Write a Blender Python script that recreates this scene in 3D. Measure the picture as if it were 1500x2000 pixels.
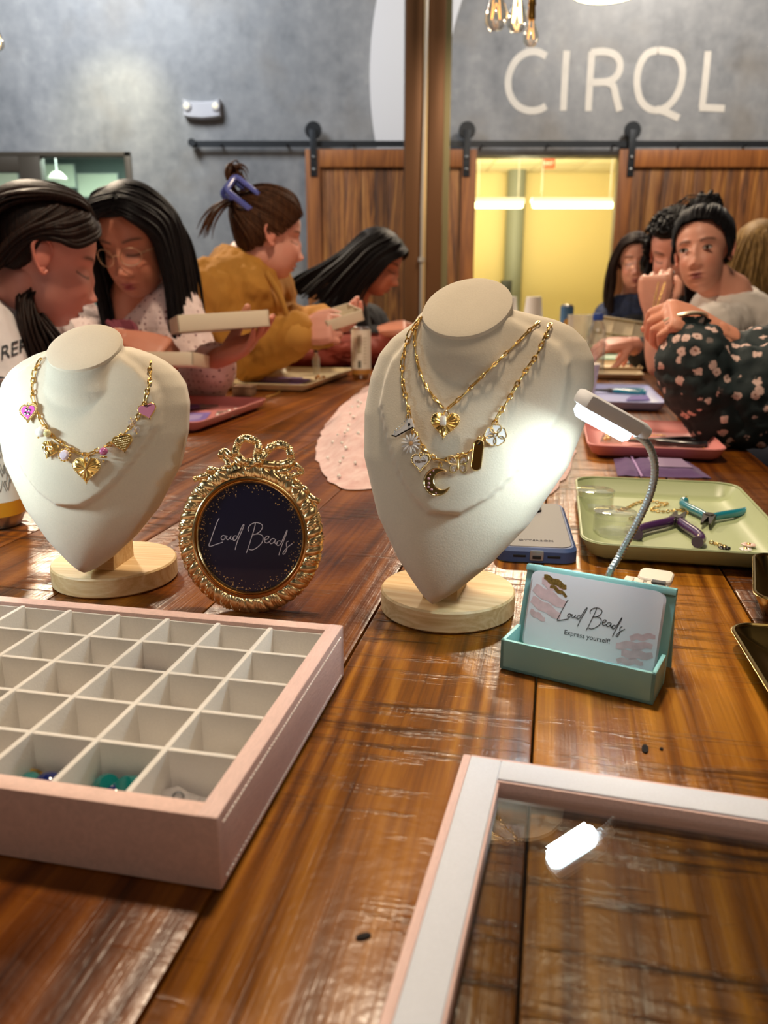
import bpy, bmesh, math, random
import numpy as np
from mathutils import Vector, Matrix, noise
from mathutils.bvhtree import BVHTree
random.seed(7)
PI = math.pi; R = math.radians
for o in list(bpy.data.objects): bpy.data.objects.remove(o)
SC = bpy.context.scene; COL = SC.collection

# ---------------------------------------------------------------- camera
T = 0.76                      # table top height
CAMZ = T + 0.235              # phone held just above the table
FPX = 1540.0; PITCH = math.atan(420 / FPX)
cam = bpy.data.cameras.new('camera'); camo = bpy.data.objects.new('camera', cam); COL.objects.link(camo)
cam.sensor_fit = 'VERTICAL'; cam.sensor_height = 36; cam.sensor_width = 27; cam.lens = 36 * FPX / 2000
camo.location = (0, 0, CAMZ); camo.rotation_euler = (PI / 2 - PITCH, 0, 0)
cam.clip_start = .01; cam.clip_end = 60
cam.dof.use_dof = True; cam.dof.focus_distance = .60; cam.dof.aperture_fstop = 9
SC.camera = camo
vs = SC.view_settings; vs.view_transform = 'Standard'; vs.look = 'None'; vs.gamma = 1; vs.use_curve_mapping = False
vs.exposure = 0.0
# ---------------------------------------------------------------- world and large lights
w = bpy.data.worlds.new('World'); SC.world = w; w.use_nodes = True
w.node_tree.nodes['Background'].inputs[0].default_value = (.55, .50, .46, 1)
w.node_tree.nodes['Background'].inputs[1].default_value = .10
def area(name, loc, target, sx, sy, power, col, spread=PI, shape='RECTANGLE'):
    l = bpy.data.lights.new(name, 'AREA'); l.shape = shape; l.size = sx; l.size_y = sy
    l.energy = power; l.color = col; l.spread = spread
    o = bpy.data.objects.new(name, l); COL.objects.link(o); o.location = loc
    o.rotation_euler = (Vector(target) - Vector(loc)).to_track_quat('-Z', 'Y').to_euler()
    return o
WARM = (1, .80, .58); COOL = (.74, .93, 1)
area('pendant_glow_near', (.05, 1.0, 2.7), (.05, .8, 0), .22, .22, 36, WARM, PI, 'DISK')
area('pendant_glow_mid', (-1.6, 3.4, 2.75), (-.3, 2.3, 0.5), .25, .25, 62, WARM, PI, 'DISK')
area('pendant_glow_far', (.9, 4.0, 2.8), (.9, 3.8, 0), .3, .3, 60, WARM, PI, 'DISK')
area('wall_fill_left', (-2.3, 4.9, 4.1), (-2.0, 6.8, 1.9), 1.2, 1.2, 118, (.90, .95, 1))  # added cool fill aimed at the left of the back wall, no fixture
area('wall_fill_right', (2.3, 4.9, 4.1), (2.0, 6.8, 1.9), .6, .6, 95, (1, .92, .82))  # added warm fill for the right of the back wall, no fixture
area('fill_behind', (.2, -1.3, 3.0), (.1, 1.2, .8), 1.6, .8, 11, (1, .88, .74))  # added weak fill from behind the camera, no panel hangs there

def ray(x, y):                # direction of the photograph's pixel (1500 x 2000)
    c, s = math.cos(PITCH), math.sin(PITCH)
    u = (1000 - y) / FPX
    return Vector(((x - 750) / FPX, c + u * s, -s + u * c))
CP = Vector((0, 0, CAMZ))
def G(x, y, z=0.0):           # pixel -> point at height z above the table
    r = ray(x, y); return CP + r * ((T + z - CAMZ) / r.z)
def A(x, y, Y):               # pixel -> point at distance Y
    r = ray(x, y); return CP + r * (Y / r.y)
TA = R(11.99)                 # the table runs away a little to the right
AX = Vector((math.sin(TA), math.cos(TA), 0)); BX = Vector((math.cos(TA), -math.sin(TA), 0))
def UV(u, v, z=0.0): return AX * u + BX * v + Vector((0, 0, T + z))

# ---------------------------------------------------------------- materials
def hx(s):
    s = s.lstrip('#'); o = []
    for i in (0, 2, 4):
        v = int(s[i:i + 2], 16) / 255; o.append(v / 12.92 if v <= .04045 else ((v + .055) / 1.055) ** 2.4)
    return tuple(o)
class NT:
    def __init__(s, m): m.use_nodes = True; s.t = m.node_tree; s.n = s.t.nodes; s.b = s.n['Principled BSDF']; s.out = s.n['Material Output']
    def add(s, ty, **k):
        n = s.n.new(ty)
        for a, v in k.items():
            if a.startswith('i_'):
                key = a[2:]; key = int(key) if key.isdigit() else key.replace('_', ' ')
                s.set(n.inputs[key], v)
            else: setattr(n, a, v)
        return n
    def set(s, sock, v):
        if hasattr(v, 'is_output'): s.t.links.new(v, sock)
        elif isinstance(v, tuple) and len(v) == 3 and sock.type == 'RGBA': sock.default_value = (*v, 1)
        else: sock.default_value = v
    def coords(s, scale=(1, 1, 1), rnd=0, rot=(0, 0, 0)):
        tc = s.add('ShaderNodeTexCoord'); v = tc.outputs['Object']
        if rnd:
            oi = s.add('ShaderNodeObjectInfo')
            mu = s.add('ShaderNodeMath', operation='MULTIPLY', i_0=oi.outputs['Random'], i_1=float(rnd))
            v = s.add('ShaderNodeVectorMath', operation='ADD', i_0=v, i_1=mu.outputs[0]).outputs[0]
        mp = s.add('ShaderNodeMapping', i_Vector=v, i_Scale=scale, i_Rotation=rot); return mp.outputs[0]
    def noise(s, vec, scale, detail=4, rough=.55, dist=0): return s.add('ShaderNodeTexNoise', i_Vector=vec, i_Scale=scale, i_Detail=detail, i_Roughness=rough, i_Distortion=dist).outputs['Fac']
    def ramp(s, fac, stops):
        r = s.add('ShaderNodeValToRGB', i_Fac=fac); e = r.color_ramp.elements
        while len(e) > 1: e.remove(e[0])
        for i, (p, c) in enumerate(stops):
            x = e[0] if i == 0 else e.new(p)
            x.position = p; x.color = (*c, 1) if isinstance(c, tuple) else (c, c, c, 1)
        return r.outputs[0]
    def mix(s, f, a, b, mode='MIX'):
        m = s.add('ShaderNodeMix', data_type='RGBA', blend_type=mode); s.set(m.inputs[0], f); s.set(m.inputs[6], a); s.set(m.inputs[7], b); return m.outputs[2]
    def bump(s, h, st=.3, d=.001, nrm=None):
        b = s.add('ShaderNodeBump', i_Height=h, i_Strength=st, i_Distance=d)
        if nrm: s.set(b.inputs['Normal'], nrm)
        return b.outputs[0]
    def P(s, **k):
        for a, v in k.items(): s.set(s.b.inputs[a.replace('_', ' ')], v)
MATS = {}
def mat(name, col=(.5, .5, .5), rough=.5, metal=0, bump=None, var=None, emit=None, coat=0, sheen=0, spec=.5, scale=(1, 1, 1), sss=0, alpha=1):
    if name in MATS: return MATS[name]
    m = bpy.data.materials.new(name); MATS[name] = m; n = NT(m)
    if isinstance(col, str): col = hx(col)
    n.P(Base_Color=col, Roughness=rough, Metallic=metal, Coat_Weight=coat, Sheen_Weight=sheen, Specular_IOR_Level=spec, Alpha=alpha)
    n.b.inputs['Coat Roughness'].default_value = .1
    if sss: n.P(Subsurface_Weight=sss, Subsurface_Radius=(.01, .004, .002), Subsurface_Scale=.5)
    if bump or var: v = n.coords(scale)
    if var:
        f = n.noise(v, var[0], 5); lo = tuple(c * (1 - var[1]) for c in col); hi = tuple(min(1, c * (1 + var[1])) for c in col)
        n.P(Base_Color=n.ramp(f, [(.3, lo), (.7, hi)]))
    if bump: n.P(Normal=n.bump(n.noise(v, bump[0], 3), bump[1], bump[2]))
    if emit: n.P(Emission_Color=col, Emission_Strength=emit)
    return m
def thin_glass(name, tint=(1, 1, 1), rough=.01, base=.04, edge=.5, body=0.0, bodycol=(.8, .8, .8)):
    if name in MATS: return MATS[name]
    m = bpy.data.materials.new(name); MATS[name] = m; n = NT(m); n.n.remove(n.b)
    lw = n.add('ShaderNodeLayerWeight', i_Blend=.35)
    f = n.add('ShaderNodeMapRange', i_Value=lw.outputs['Facing'], i_3=base, i_4=edge).outputs[0]
    tr = n.add('ShaderNodeBsdfTransparent', i_Color=tint); gl = n.add('ShaderNodeBsdfGlossy', i_Roughness=rough)
    s = n.add('ShaderNodeMixShader', i_0=f, i_1=tr.outputs[0], i_2=gl.outputs[0])
    if body:
        d = n.add('ShaderNodeBsdfDiffuse', i_Color=bodycol); s = n.add('ShaderNodeMixShader', i_0=body, i_1=s.outputs[0], i_2=d.outputs[0])
    n.t.links.new(s.outputs[0], n.out.inputs[0]); return m
def attr_mat(name, rough=.5, bump=None, sss=0, sheen=0):     # colour from the mesh's own 'Col' attribute
    if name in MATS: return MATS[name]
    m = bpy.data.materials.new(name); MATS[name] = m; n = NT(m)
    c = n.add('ShaderNodeAttribute', attribute_name='Col').outputs['Color']
    v = n.coords(); f = n.noise(v, 60, 4)
    n.P(Base_Color=n.mix(.5, c, n.mix(f, (.45, .45, .45), (.55, .55, .55)), 'OVERLAY'), Roughness=rough, Sheen_Weight=sheen)
    if sss: n.P(Subsurface_Weight=sss, Subsurface_Radius=(.012, .005, .003), Subsurface_Scale=.4)
    if bump: n.P(Normal=n.bump(n.noise(v, bump[0], 3), bump[1], bump[2]))
    return m
def wood(name, dark, mid, light, gscale=14, stretch=.06, axis='y', rough=.35, coat=0, bump=.25, saw=0, cont=(.34, .5, .64), rnd=13.0, objvar=.25, ringw=.4, tint=False):
    if name in MATS: return MATS[name]
    m = bpy.data.materials.new(name); MATS[name] = m; n = NT(m)
    dark, mid, light = [hx(c) if isinstance(c, str) else c for c in (dark, mid, light)]
    sc = {'y': (1, stretch, 1), 'z': (1, 1, stretch), 'x': (stretch, 1, 1)}[axis]
    v = n.coords(sc, rnd)
    big = n.noise(v, gscale * (.22 if saw else .5), 2, .4, .5 if saw else 1.2)
    ringv = n.add('ShaderNodeMath', operation='MULTIPLY', i_0=big, i_1=42.0 if saw else 9.0).outputs[0]
    rings = n.add('ShaderNodeMath', operation='PINGPONG', i_0=ringv, i_1=.5).outputs[0]; rings = n.add('ShaderNodeMath', operation='MULTIPLY', i_0=rings, i_1=2.0).outputs[0]
    fine = n.noise(n.coords({'y': (1, .018, 1)}.get(axis, sc), rnd), 230, 4, .65) if saw else n.noise(v, gscale * 9, 5, .7)
    f = n.mix(.45, n.mix(ringw, n.noise(v, gscale, 5, .6), rings), fine)
    col = n.ramp(f, [(cont[0], dark), (cont[1], mid), (cont[2], light)])
    oi = n.add('ShaderNodeObjectInfo').outputs['Random']
    k = n.add('ShaderNodeMapRange', i_Value=oi, i_3=1 - objvar, i_4=1 + objvar * .6).outputs[0]
    col = n.mix(1.0, col, k, 'MULTIPLY')
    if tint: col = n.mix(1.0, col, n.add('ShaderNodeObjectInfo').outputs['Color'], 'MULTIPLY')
    h = n.mix(.5, fine, f)
    nb = n.bump(h, bump, .0015)
    if saw:
        sv = n.coords((1, 1, 1), rnd)
        p = n.noise(sv, 7, 3, .5); msk = n.ramp(p, [(.42, 0.0), (.58, 1.0)])
        st = {'y': (.10, 1, 1), 'x': (1, .1, 1), 'z': (1, .1, 1)}[axis]
        s2 = n.noise(n.coords(st, rnd), 110, 4, .6); cut = n.ramp(s2, [(.52, 0.0), (.66, 1.0)])
        both = n.mix(1.0, msk, cut, 'MULTIPLY')
        col = n.mix(n.mix(1.0, both, (.85, .85, .85), 'MULTIPLY'), col, tuple(c * .35 for c in dark))
        nb = n.bump(both, saw, .0015, nb)
        wv = n.noise(sv, 60, 3, .6); nb = n.bump(wv, .16, .004, nb)        # lumpy varnish
        scr = n.noise(n.coords({'y': (1, .12, 1)}.get(axis, (1, 1, 1)), 31.0), 160, 2, .5)
        scm = n.ramp(n.mix(1.0, n.ramp(scr, [(.66, 0.0), (.72, 1.0)]), n.ramp(n.noise(sv, 16, 2), [(.5, 0.0), (.65, 1.0)]), 'MULTIPLY'), [(0, 0.0), (1, 1.0)])
        col = n.mix(n.mix(1.0, scm, (.16, .16, .16), 'MULTIPLY'), col, light)
    n.P(Base_Color=col, Roughness=rough, Coat_Weight=coat, Normal=nb)
    n.b.inputs['Coat Roughness'].default_value = .16
    if saw: n.set(n.b.inputs['Coat Normal'], nb); n.P(Specular_IOR_Level=.32)
    return m

# ---------------------------------------------------------------- mesh building
def Mx(loc=(0, 0, 0), rot=(0, 0, 0), s=1):
    from mathutils import Euler
    S = Matrix.Diagonal((*((s, s, s) if not hasattr(s, '__len__') else s), 1))
    return Matrix.Translation(loc) @ Euler(rot).to_matrix().to_4x4() @ S
def frame(f, up):             # local +Y looks along f, local +Z near up, +X to the right of them
    f = Vector(f).normalized(); up = Vector(up); x = f.cross(up).normalized(); z = x.cross(f).normalized()
    return Matrix((x, f, z)).transposed().to_4x4()
def cat(pts, n=6, closed=False):        # Catmull-Rom
    P = [Vector(p) for p in pts]; o = []; N = len(P)
    if N < 3: return P
    for i in range(N if closed else N - 1):
        g = lambda k: P[k % N] if closed else P[max(0, min(N - 1, k))]
        a, b, c, d = g(i - 1), g(i), g(i + 1), g(i + 2)
        for j in range(n):
            t = j / n; o.append(.5 * ((2 * b) + (c - a) * t + (2 * a - 5 * b + 4 * c - d) * t * t + (3 * b - a - 3 * c + d) * t ** 3))
    if not closed: o.append(P[-1])
    return o
class MB:
    def __init__(s): s.v = []; s.f = []; s.mi = []; s.M = None; s.cur = 0
    def add(s, vs_, fs, M=None):
        b = len(s.v)
        for p in vs_:
            p = Vector(p)
            if M is not None: p = M @ p
            s.v.append(p)
        for f in fs: s.f.append([i + b for i in f]); s.mi.append(s.cur)
        return s
    def box(s, c, d, M=None, bev=0):
        cx, cy, cz = c; x, y, z = d[0] / 2, d[1] / 2, d[2] / 2
        if not bev:
            vs_ = [(cx + i * x, cy + j * y, cz + k * z) for i in (-1, 1) for j in (-1, 1) for k in (-1, 1)]
            return s.add(vs_, [(0, 1, 3, 2), (4, 6, 7, 5), (0, 4, 5, 1), (2, 3, 7, 6), (0, 2, 6, 4), (1, 5, 7, 3)], M)
        bm = bmesh.new(); bmesh.ops.create_cube(bm, size=1)
        for v in bm.verts: v.co = Vector((cx + v.co.x * d[0], cy + v.co.y * d[1], cz + v.co.z * d[2]))
        bmesh.ops.bevel(bm, geom=bm.edges[:], offset=bev, segments=2, profile=.6, affect='EDGES')
        bm.verts.index_update(); s.add([v.co.copy() for v in bm.verts], [[v.index for v in f.verts] for f in bm.faces], M); bm.free(); return s
    def loft(s, rings, M=None, cap=True, closed=True):
        n = len(rings[0]); vs_ = [p for r in rings for p in r]; fs = []
        for i in range(len(rings) - 1):
            for j in range(n if closed else n - 1):
                k = (j + 1) % n; fs.append((i * n + j, i * n + k, (i + 1) * n + k, (i + 1) * n + j))
        if cap and closed:
            fs.append(tuple(range(n))[::-1]); b = (len(rings) - 1) * n; fs.append(tuple(range(b, b + n)))
        return s.add(vs_, fs, M)
    def lathe(s, prof, n=32, M=None, cap=True):
        return s.loft([[(r * math.cos(2 * PI * j / n), r * math.sin(2 * PI * j / n), z) for j in range(n)] for r, z in prof], M, cap)
    def ell(s, c, r, nu=20, nv=12, M=None):
        if not hasattr(r, '__len__'): r = (r, r, r)
        rings = []
        for i in range(nv + 1):
            a = -PI / 2 + PI * i / nv; a = max(-PI / 2 + .02, min(PI / 2 - .02, a))
            rings.append([(c[0] + r[0] * math.cos(a) * math.cos(2 * PI * j / nu), c[1] + r[1] * math.cos(a) * math.sin(2 * PI * j / nu), c[2] + r[2] * math.sin(a)) for j in range(nu)])
        return s.loft(rings, M)
    def tube(s, pts, r, n=8, closed=False, M=None, flat=1, nrm=None, cap=True):
        P = [Vector(p) for p in pts]; N = len(P); rings = []; up = None
        for i in range(N):
            if closed: d = P[(i + 1) % N] - P[i - 1]
            else: d = P[min(N - 1, i + 1)] - P[max(0, i - 1)]
            d = d.normalized() if d.length > 1e-9 else Vector((0, 0, 1))
            if nrm is not None: a = Vector(nrm) - d * d.dot(Vector(nrm))
            elif up is None: a = d.orthogonal()
            else: a = up - d * d.dot(up)
            a = a.normalized() if a.length > 1e-6 else d.orthogonal().normalized(); up = a; b = d.cross(a)
            rr = r[i] if hasattr(r, '__len__') else (r(i / max(1, N - 1)) if callable(r) else r)
            rings.append([P[i] + a * (rr * flat * math.cos(2 * PI * j / n)) + b * (rr * math.sin(2 * PI * j / n)) for j in range(n)])
        if closed: rings.append(rings[0]); return s.loft(rings, M, False)
        return s.loft(rings, M, cap)
    def caps(s, p0, r0, p1, r1, n=16, M=None):           # tapered capsule
        p0 = Vector(p0); p1 = Vector(p1); d = (p1 - p0).normalized(); L = (p1 - p0).length
        pts = []; rs = []
        for k in range(5): a = -PI / 2 + .05 + (PI / 2 - .05) * k / 4; pts.append(p0 + d * (r0 * math.sin(a))); rs.append(r0 * math.cos(a))
        for k in range(5): a = (PI / 2 - .05) * k / 4; pts.append(p1 + d * (r1 * math.sin(a))); rs.append(r1 * math.cos(a))
        return s.tube(pts, rs, n, M=M)
    def chain(s, pts, rs, n=16):
        for i in range(len(pts) - 1): s.caps(pts[i], rs[i], pts[i + 1], rs[i + 1], n)
        return s
    def prism(s, out, z0, z1, M=None, bev=0):
        out = [Vector((p[0], p[1])) for p in out]; n = len(out)
        if not bev: return s.loft([[(p.x, p.y, z0) for p in out], [(p.x, p.y, z1) for p in out]], M)
        c = sum(out, Vector((0, 0))) / n; rmax = max((p - c).length for p in out)
        ins = []
        for i in range(n):
            e = out[(i + 1) % n] - out[i - 1]; nn = Vector((e.y, -e.x)).normalized()
            if nn.dot(out[i] - c) < 0 and abs(nn.dot(out[i] - c)) > .2 * rmax: nn = -nn
            ins.append(out[i] - nn * bev)
        return s.loft([[(p.x, p.y, z0) for p in out], [(p.x, p.y, z1 - bev) for p in out], [(p.x, p.y, z1) for p in ins]], M)
    def mesh(s, name):
        me = bpy.data.meshes.new(name); me.from_pydata([tuple(p) for p in s.v], [], s.f)
        me.polygons.foreach_set('material_index', s.mi); me.update(); return me
    def obj(s, name, m=None, parent=None, smooth=True, ang=40, fix=True, loc=None):
        me = s.mesh(name)
        if fix:
            bm = bmesh.new(); bm.from_mesh(me); bmesh.ops.recalc_face_normals(bm, faces=bm.faces); bm.to_mesh(me); bm.free()
        return mobj(name, me, m, parent, smooth, ang, loc)
def mobj(name, me, m=None, parent=None, smooth=True, ang=40, loc=None):
    if m is not None and len(me.materials) == 0:
        for x in (m if isinstance(m, (list, tuple)) else [m]): me.materials.append(x)
    if smooth: me.shade_smooth(); me.set_sharp_from_angle(angle=R(ang))
    o = bpy.data.objects.new(name, me); COL.objects.link(o)
    if parent: o.parent = parent
    if loc is not None: o.location = loc
    return o
def tag(o, label=None, cat_=None, group=None, kind=None):
    if label: o['label'] = label
    if cat_: o['category'] = cat_
    if group: o['group'] = group
    if kind: o['kind'] = kind
    return o
def root(name, label, cat_, loc=(0, 0, 0), rz=0, group=None):
    o = bpy.data.objects.new(name, None); COL.objects.link(o); o.location = loc; o.rotation_euler = (0, 0, rz); o.empty_display_size = .02
    return tag(o, label, cat_, group)
def struct(mb, name, m, parent=None, smooth=False):
    o = mb.obj(name, m, parent, smooth)
    if not parent: o['kind'] = 'structure'
    return o
def remesh(mb, vox, smooth=4, fac=.5, name='r'):      # union of overlapping shapes as one skin
    me = mb.mesh(name)
    bm = bmesh.new(); bm.from_mesh(me); bmesh.ops.recalc_face_normals(bm, faces=bm.faces); bm.to_mesh(me); bm.free()
    o = bpy.data.objects.new(name, me); COL.objects.link(o)
    a = o.modifiers.new('a', 'REMESH'); a.mode = 'VOXEL'; a.voxel_size = vox
    if smooth: b = o.modifiers.new('b', 'SMOOTH'); b.iterations = smooth; b.factor = fac
    bpy.context.view_layer.update()
    ev = o.evaluated_get(bpy.context.evaluated_depsgraph_get()); r = bpy.data.meshes.new_from_object(ev)
    bpy.data.objects.remove(o); bpy.data.meshes.remove(me); return r
def to_mb(me, mb=None, M=None):
    mb = mb or MB(); return mb.add([v.co.copy() for v in me.vertices], [list(p.vertices) for p in me.polygons], M)
def dup(o, parent=None):
    c = o.copy(); COL.objects.link(c); c.parent = parent
    for ch in list(o.children): dup(ch, c)
    return c
def text_mb(body, size, depth=.0002, mb=None, M=None, align='CENTER', shear=0):
    cu = bpy.data.curves.new('t', 'FONT'); cu.body = body; cu.size = size; cu.align_x = align; cu.extrude = depth; cu.shear = shear; cu.resolution_u = 4
    o = bpy.data.objects.new('t', cu); COL.objects.link(o); bpy.context.view_layer.update()
    me = bpy.data.meshes.new_from_object(o.evaluated_get(bpy.context.evaluated_depsgraph_get()))
    bpy.data.objects.remove(o); return to_mb(me, mb, M)
def ribbon(mb, pts, wd, z=0, th=.0002, M=None):       # flat stroke in the local XY plane
    P = [Vector((p[0], p[1])) for p in pts]; n = len(P); L = []; Rr = []
    for i in range(n):
        d = (P[min(n - 1, i + 1)] - P[max(0, i - 1)]).normalized(); q = Vector((-d.y, d.x)) * (wd(i / (n - 1)) if callable(wd) else wd) / 2
        L.append(P[i] + q); Rr.append(P[i] - q)
    rings = [[(L[i].x, L[i].y, z), (L[i].x, L[i].y, z + th), (Rr[i].x, Rr[i].y, z + th), (Rr[i].x, Rr[i].y, z)] for i in range(n)]
    return mb.loft(rings, M)
def rrect(w_, l_, r, n=6, cx=0, cy=0):
    o = []
    for (sx, sy, a0) in ((1, 1, 0), (-1, 1, 90), (-1, -1, 180), (1, -1, 270)):
        for k in range(n + 1):
            a = R(a0 + 90 * k / n); o.append((cx + sx * (w_ / 2 - r) + r * math.cos(a), cy + sy * (l_ / 2 - r) + r * math.sin(a)))
    return o
def colors(me, fn):
    a = me.color_attributes.new('Col', 'FLOAT_COLOR', 'POINT')
    for i, v in enumerate(me.vertices): a.data[i].color = (*fn(v.co), 1)
sm = lambda t: max(0, min(1, t)) ** 2 * (3 - 2 * max(0, min(1, t)))
lerp = lambda a, b, t: a + (b - a) * t
def interp(t, tab):
    if t <= tab[0][0]: return tab[0][1]
    for (a, x), (b, y) in zip(tab, tab[1:]):
        if t <= b: return x + (y - x) * (t - a) / (b - a)
    return tab[-1][1]
# ================================================================ SETTING
WY = 6.85
m_conc = bpy.data.materials.new('concrete_wall'); n = NT(m_conc)
v = n.coords(); v2 = n.coords((1, 1, .28))
f1 = n.noise(v, .9, 5, .6, .6); f2 = n.noise(v2, 3.2, 5, .65); f3 = n.noise(v, 11, 4, .6)
f = n.mix(.35, n.mix(.5, f1, f2), f3)
c = n.ramp(f, [(.32, hx('#6e7074')), (.45, hx('#85878a')), (.56, hx('#949597')), (.72, hx('#b0b0ae'))])
c = n.mix(n.ramp(n.noise(v, 1.3, 3), [(.52, 0.0), (.66, .35)]), c, hx('#7d7160'))
n.P(Base_Color=c, Roughness=n.ramp(f2, [(.3, .32), (.7, .55)]), Normal=n.bump(n.mix(.5, f2, f3), .25, .01))
m_floor = mat('polished_floor', '#4a4038', .35, var=(3, .3), bump=(20, .1, .002))
m_ceil = mat('dark_ceiling', '#4a4a4c', .9)
m_bronze = mat('bronze_metal', '#6e4a2c', .42, .45, bump=(30, .05, .001))
m_dkbronze = mat('door_frame_bronze', '#4f473d', .45, .3)
m_black = mat('black_steel', '#33363a', .42, .55, bump=(40, .15, .001))
m_white = mat('white_paint', '#dfdfe2', .55)
m_letter = mat('cream_paint', '#d8d2c8', .55, var=(12, .05))

fl = MB(); fl.box((0, 4.5, -.05), (13, 17, .1)); struct(fl, 'floor', m_floor)
ce = MB(); ce.box((0, 1.9, 4.75), (10.6, 10, .1)); struct(ce, 'ceiling', m_ceil)
wx0 = A(255, 296, WY).x; wz = A(255, 297, WY).z                    # opening at the left
dx0, dx1, dz = A(915, 304, WY).x, A(1222, 304, WY).x, A(1000, 304, WY).z
wb = MB()
def wseg(x0, x1, z0, z1): wb.box(((x0 + x1) / 2, WY + .08, (z0 + z1) / 2), (x1 - x0, .16, z1 - z0))
wseg(-5.2, -3.75, 0, 4.7); wseg(-3.75, wx0, wz, 4.7); wseg(wx0, dx0, 0, 4.7); wseg(dx0, dx1, dz, 4.7); wseg(dx1, 5.2, 0, 4.7)
wall = struct(wb, 'wall_back', m_conc)
wl = MB(); wl.box((-5.28, 1.9, 2.35), (.16, 10, 4.7)); struct(wl, 'wall_left', m_conc)
wr = MB(); wr.box((5.28, 1.9, 2.35), (.16, 10, 4.7)); struct(wr, 'wall_right', mat('plaster', '#9a8f84', .8))
wf = MB(); wf.box((0, -3.08, 2.35), (10.6, .16, 4.7)); struct(wf, 'wall_front', mat('plaster', '#9a8f84', .8))
# painted ring and letters (flat paint, two millimetres proud)
railz = A(800, 284, WY).z
def ring_piece():
    mb = MB(); co = A(1356, 150, WY); ro = (co - A(722, 150, WY)).length; ci = A(1322, 176, WY); ri = (ci - A(871, 176, WY)).length
    rings = []
    for k in range(41):
        z = railz - .02 + (4.6 - railz) * k / 40
        a = ro * ro - (z - co.z) ** 2; b = ri * ri - (z - ci.z) ** 2
        if a <= 0: break
        xl = co.x - math.sqrt(a); xr = ci.x - math.sqrt(b) if b > 0 else 2 * co.x - xl - .01
        rings.append([(xl, WY - .001, z), (xr, WY - .001, z), (xr, WY + .01, z), (xl, WY + .01, z)])
    mb.loft(rings); return mb
struct(ring_piece(), 'painted_ring', m_white, wall)
# lettering C I R Q L : centre lines in pixels of the photograph, put on the wall
def wl_pts(pts, n=7): return [((A(x, y, WY).x), (A(x, y, WY).z)) for x, y in [tuple(p) for p in cat([(a, b, 0) for a, b in pts], n)][:] ] if False else [(A(p.x, p.y, WY).x, A(p.x, p.y, WY).z) for p in cat([(a, b, 0) for a, b in pts], n)]
LET = {'letter_c': [[(1067, 110), (1048, 101), (1026, 104), (1005, 122), (993, 152), (995, 182), (1010, 206), (1033, 216), (1054, 214), (1066, 207)]],
       'letter_i': [[(1107, 99), (1104, 138), (1100, 216)]],
       'letter_r': [[(1156, 101), (1152, 160), (1149, 217)], [(1154, 103), (1180, 101), (1202, 108), (1211, 125), (1206, 146), (1188, 159), (1154, 161)], [(1178, 160), (1196, 166), (1203, 190), (1210, 217)]],
       'letter_q': [[(1285, 98), (1263, 106), (1248, 132), (1244, 165), (1252, 197), (1272, 214), (1296, 212), (1318, 192), (1331, 160), (1332, 128), (1318, 105), (1285, 98)], [(1282, 213), (1300, 219), (1326, 231)]],
       'letter_l': [[(1383, 100), (1377, 160), (1371, 210)], [(1366, 210), (1390, 211), (1415, 212)]]}
for nm, strokes in LET.items():
    mb = MB()
    for s in strokes:
        ribbon(mb, wl_pts(s), .052, 0, .003 + .0009 * strokes.index(s), Mx((0, WY + .001, 0), (PI / 2, 0, 0)))
    o = struct(mb, nm, m_letter, wall)
# ---- barn door track and doors
m_barn = wood('reclaimed_wood', '#4a2a14', '#8a5426', '#b47c3c', 9, .07, 'z', .5, 0, .4, 0, (.34, .5, .68), 17, .4)
m_barn2 = wood('barn_frame_wood', '#68391a', '#8f5526', '#a8682f', 8, .06, 'z', .5, 0, .3, 0, (.3, .5, .7), 9, .15)
tr = root('sliding_door_track', 'long flat black steel track above the sliding barn doors', 'track', (A(380, 284, WY).x, WY - .06, railz))
tx0 = A(377, 284, WY).x
mb = MB(); mb.box(((4.6) / 2, 0, 0), (4.6, .012, .045)); mb.obj('rail', m_black, tr, False)
mb = MB(); mb.lathe([(.0, -.03), (.03, -.03), (.03, .03), (.0, .03)], 16, Mx((0, -.01, .005), (PI / 2, 0, 0))); mb.obj('end_stop', m_black, tr)
for k in range(9):
    mb = MB(); mb.lathe([(.0, 0), (.016, 0), (.016, .012), (0, .012)], 10, Mx((.22 + k * .52, -.006, 0), (PI / 2, 0, 0))); mb.lathe([(.01, 0), (.01, .06)], 8, Mx((.22 + k * .52, .06, 0), (PI / 2, 0, 0))); mb.obj('bolt', m_black, tr)
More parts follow.
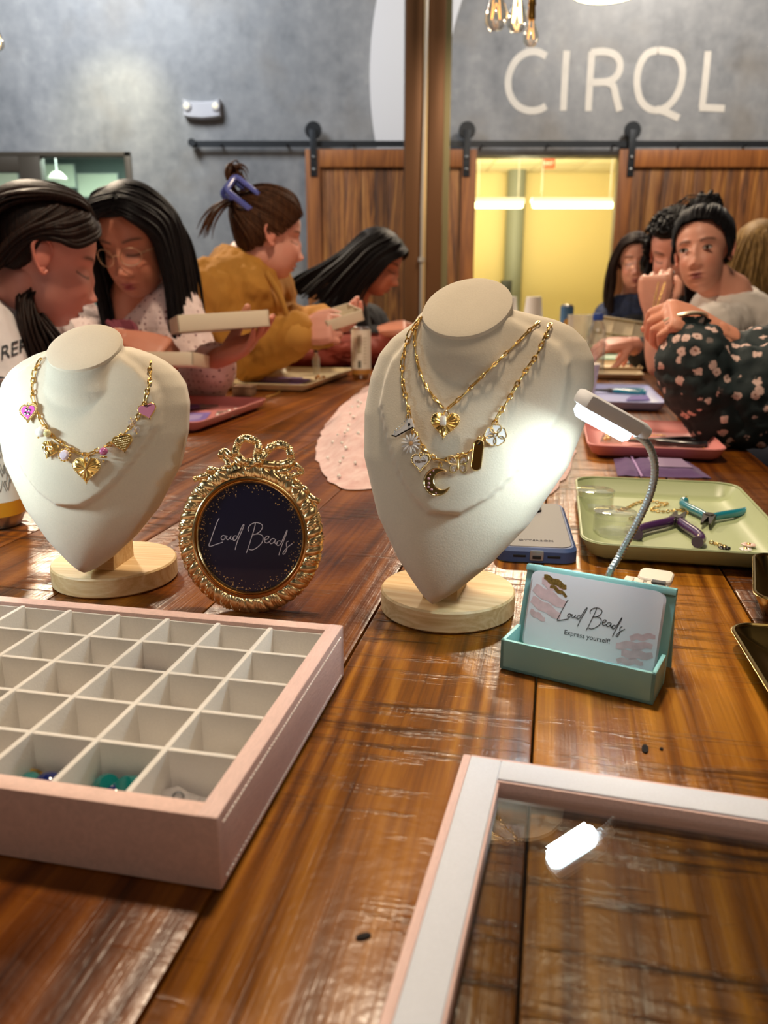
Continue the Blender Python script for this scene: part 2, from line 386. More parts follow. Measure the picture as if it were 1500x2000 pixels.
def barn_door(x0, x1, z0, z1, label, hangers, splits):
    t = root('barn_door', label, 'door', ((x0 + x1) / 2, WY - .07, z0)); W = x1 - x0; H = z1 - z0; st = .115
    xs = [x0 + st * .9] + splits + [x1 - st * .9]
    for a, b in zip(xs, xs[1:]):
        mb = MB(); mb.box(((a + b) / 2 - t.location.x, .004, H / 2), (b - a - .004, .022, H - .06), None, .003); mb.obj('plank', m_barn, t, True, 30, loc=(0, 0, 0))
    for a, b, c, d, nm in ((x0, x0 + st, 0, H, 'stile'), (x1 - st, x1, 0, H, 'stile'), (x0 + st, x1 - st, H - .13, H, 'rail'), (x0 + st, x1 - st, 0, .15, 'rail'), (x0 + st, x1 - st, .62, .75, 'rail')):
        mb = MB(); mb.box(((a + b) / 2 - t.location.x, -.014, (c + d) / 2), (b - a, .034, d - c), None, .004)
        o = mb.obj(nm, m_barn2, t, True, 30)
    for hxp in hangers:
        h = hxp - t.location.x
        mb = MB(); mb.box((h, -.036, H - .03), (.055, .008, .34), None, .003); mb.box((h, -.028, H + .1), (.05, .02, .1))
        hg = mb.obj('hanger_strap', m_black, t, True, 30)
        mb = MB(); mb.lathe([(0, -.012), (.06, -.012), (.066, -.006), (.058, 0), (.066, .006), (.06, .012), (0, .012)], 24, Mx((h, -.012, H + .14), (PI / 2, 0, 0))); mb.obj('wheel', m_black, hg)
        for dz_ in (-.06, -.15):
            mb = MB(); mb.ell((h, -.042, H + dz_), (.014, .008, .014), 10, 6); mb.obj('bolt', mat('steel', '#8a8a8a', .3, 1), hg)
    return t
bz = A(600, 292, WY - .09).z
lx0, lx1 = A(596, 300, WY - .08).x, A(931, 300, WY - .08).x
sp = [A(x, 400, WY - .08).x for x in (637, 673, 706, 731, 757, 800, 840, 868, 896)]
barn_door(lx0, lx1, .02, bz, 'left brown barn door of reclaimed planks behind the bronze column', [A(612, 280, WY - .1).x, A(912, 280, WY - .1).x], sp)
rx0 = A(1209, 300, WY - .08).x; rx1 = rx0 + 1.37
sp = [rx0 + .13 + 1.12 * k / 9 + random.uniform(-.02, .02) for k in range(1, 9)]
barn_door(rx0, rx1, .02, bz, 'right brown barn door of reclaimed planks beyond the seated women', [A(1235, 280, WY - .1).x, rx1 - .1], sp)
# ---- room behind the doorway
m_yel = mat('cream_wall_paint', '#e0d2a2', .8); m_tile = mat('ceiling_tile', '#d8cfae', .9, bump=(90, .2, .001))
RY = 12.0
b2 = MB(); b2.box((1.4, RY + .05, 1.35), (7, .1, 2.7)); struct(b2, 'wall_inner_back', m_yel)
b2 = MB(); b2.box((3.9, 9.6, 1.35), (.1, 5, 2.7)); struct(b2, 'wall_inner_right', m_yel)
b2 = MB(); b2.box((-.4, 9.6, 1.35), (.1, 5, 2.7)); struct(b2, 'wall_inner_left', m_yel)
ci = MB(); ci.box((1.75, 9.5, 2.72), (4.4, 5.2, .04)); ceil2 = struct(ci, 'ceiling_inner', m_tile)
for i in range(7):
    for j in range(8):
        mb = MB(); mb.box((-.1 + i * .61, 7.4 + j * .61, 2.69), (.598, .598, .02), None, .004); mb.obj('ceiling_tile', m_tile, ceil2, True, 30)
m_tube = mat('tube_light', '#fff3b0', .5, emit=7.0)
for (xa, xb) in ((924, 1021), (1040, 1207)):
    pa, pb = A(xa, 401, 9.2), A(xb, 399, 9.2); t = root('linear_light', 'left short glowing tube light in the doorway' if xa < 1000 else 'right long glowing tube light in the doorway', 'light', ((pa.x + pb.x) / 2, 9.2, pa.z))
    mb = MB(); mb.box((0, 0, 0), (pb.x - pa.x, .07, .055), None, .02); mb.obj('diffuser', m_tube, t)
    mb = MB(); mb.box((0, 0, .05), (pb.x - pa.x + .03, .09, .05)); mb.obj('housing', m_white, t, False)
    for s in (-1, 1):
        mb = MB(); mb.tube([(s * (pb.x - pa.x) * .4, 0, .07), (s * (pb.x - pa.x) * .4, 0, 2.68 - pa.z)], .006, 6); mb.obj('cable', m_white, t)
l = bpy.data.lights.new('inner_room_light', 'AREA'); l.energy = 110; l.size = 2.5; l.size_y = 2; l.shape = 'RECTANGLE'; l.color = (1, .84, .46)
o = bpy.data.objects.new('inner_room_light', l); COL.objects.link(o); o.location = (1.4, 9.6, 1.5); o.rotation_euler = (PI * .93, 0, 0)
l = bpy.data.lights.new('inner_room_fill', 'POINT'); l.energy = 60; l.shadow_soft_size = .3; l.color = (1, .88, .5)  # added soft point light to brighten the inner ceiling, no lamp body
o = bpy.data.objects.new('inner_room_fill', l); COL.objects.link(o); o.location = (1.6, 9.6, 2.0)
pc = A(1004, 500, 11.7)
mb = MB(); mb.lathe([(.13, 0), (.13, 2.68)], 24, Mx((pc.x, 11.75, 0))); struct(mb, 'trim_1', mat('grey_green_paint', '#7d8480', .5), None, True)
t = root('dark_speaker_post', 'black upright speaker in front of grey pipe in the far room', 'speaker', (A(988, 560, 11).x, 11, 0))
mb = MB(); mb.box((0, 0, .9), (.14, .14, .62), None, .01); mb.obj('cabinet', m_black, t); mb = MB(); mb.lathe([(.0, 0), (.16, 0), (.16, .02), (.02, .04), (.02, .6), (0, .6)], 16); mb.obj('stand', m_black, t)
t = root('exit_sign', 'small red exit sign high in the yellow lit room', 'sign', A(1071, 319, 10.5)); mb = MB(); mb.box((0, 0, 0), (.16, .04, .12), None, .008); mb.obj('case', mat('sign_red', '#c24a30', .5), t); mb = text_mb('EXIT', .055, .002, None, Mx((0, -.021, -.02), (PI / 2, 0, 0))); mb.obj('lettering', m_white, t, False)
mb = MB(); mb.tube([(0, 0, .06), (0, 0, 2.68 - t.location.z)], .01, 6); mb.obj('mount', m_white, t)
t = root('air_vent', 'pale rectangular ceiling vent in the far yellow room', 'vent', A(1075, 330, 9.6)); t.location.z = 2.66
mb = MB(); mb.box((0, 0, 0), (.58, .58, .03), None, .008); mb.obj('frame', m_white, t)
for k in range(6): mb = MB(); mb.box((0, -.2 + k * .08, -.018), (.48, .05, .008), Mx((0, 0, 0))); mb.obj('slat', m_tile, t, False)
mb = MB(); mb.box((dx1 + .0, WY + .08, dz / 2), (.05, .2, dz)); struct(mb, 'trim_2', mat('door_trim', '#c9b98e', .6))
# ---- glazed front at the left
m_pane = thin_glass('window_glass', (.88, .95, .92), .02, .05, .4)
t = root('window_1', None, None, (wx0, WY, 0)); t['kind'] = 'structure'
def bar(x0, x1, z0, z1, nm='frame_bar', d=.1): mb = MB(); mb.box(((x0 + x1) / 2 - wx0, .03, (z0 + z1) / 2), (x1 - x0, d, z1 - z0), None, .004); return mb.obj(nm, m_dkbronze, t, True, 30)
xm0, xm1 = A(38, 320, WY).x, A(80, 320, WY).x
bar(wx0 - .05, wx0, 0, wz); bar(-3.75, wx0, wz - .035, wz); bar(xm0, xm1, 0, wz - .035); bar(-3.75, -3.66, 0, wz); bar(-3.66, xm0, A(0, 336, WY).z, wz - .035); bar(xm1, wx0 - .05, 0, .12); bar(-3.66, xm0, 0, .2)
mb = MB(); mb.box(((xm1 + wx0) / 2 - wx0 - .025, .03, wz / 2), (wx0 - xm1 - .05, .008, wz - .1)); mb.obj('pane', m_pane, t, False)
mb = MB(); mb.box(((-3.66 + xm0) / 2 - wx0, .03, 1.0), (xm0 + 3.66, .008, 1.7)); mb.obj('pane', m_pane, t, False)
m_off = mat('office_wall', '#c8d0c6', .8)
b2 = MB(); b2.box((-2.6, 10.4, 1.35), (4.2, .1, 2.7)); struct(b2, 'wall_office_back', mat('office_grey', '#6a7674', .8))
b2 = MB(); b2.box((-4.7, 8.7, 1.35), (.1, 3.5, 2.7)); struct(b2, 'wall_office_left', m_off)
b2 = MB(); b2.box((-.52, 8.7, 1.35), (.1, 3.5, 2.7)); struct(b2, 'wall_office_right', mat('office_grey', '#6a7674', .8))
b2 = MB(); b2.box((-2.6, 8.75, 2.74), (4.3, 3.5, .06)); struct(b2, 'ceiling_office', mat('office_ceiling', '#55605f', .9))
m_board = mat('whiteboard', '#e3ead8', .4)
for (x0, y0, x1, y1, Y, lab) in ((80, 322, 148, 366, 10.2, 'white board hung behind glass left of the seated women, under pendant'), (151, 340, 232, 384, 10.3, 'pale board behind glass, right one nearest window edge'), (-60, 336, 38, 372, 10.2, 'pale board behind glass at the far left edge')):
    a, b = A(x0, y0, Y), A(x1, y1, Y); t2 = root('whiteboard', lab, 'board', ((a.x + b.x) / 2, Y, (a.z + b.z) / 2))
    mb = MB(); mb.box((0, 0, 0), (b.x - a.x, .03, a.z - b.z)); mb.obj('panel', m_board, t2, False); mb = MB(); mb.box((0, .01, 0), (b.x - a.x + .03, .03, a.z - b.z + .03)); mb.obj('frame', mat('alu', '#a8aeb0', .4, .6), t2, False)
    mb = MB(); mb.box((0, .05, 0), (.1, .1 if Y > 10.25 else .2, .1)); mb.obj('bracket', mat('alu', '#a8aeb0', .4, .6), t2, False)
pl = A(112, 349, 9.0); t2 = root('pendant_lamp', 'small white dome pendant seen through the left window glass', 'lamp', pl)
mb = MB(); mb.lathe([(.02, .07), (.05, .06), (.10, 0), (.095, -.005), (.045, .05), (.02, .06)], 20); mb.obj('shade', mat('lamp_white', '#f2efe0', .4, emit=.6), t2); mb = MB(); mb.tube([(0, 0, .06), (0, 0, 2.7 - pl.z)], .006, 6); mb.obj('cord', m_white, t2)
l = bpy.data.lights.new('office_light', 'AREA'); l.energy = 170; l.size = 1.5; l.color = (.9, 1, .88)
o = bpy.data.objects.new('office_light', l); COL.objects.link(o); o.location = (-2.6, 8.6, 2.65)
# ---- bronze column, with bright strip between its two flanges
CY = 5.85
cx = [A(x, 500, CY).x for x in (789, 822, 831, 862, 874)]
col = root('steel_column', 'tall bronze steel column rising in front of the left barn door', 'column', ((cx[0] + cx[3]) / 2, CY, 0))
L = col.location.x
for a, b in ((cx[0], cx[1]), (cx[2], cx[3])): mb = MB(); mb.box(((a + b) / 2 - L, 0, 2.35), (b - a, .05, 4.7), None, .006); mb.obj('flange', m_bronze, col)
mb = MB(); mb.box(((cx[0] + cx[3]) / 2 - L, .16, 2.35), (cx[3] - cx[0], .26, 4.69)); mb.obj('core', mat('core_brown', '#3a2a1e', .5, .3), col, False)
mb = MB(); mb.box(((cx[1] + cx[2]) / 2 - L, -.01, 2.35), (cx[2] - cx[1] - .004, .04, 4.68)); mb.obj('strip', mat('brass_strip', '#e8c890', .3, .9), col, False)
mb = MB(); mb.box(((cx[3] + cx[4]) / 2 - L, .05, 2.35), (cx[4] - cx[3], .12, 4.69)); mb.obj('edge_trim', mat('olive_trim', '#7d7450', .4, .5), col, False)
t = root('conduit', 'thin pale conduit running down the front of the bronze column', 'pipe', (A(823, 500, CY - .06).x, CY - .06, 0))
mb = MB(); mb.tube([(0, 0, .0), (0, 0, 1.6), (.012, 0, 2.2), (.035, 0, 4.6)], .009, 8); mb.obj('pipe', mat('pale_metal', '#c8beb0', .35, .6), t)
mb = MB(); mb.lathe([(.0, 0), (.022, 0), (.022, .03), (0, .03)], 12, Mx((0, 0, A(823, 512, CY).z))); mb.obj('coupling', mat('pale_metal', '#c8beb0', .35, .6), t)
l = bpy.data.lights.new('wall_washer', 'SPOT'); l.energy = 60; l.spot_size = R(62); l.spot_blend = 1; l.color = (1, .90, .55); l.shadow_soft_size = .1
o = bpy.data.objects.new('wall_washer', l); COL.objects.link(o); q_ = A(235, 262, WY); o.location = q_ + Vector((0, -.9, .9)); o.rotation_euler = (q_ - o.location).to_track_quat('-Z', 'Y').to_euler()
# ---- emergency light, green screen on wall
e = A(397, 213, WY); t = root('emergency_light', 'white twin headed emergency light on the concrete wall', 'light', (e.x, WY, e.z))
out = [(-.145, .06), (-.10, .045), (0, .04), (.10, .045), (.145, .06), (.145, -.06), (.10, -.075), (0, -.082), (-.10, -.075), (-.145, -.06)]
mb = MB(); mb.prism(out, 0, .07, Mx((0, 0, 0), (PI / 2, 0, 0)), .01); mb.obj('body', mat('light_grey_plastic', '#c9c9cf', .5), t)
for s in (-1, 1):
    mb = MB(); mb.lathe([(.0, 0), (.028, 0), (.034, .012), (.03, .02), (0, .016)], 20, Mx((s * .112, -.065, .005), (PI / 2, 0, 0))); hd = mb.obj('lamp_head', mat('light_grey_plastic', '#c9c9cf', .5), t)
    mb = MB(); mb.ell((s * .112, -.083, .005), (.024, .008, .024), 16, 8); mb.obj('lens', mat('lens', '#f5ecd0', .15, emit=.35), hd)
e = A(345, 553, WY - .05); t = root('green_screen', 'glowing green exit panel low on the wall behind mustard jacket', 'sign', (e.x, WY, e.z))
mb = MB(); mb.box((0, -.03, 0), (.215, .06, .165), None, .012); mb.obj('case', mat('green_case', '#1f9c60', .4, emit=.5), t)
mb = MB(); mb.box((0, -.062, .004), (.195, .006, .14), None, .002); mb.obj('screen', mat('green_glow', '#2fd6a0', .4, emit=1.0), t)
for k in range(2): mb = MB(); mb.box((-.045 + k * .06, -.066, .01), (.04, .002, .05)); mb.obj('mark', mat('pale_green', '#9cf0d0', .4, emit=.9), t, False)
# ---- hanging bulbs and pendant
m_bulb = thin_glass('clear_bulb', (1, .97, .9), .02, .10, .8); m_fil = mat('filament', '#ffcf80', .4, emit=14); m_brass = mat('brass', '#c79a4a', .25, 1)
def bulb(px, py, Y, s, lab, lit, tilt=0):
    p = A(px, py, Y); t = root('hanging_bulb', lab, 'bulb', p, 0, 'clear bulbs at the top of the frame')
    mb = MB(); mb.lathe([(.002, -.048 * s), (.018 * s, -.044 * s), (.030 * s, -.028 * s), (.032 * s, -.008 * s), (.022 * s, .022 * s), (.013 * s, .042 * s), (.012 * s, .055 * s)], 24, None, False); mb.obj('globe', m_bulb, t)
    mb = MB(); mb.tube(cat([(-.006 * s, 0, .05 * s), (-.012 * s, 0, -.02 * s), (0, 0, .02 * s), (.012 * s, 0, -.02 * s), (.006 * s, 0, .05 * s)]), .0012 * s if not lit else .003 * s, 6); mb.obj('filament', m_fil if lit else mat('dim_filament', '#ffb860', .4, emit=2.5), t)
    mb = MB(); mb.lathe([(0, .05 * s), (.014 * s, .05 * s), (.016 * s, .06 * s), (.014 * s, .10 * s), (.017 * s, .105 * s), (.012 * s, .14 * s), (0, .14 * s)], 16); mb.obj('socket', m_brass, t)
    mb = MB(); mb.tube([(0, 0, .14 * s), (0, 0, 4.69 - p.z)], .003, 6); mb.obj('cord', m_black, t)
bulb(969, 22, 2.6, 1.05, 'clear unlit bulb, leftmost of the three hanging at top', 0)
bulb(1010, 30, 2.65, .95, 'brightly lit bulb between two clear ones at top', 1)
bulb(1037, 66, 2.55, .70, 'small clear bulb hanging lowest and rightmost of the three', 0)
bulb(-6, 78, 2.6, .6, 'small lit bulb cut by the left edge of the photo', 1)
p = A(1186, -14, 4.4); t = root('dome_pendant', 'large glowing dome pendant cut by the top edge', 'lamp', p)
mb = MB(); mb.lathe([(.17, 0), (.165, .03), (.12, .10), (.05, .15), (.0, .16)], 32, None, False); mb.obj('shade', m_black, t)
mb = MB(); mb.lathe([(0, -.012), (.12, -.008), (.172, .004), (.172, .012), (0, .012)], 32); mb.obj('diffuser', mat('pendant_diffuser', '#fff6c8', .5, emit=4.5), t)
mb = MB(); mb.tube([(0, 0, .15), (0, 0, 4.69 - p.z)], .006, 6); mb.obj('cord', m_black, t)

# ================================================================ TABLE
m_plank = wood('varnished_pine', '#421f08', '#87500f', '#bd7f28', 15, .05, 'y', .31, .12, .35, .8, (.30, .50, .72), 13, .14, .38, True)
tb = root('long_table', 'long varnished plank table with saw marks running away from the viewer', 'table', (0, 0, 0), -TA)
seams = [-.925, -.79, -.655, -.52, -.39, -.255, -.125, 0, .157, .31]
U0, U1 = -.12, 4.9
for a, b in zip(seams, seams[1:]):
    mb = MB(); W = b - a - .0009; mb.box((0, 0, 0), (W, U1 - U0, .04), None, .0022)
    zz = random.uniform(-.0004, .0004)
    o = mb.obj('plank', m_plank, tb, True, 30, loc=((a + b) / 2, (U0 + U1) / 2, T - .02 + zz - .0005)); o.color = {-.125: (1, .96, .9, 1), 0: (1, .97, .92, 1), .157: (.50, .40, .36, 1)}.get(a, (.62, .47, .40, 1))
m_leg = wood('dark_table_leg', '#1e0d06', '#3a1c0c', '#54300f', 9, .07, 'z', .5)
for lx in (-.86, .245):
    mb = MB(); mb.box((lx, (U0 + U1) / 2, T - .09), (.05, U1 - U0 - .3, .09), None, .004); mb.obj('apron', m_leg, tb)
    for ly in (.1, 1.65, 3.2, 4.65): mb = MB(); mb.box((lx, ly, (T - .135) / 2), (.09, .09, T - .135), None, .006); mb.obj('leg', m_leg, tb)
for vx, lab in ((-1.16, 'plain wooden bench along the left side of the table'), (.56, 'plain wooden bench along the right side of the table')):
    t = root('bench', lab, 'bench', UV(2.4, vx, -T), -TA)
    mb = MB(); mb.box((0, 0, .43), (.34, 4.2, .04), None, .006); mb.obj('seat', m_leg, t)
    for sx in (-.12, .12):
        for sy in (-1.9, 0, 1.9): mb = MB(); mb.box((sx, sy, .205), (.06, .06, .41), None, .004); mb.obj('leg', m_leg, t)
for px, py, a_, b_, rz in ((1260, 1462, .0018, .0042, -.1), (710, 1828, .0030, .0014, .5), (1292, 1462, .0009, .0011, 0)):
    p_ = tb.matrix_basis.inverted() @ G(px, py) if False else Matrix.Rotation(TA, 4, 'Z') @ G(px, py); mb = MB(); mb.lathe([(.0002, .0002), (.75, .00025), (1, .0002), (1, -.001), (.0002, -.001)], 14, Mx((p_.x, p_.y, T), (0, 0, rz), (a_, b_, 1))); mb.obj('nail_hole', mat('dark_hole', '#120805', .9), tb)
# ================================================================ CHARM TRAY
def leather(name, col, sc, rough=.55, st=.5):
    if name in MATS: return MATS[name]
    m = bpy.data.materials.new(name); MATS[name] = m; n = NT(m); v = n.coords(sc)
    f = n.noise(v, 90, 3, .5, 1.5); n.P(Base_Color=n.ramp(f, [(.3, tuple(c * .86 for c in hx(col))), (.7, hx(col))]), Roughness=rough, Normal=n.bump(f, st, .0008)); return m
m_pinkl = leather('pink_leatherette', '#ecc8c0', (9, 1.2, 9)); m_pinkf = leather('pink_leatherette_front', '#e6c0b4', (2.4, 2.4, 2.4), .6, .15)
def velvet(name, col):
    if name in MATS: return MATS[name]
    m = bpy.data.materials.new(name); MATS[name] = m; n = NT(m); v = n.coords()
    f = n.noise(v, 900, 3, .6); g = n.noise(v, 40, 4)
    n.P(Base_Color=n.ramp(n.mix(.4, f, g), [(.3, tuple(c * .9 for c in hx(col))), (.7, hx(col))]), Roughness=.9, Sheen_Weight=.25, Normal=n.bump(f, .25, .0006), Specular_IOR_Level=.2); return m
m_vel = velvet('cream_velvet', '#ece7e0'); m_greyvel = velvet('grey_velvet', '#dde2ee'); m_stitch = mat('white_thread', '#f3ebe6', .7)
TL, TP, NC = .196, .0352, 9; TW = NC * TP + .018; TH = .0345
ct = root('charm_tray', 'pink leatherette charm tray with cream velvet compartments at lower left', 'tray', UV(.2505, -.121), -TA)
wt = .0095
mb = MB(); mb.box((-TW / 2, TL / 2, .002), (TW - .002, TL - .002, .0038)); mb.obj('base', m_pinkf, ct, False)
for c, d, nm, m in (((-TW / 2, wt / 2, TH / 2 + .0005), (TW, wt, TH), 'front_panel', m_pinkf), ((-TW / 2, TL - wt / 2, TH / 2 + .0005), (TW, wt, TH), 'back_panel', m_pinkf), ((-wt / 2, TL / 2, TH / 2 + .0006), (wt, TL - .0004, TH + .0002), 'side_panel', m_pinkl), ((-TW + wt / 2, TL / 2, TH / 2 + .0006), (wt, TL, TH), 'side_panel', m_pinkl)):
    mb = MB(); mb.box(c, d, None, .0012); mb.obj(nm, m, ct)
mb = MB()
for zz in (TH - .0045, .004):
    for k in range(62):
        y = .006 + k * (TL - .012) / 62; mb.box((.0002, y, zz), (.0007, .0021, .0006))
mb.obj('stitching', m_stitch, ct, False)['kind'] = 'stuff'
mb = MB(); mb.box((-TW / 2, TL / 2, .0045), (TW - 2 * wt, TL - 2 * wt, .002)); mb.obj('velvet_floor', m_vel, ct, False)
for c, d in (((-TW / 2, wt + .0006, .018), (TW - 2 * wt, .0013, .0285)), ((-TW / 2, TL - wt - .0006, .018), (TW - 2 * wt, .0013, .0285)), ((-wt - .0006, TL / 2, .018), (.0013, TL - 2 * wt, .0285)), ((-TW + wt + .0006, TL / 2, .018), (.0013, TL - 2 * wt, .0285))):
    mb = MB(); mb.box(c, d); mb.obj('lining', m_vel, ct, False)
DH = TH - .0045
for k in range(1, NC): mb = MB(); mb.box((-wt - k * TP, TL / 2, .004 + DH / 2), (.0032, TL - 2 * wt - .0014, DH), None, .0011); mb.obj('divider', m_vel, ct)
RP = (TL - 2 * wt) / 5
for k in range(1, 5): mb = MB(); mb.box((-TW / 2, wt + k * RP, .0035 + DH / 2), (TW - 2 * wt - .0014, .0030, DH), None, .0011); mb.obj('divider', m_vel, ct)
m_gold = mat('gold', '#f0c878', .30, 1, bump=(60, .05, .0005)); m_gold2 = mat('pale_gold', '#f4dba0', .28, 1); m_silver = mat('silver', '#c9ccd0', .25, 1)
m_pearl = mat('pearl', '#f2ede4', .18, coat=.6, sss=.1); m_crys = thin_glass('crystal', (1, .97, .98), .02, .2, .9, .18, (.85, .82, .82))
m_teal = mat('teal_bead', '#12706e', .2, coat=.5); m_navy = mat('navy_bead', '#15225f', .15, coat=.6); m_green = mat('green_bead', '#2f8f72', .25, coat=.4)
def cellpt(col_, row, dx=.5, dy=.6, z=.0055): return UV(.2505 + wt + (row + dy) * RP, -.121 - wt - (col_ + dx) * TP, z)
def bead(kind, col_, row, dx, dy, lab, m, s=.006, rot=(0, 0, 0), name='bead', z=None):
    if row == 0: s *= 1.18; dy += .05; z = None if z is None else z * 1.15
    p = cellpt(col_, row, dx, dy, .0056 + (s * .9 if z is None else z)); t = root(name, lab, 'bead', p, rot[2])
    if kind == 'barrel':
        mb = MB(); M_ = Mx((0, 0, 0), (rot[0], rot[1], 0)); mb.lathe([(.0008, -s * 1.4), (s * .7, -s * 1.3), (s * .9, -s * .6), (s * .92, s * .6), (s * .7, s * 1.3), (.0008, s * 1.4)], 16, M_); mb.obj('body', m, t)
        mb = MB(); mb.lathe([(s * .75, -s * 1.42), (s * .9, -s * 1.25), (s * .75, -s * 1.1)], 16, M_, False); mb.obj('gold_cap', m_gold, t)
    elif kind == 'round':
        mb = MB(); mb.ell((0, 0, 0), (s, s, s * .9), 18, 10); mb.obj('body', m, t); mb = MB(); mb.lathe([(s * .15, -s * .98), (s * .3, -s * .93), (s * .3, -s * .85)], 12, Mx((0, 0, 0), (PI / 2, 0, .5)), False); mb.obj('hole_rim', m_gold, t)
    elif kind == 'crystal':
        mb = MB(); mb.lathe([(.0006, -s), (s * .7, -s * .6), (s, 0), (s * .7, s * .6), (.0006, s)], 7, Mx((0, 0, 0), (rot[0], rot[1], 0))); mb.obj('body', m, t, False); mb = MB(); mb.tube([(s * .3 * math.cos(a), s * .3 * math.sin(a), s) for a in [k * PI / 4 for k in range(8)]], .0005, 6, True, Mx((0, 0, 0), (rot[0], rot[1], 0))); mb.obj('ring', m_silver, t)
    elif kind == 'ring':
        for q in range(2): mb = MB(); mb.tube([(s * math.cos(a) + q * s, s * math.sin(a), 0) for a in [k * PI / 8 for k in range(16)]], .0006, 6, True, Mx((0, 0, 0), (1.0 - q * .8, .3, 0))); mb.obj('link', m_gold, t)
    elif kind == 'shell':
        mb = MB(); mb.ell((0, 0, 0), (s * 1.6, s, s * .5), 20, 10); mb.obj('body', m, t); mb = MB(); mb.tube([(-s * 1.5, 0, s * .1), (0, -s * .2, s * .52), (s * 1.5, 0, s * .1)], .0004, 6); mb.obj('seam', m_gold, t)
    elif kind == 'flower':
        mb = MB()
        for q in range(5): mb.ell((s * .6 * math.cos(q * 1.257), s * .6 * math.sin(q * 1.257), 0), (s * .5, s * .5, s * .3), 10, 6)
        mb.obj('petals', m, t); mb = MB(); mb.ell((0, 0, s * .2), s * .3, 10, 6); mb.obj('centre', m_gold, t)
bead('crystal', 0, 0, .76, .64, 'clear faceted crystal, leftmost in the front right compartment', m_crys, .0070, (.6, .4, 0))
bead('crystal', 0, 0, .56, .60, 'clear crystal bead in middle of front right compartment', m_crys, .0062, (1.2, .1, 0))
bead('crystal', 0, 0, .34, .62, 'small clear crystal nearest the front right corner', m_crys, .0056, (.3, 1.1, 0))
bead('barrel', 1, 0, .82, .72, 'teal barrel bead leaning left in second front compartment', m_teal, .0056, (.75, .5, .3), z=.0068)
bead('barrel', 1, 0, .36, .74, 'teal barrel bead leaning right in second front compartment', m_teal, .0060, (.75, -.4, -.3), z=.0070)
bead('round', 1, 0, .60, .60, 'navy round bead between two teal barrels', m_navy, .0062)
bead('barrel', 1, 0, .44, .46, 'green barrel bead at the front of second compartment', m_green, .0058, (1.0, .7, 0), z=.0062)
bead('round', 2, 0, .58, .62, 'navy round bead in the third front compartment', m_navy, .0066)
bead('round', 2, 0, .34, .62, 'smaller navy bead beside the divider of third compartment', m_navy, .0056)
bead('barrel', 2, 0, .84, .56, 'teal barrel bead lying in the third front compartment', m_teal, .0056, (1.3, .9, 0), z=.006)
bead('ring', 0, 1, .42, .76, 'pair of gold jump rings in right column, second row', m_gold, .0042)
bead('ring', 1, 2, .74, .84, 'pair of gold jump rings in second column, middle row', m_gold, .0040)
bead('shell', 2, 3, .76, .80, 'brown polished shell bead in third column, fourth row', mat('brown_shell', '#7a4a3a', .25, coat=.5), .0078, name='shell_bead')
bead('ring', 3, 2, .80, .84, 'pair of gold jump rings in fourth column, middle row', m_gold, .0038)
bead('ring', 5, 3, .18, .86, 'pair of gold jump rings in sixth column, fourth row', m_gold, .0038)
bead('flower', 6, 4, .35, .80, 'pink flower bead in the back row near the left edge', mat('pink_enamel', '#d98ba0', .3, coat=.5), .0070, name='flower_bead', z=.009)

# ================================================================ GLASS LID
lc = G(905, 1470, .012); ld = root('glass_lid', 'pink and grey framed glass lid lying flat at lower right', 'lid', (lc.x, lc.y, T), R(-15.3))
LW, LL, LH = .31, .205, .012; bw = .0195; pr = .0042
m_pane2 = thin_glass('lid_glass', (.94, .97, .96), .008, .07, .55)
def lidbar(x0, x1, y0, y1, z0, z1, nm, m, bev=.001): mb = MB(); mb.box(((x0 + x1) / 2, (y0 + y1) / 2, (z0 + z1) / 2), (x1 - x0, y1 - y0, z1 - z0), None, bev); return mb.obj(nm, m, ld)
lidbar(0, pr, -LL, 0, .0003, LH - .0004, 'pink_edge', m_pinkl); lidbar(LW - pr, LW, -LL, 0, .0003, LH - .0004, 'pink_edge', m_pinkl)
lidbar(pr, LW - pr, -.0014, 0, .0003, LH - .0004, 'pink_edge', m_pinkl, .0004); lidbar(pr, LW - pr, -LL, -LL + .0014, .0003, LH - .0004, 'pink_edge', m_pinkl, .0004)
lidbar(pr, bw, -LL + .0014, -.0014, .0005, LH, 'velvet_border', m_greyvel); lidbar(LW - bw, LW - pr, -LL + .0014, -.0014, .0005, LH, 'velvet_border', m_greyvel)
lidbar(bw, LW - bw, -bw + .002, -.0014, .0005, LH, 'velvet_border', m_greyvel); lidbar(bw, LW - bw, -LL + .0014, -LL + bw, .0005, LH, 'velvet_border', m_greyvel)
lidbar(bw, bw + .0012, -LL + bw, -bw, .0005, LH - .001, 'pink_lip', m_pinkl, .0003); lidbar(bw, LW - bw, -bw + .0008, -bw + .002, .0005, LH - .001, 'pink_lip', m_pinkl, .0003)
mb = MB(); mb.box((LW / 2, -LL / 2, .0056), (LW - 2 * bw + .006, LL - 2 * bw + .008, .0018)); mb.obj('glass_pane', m_pane2, ld, False)

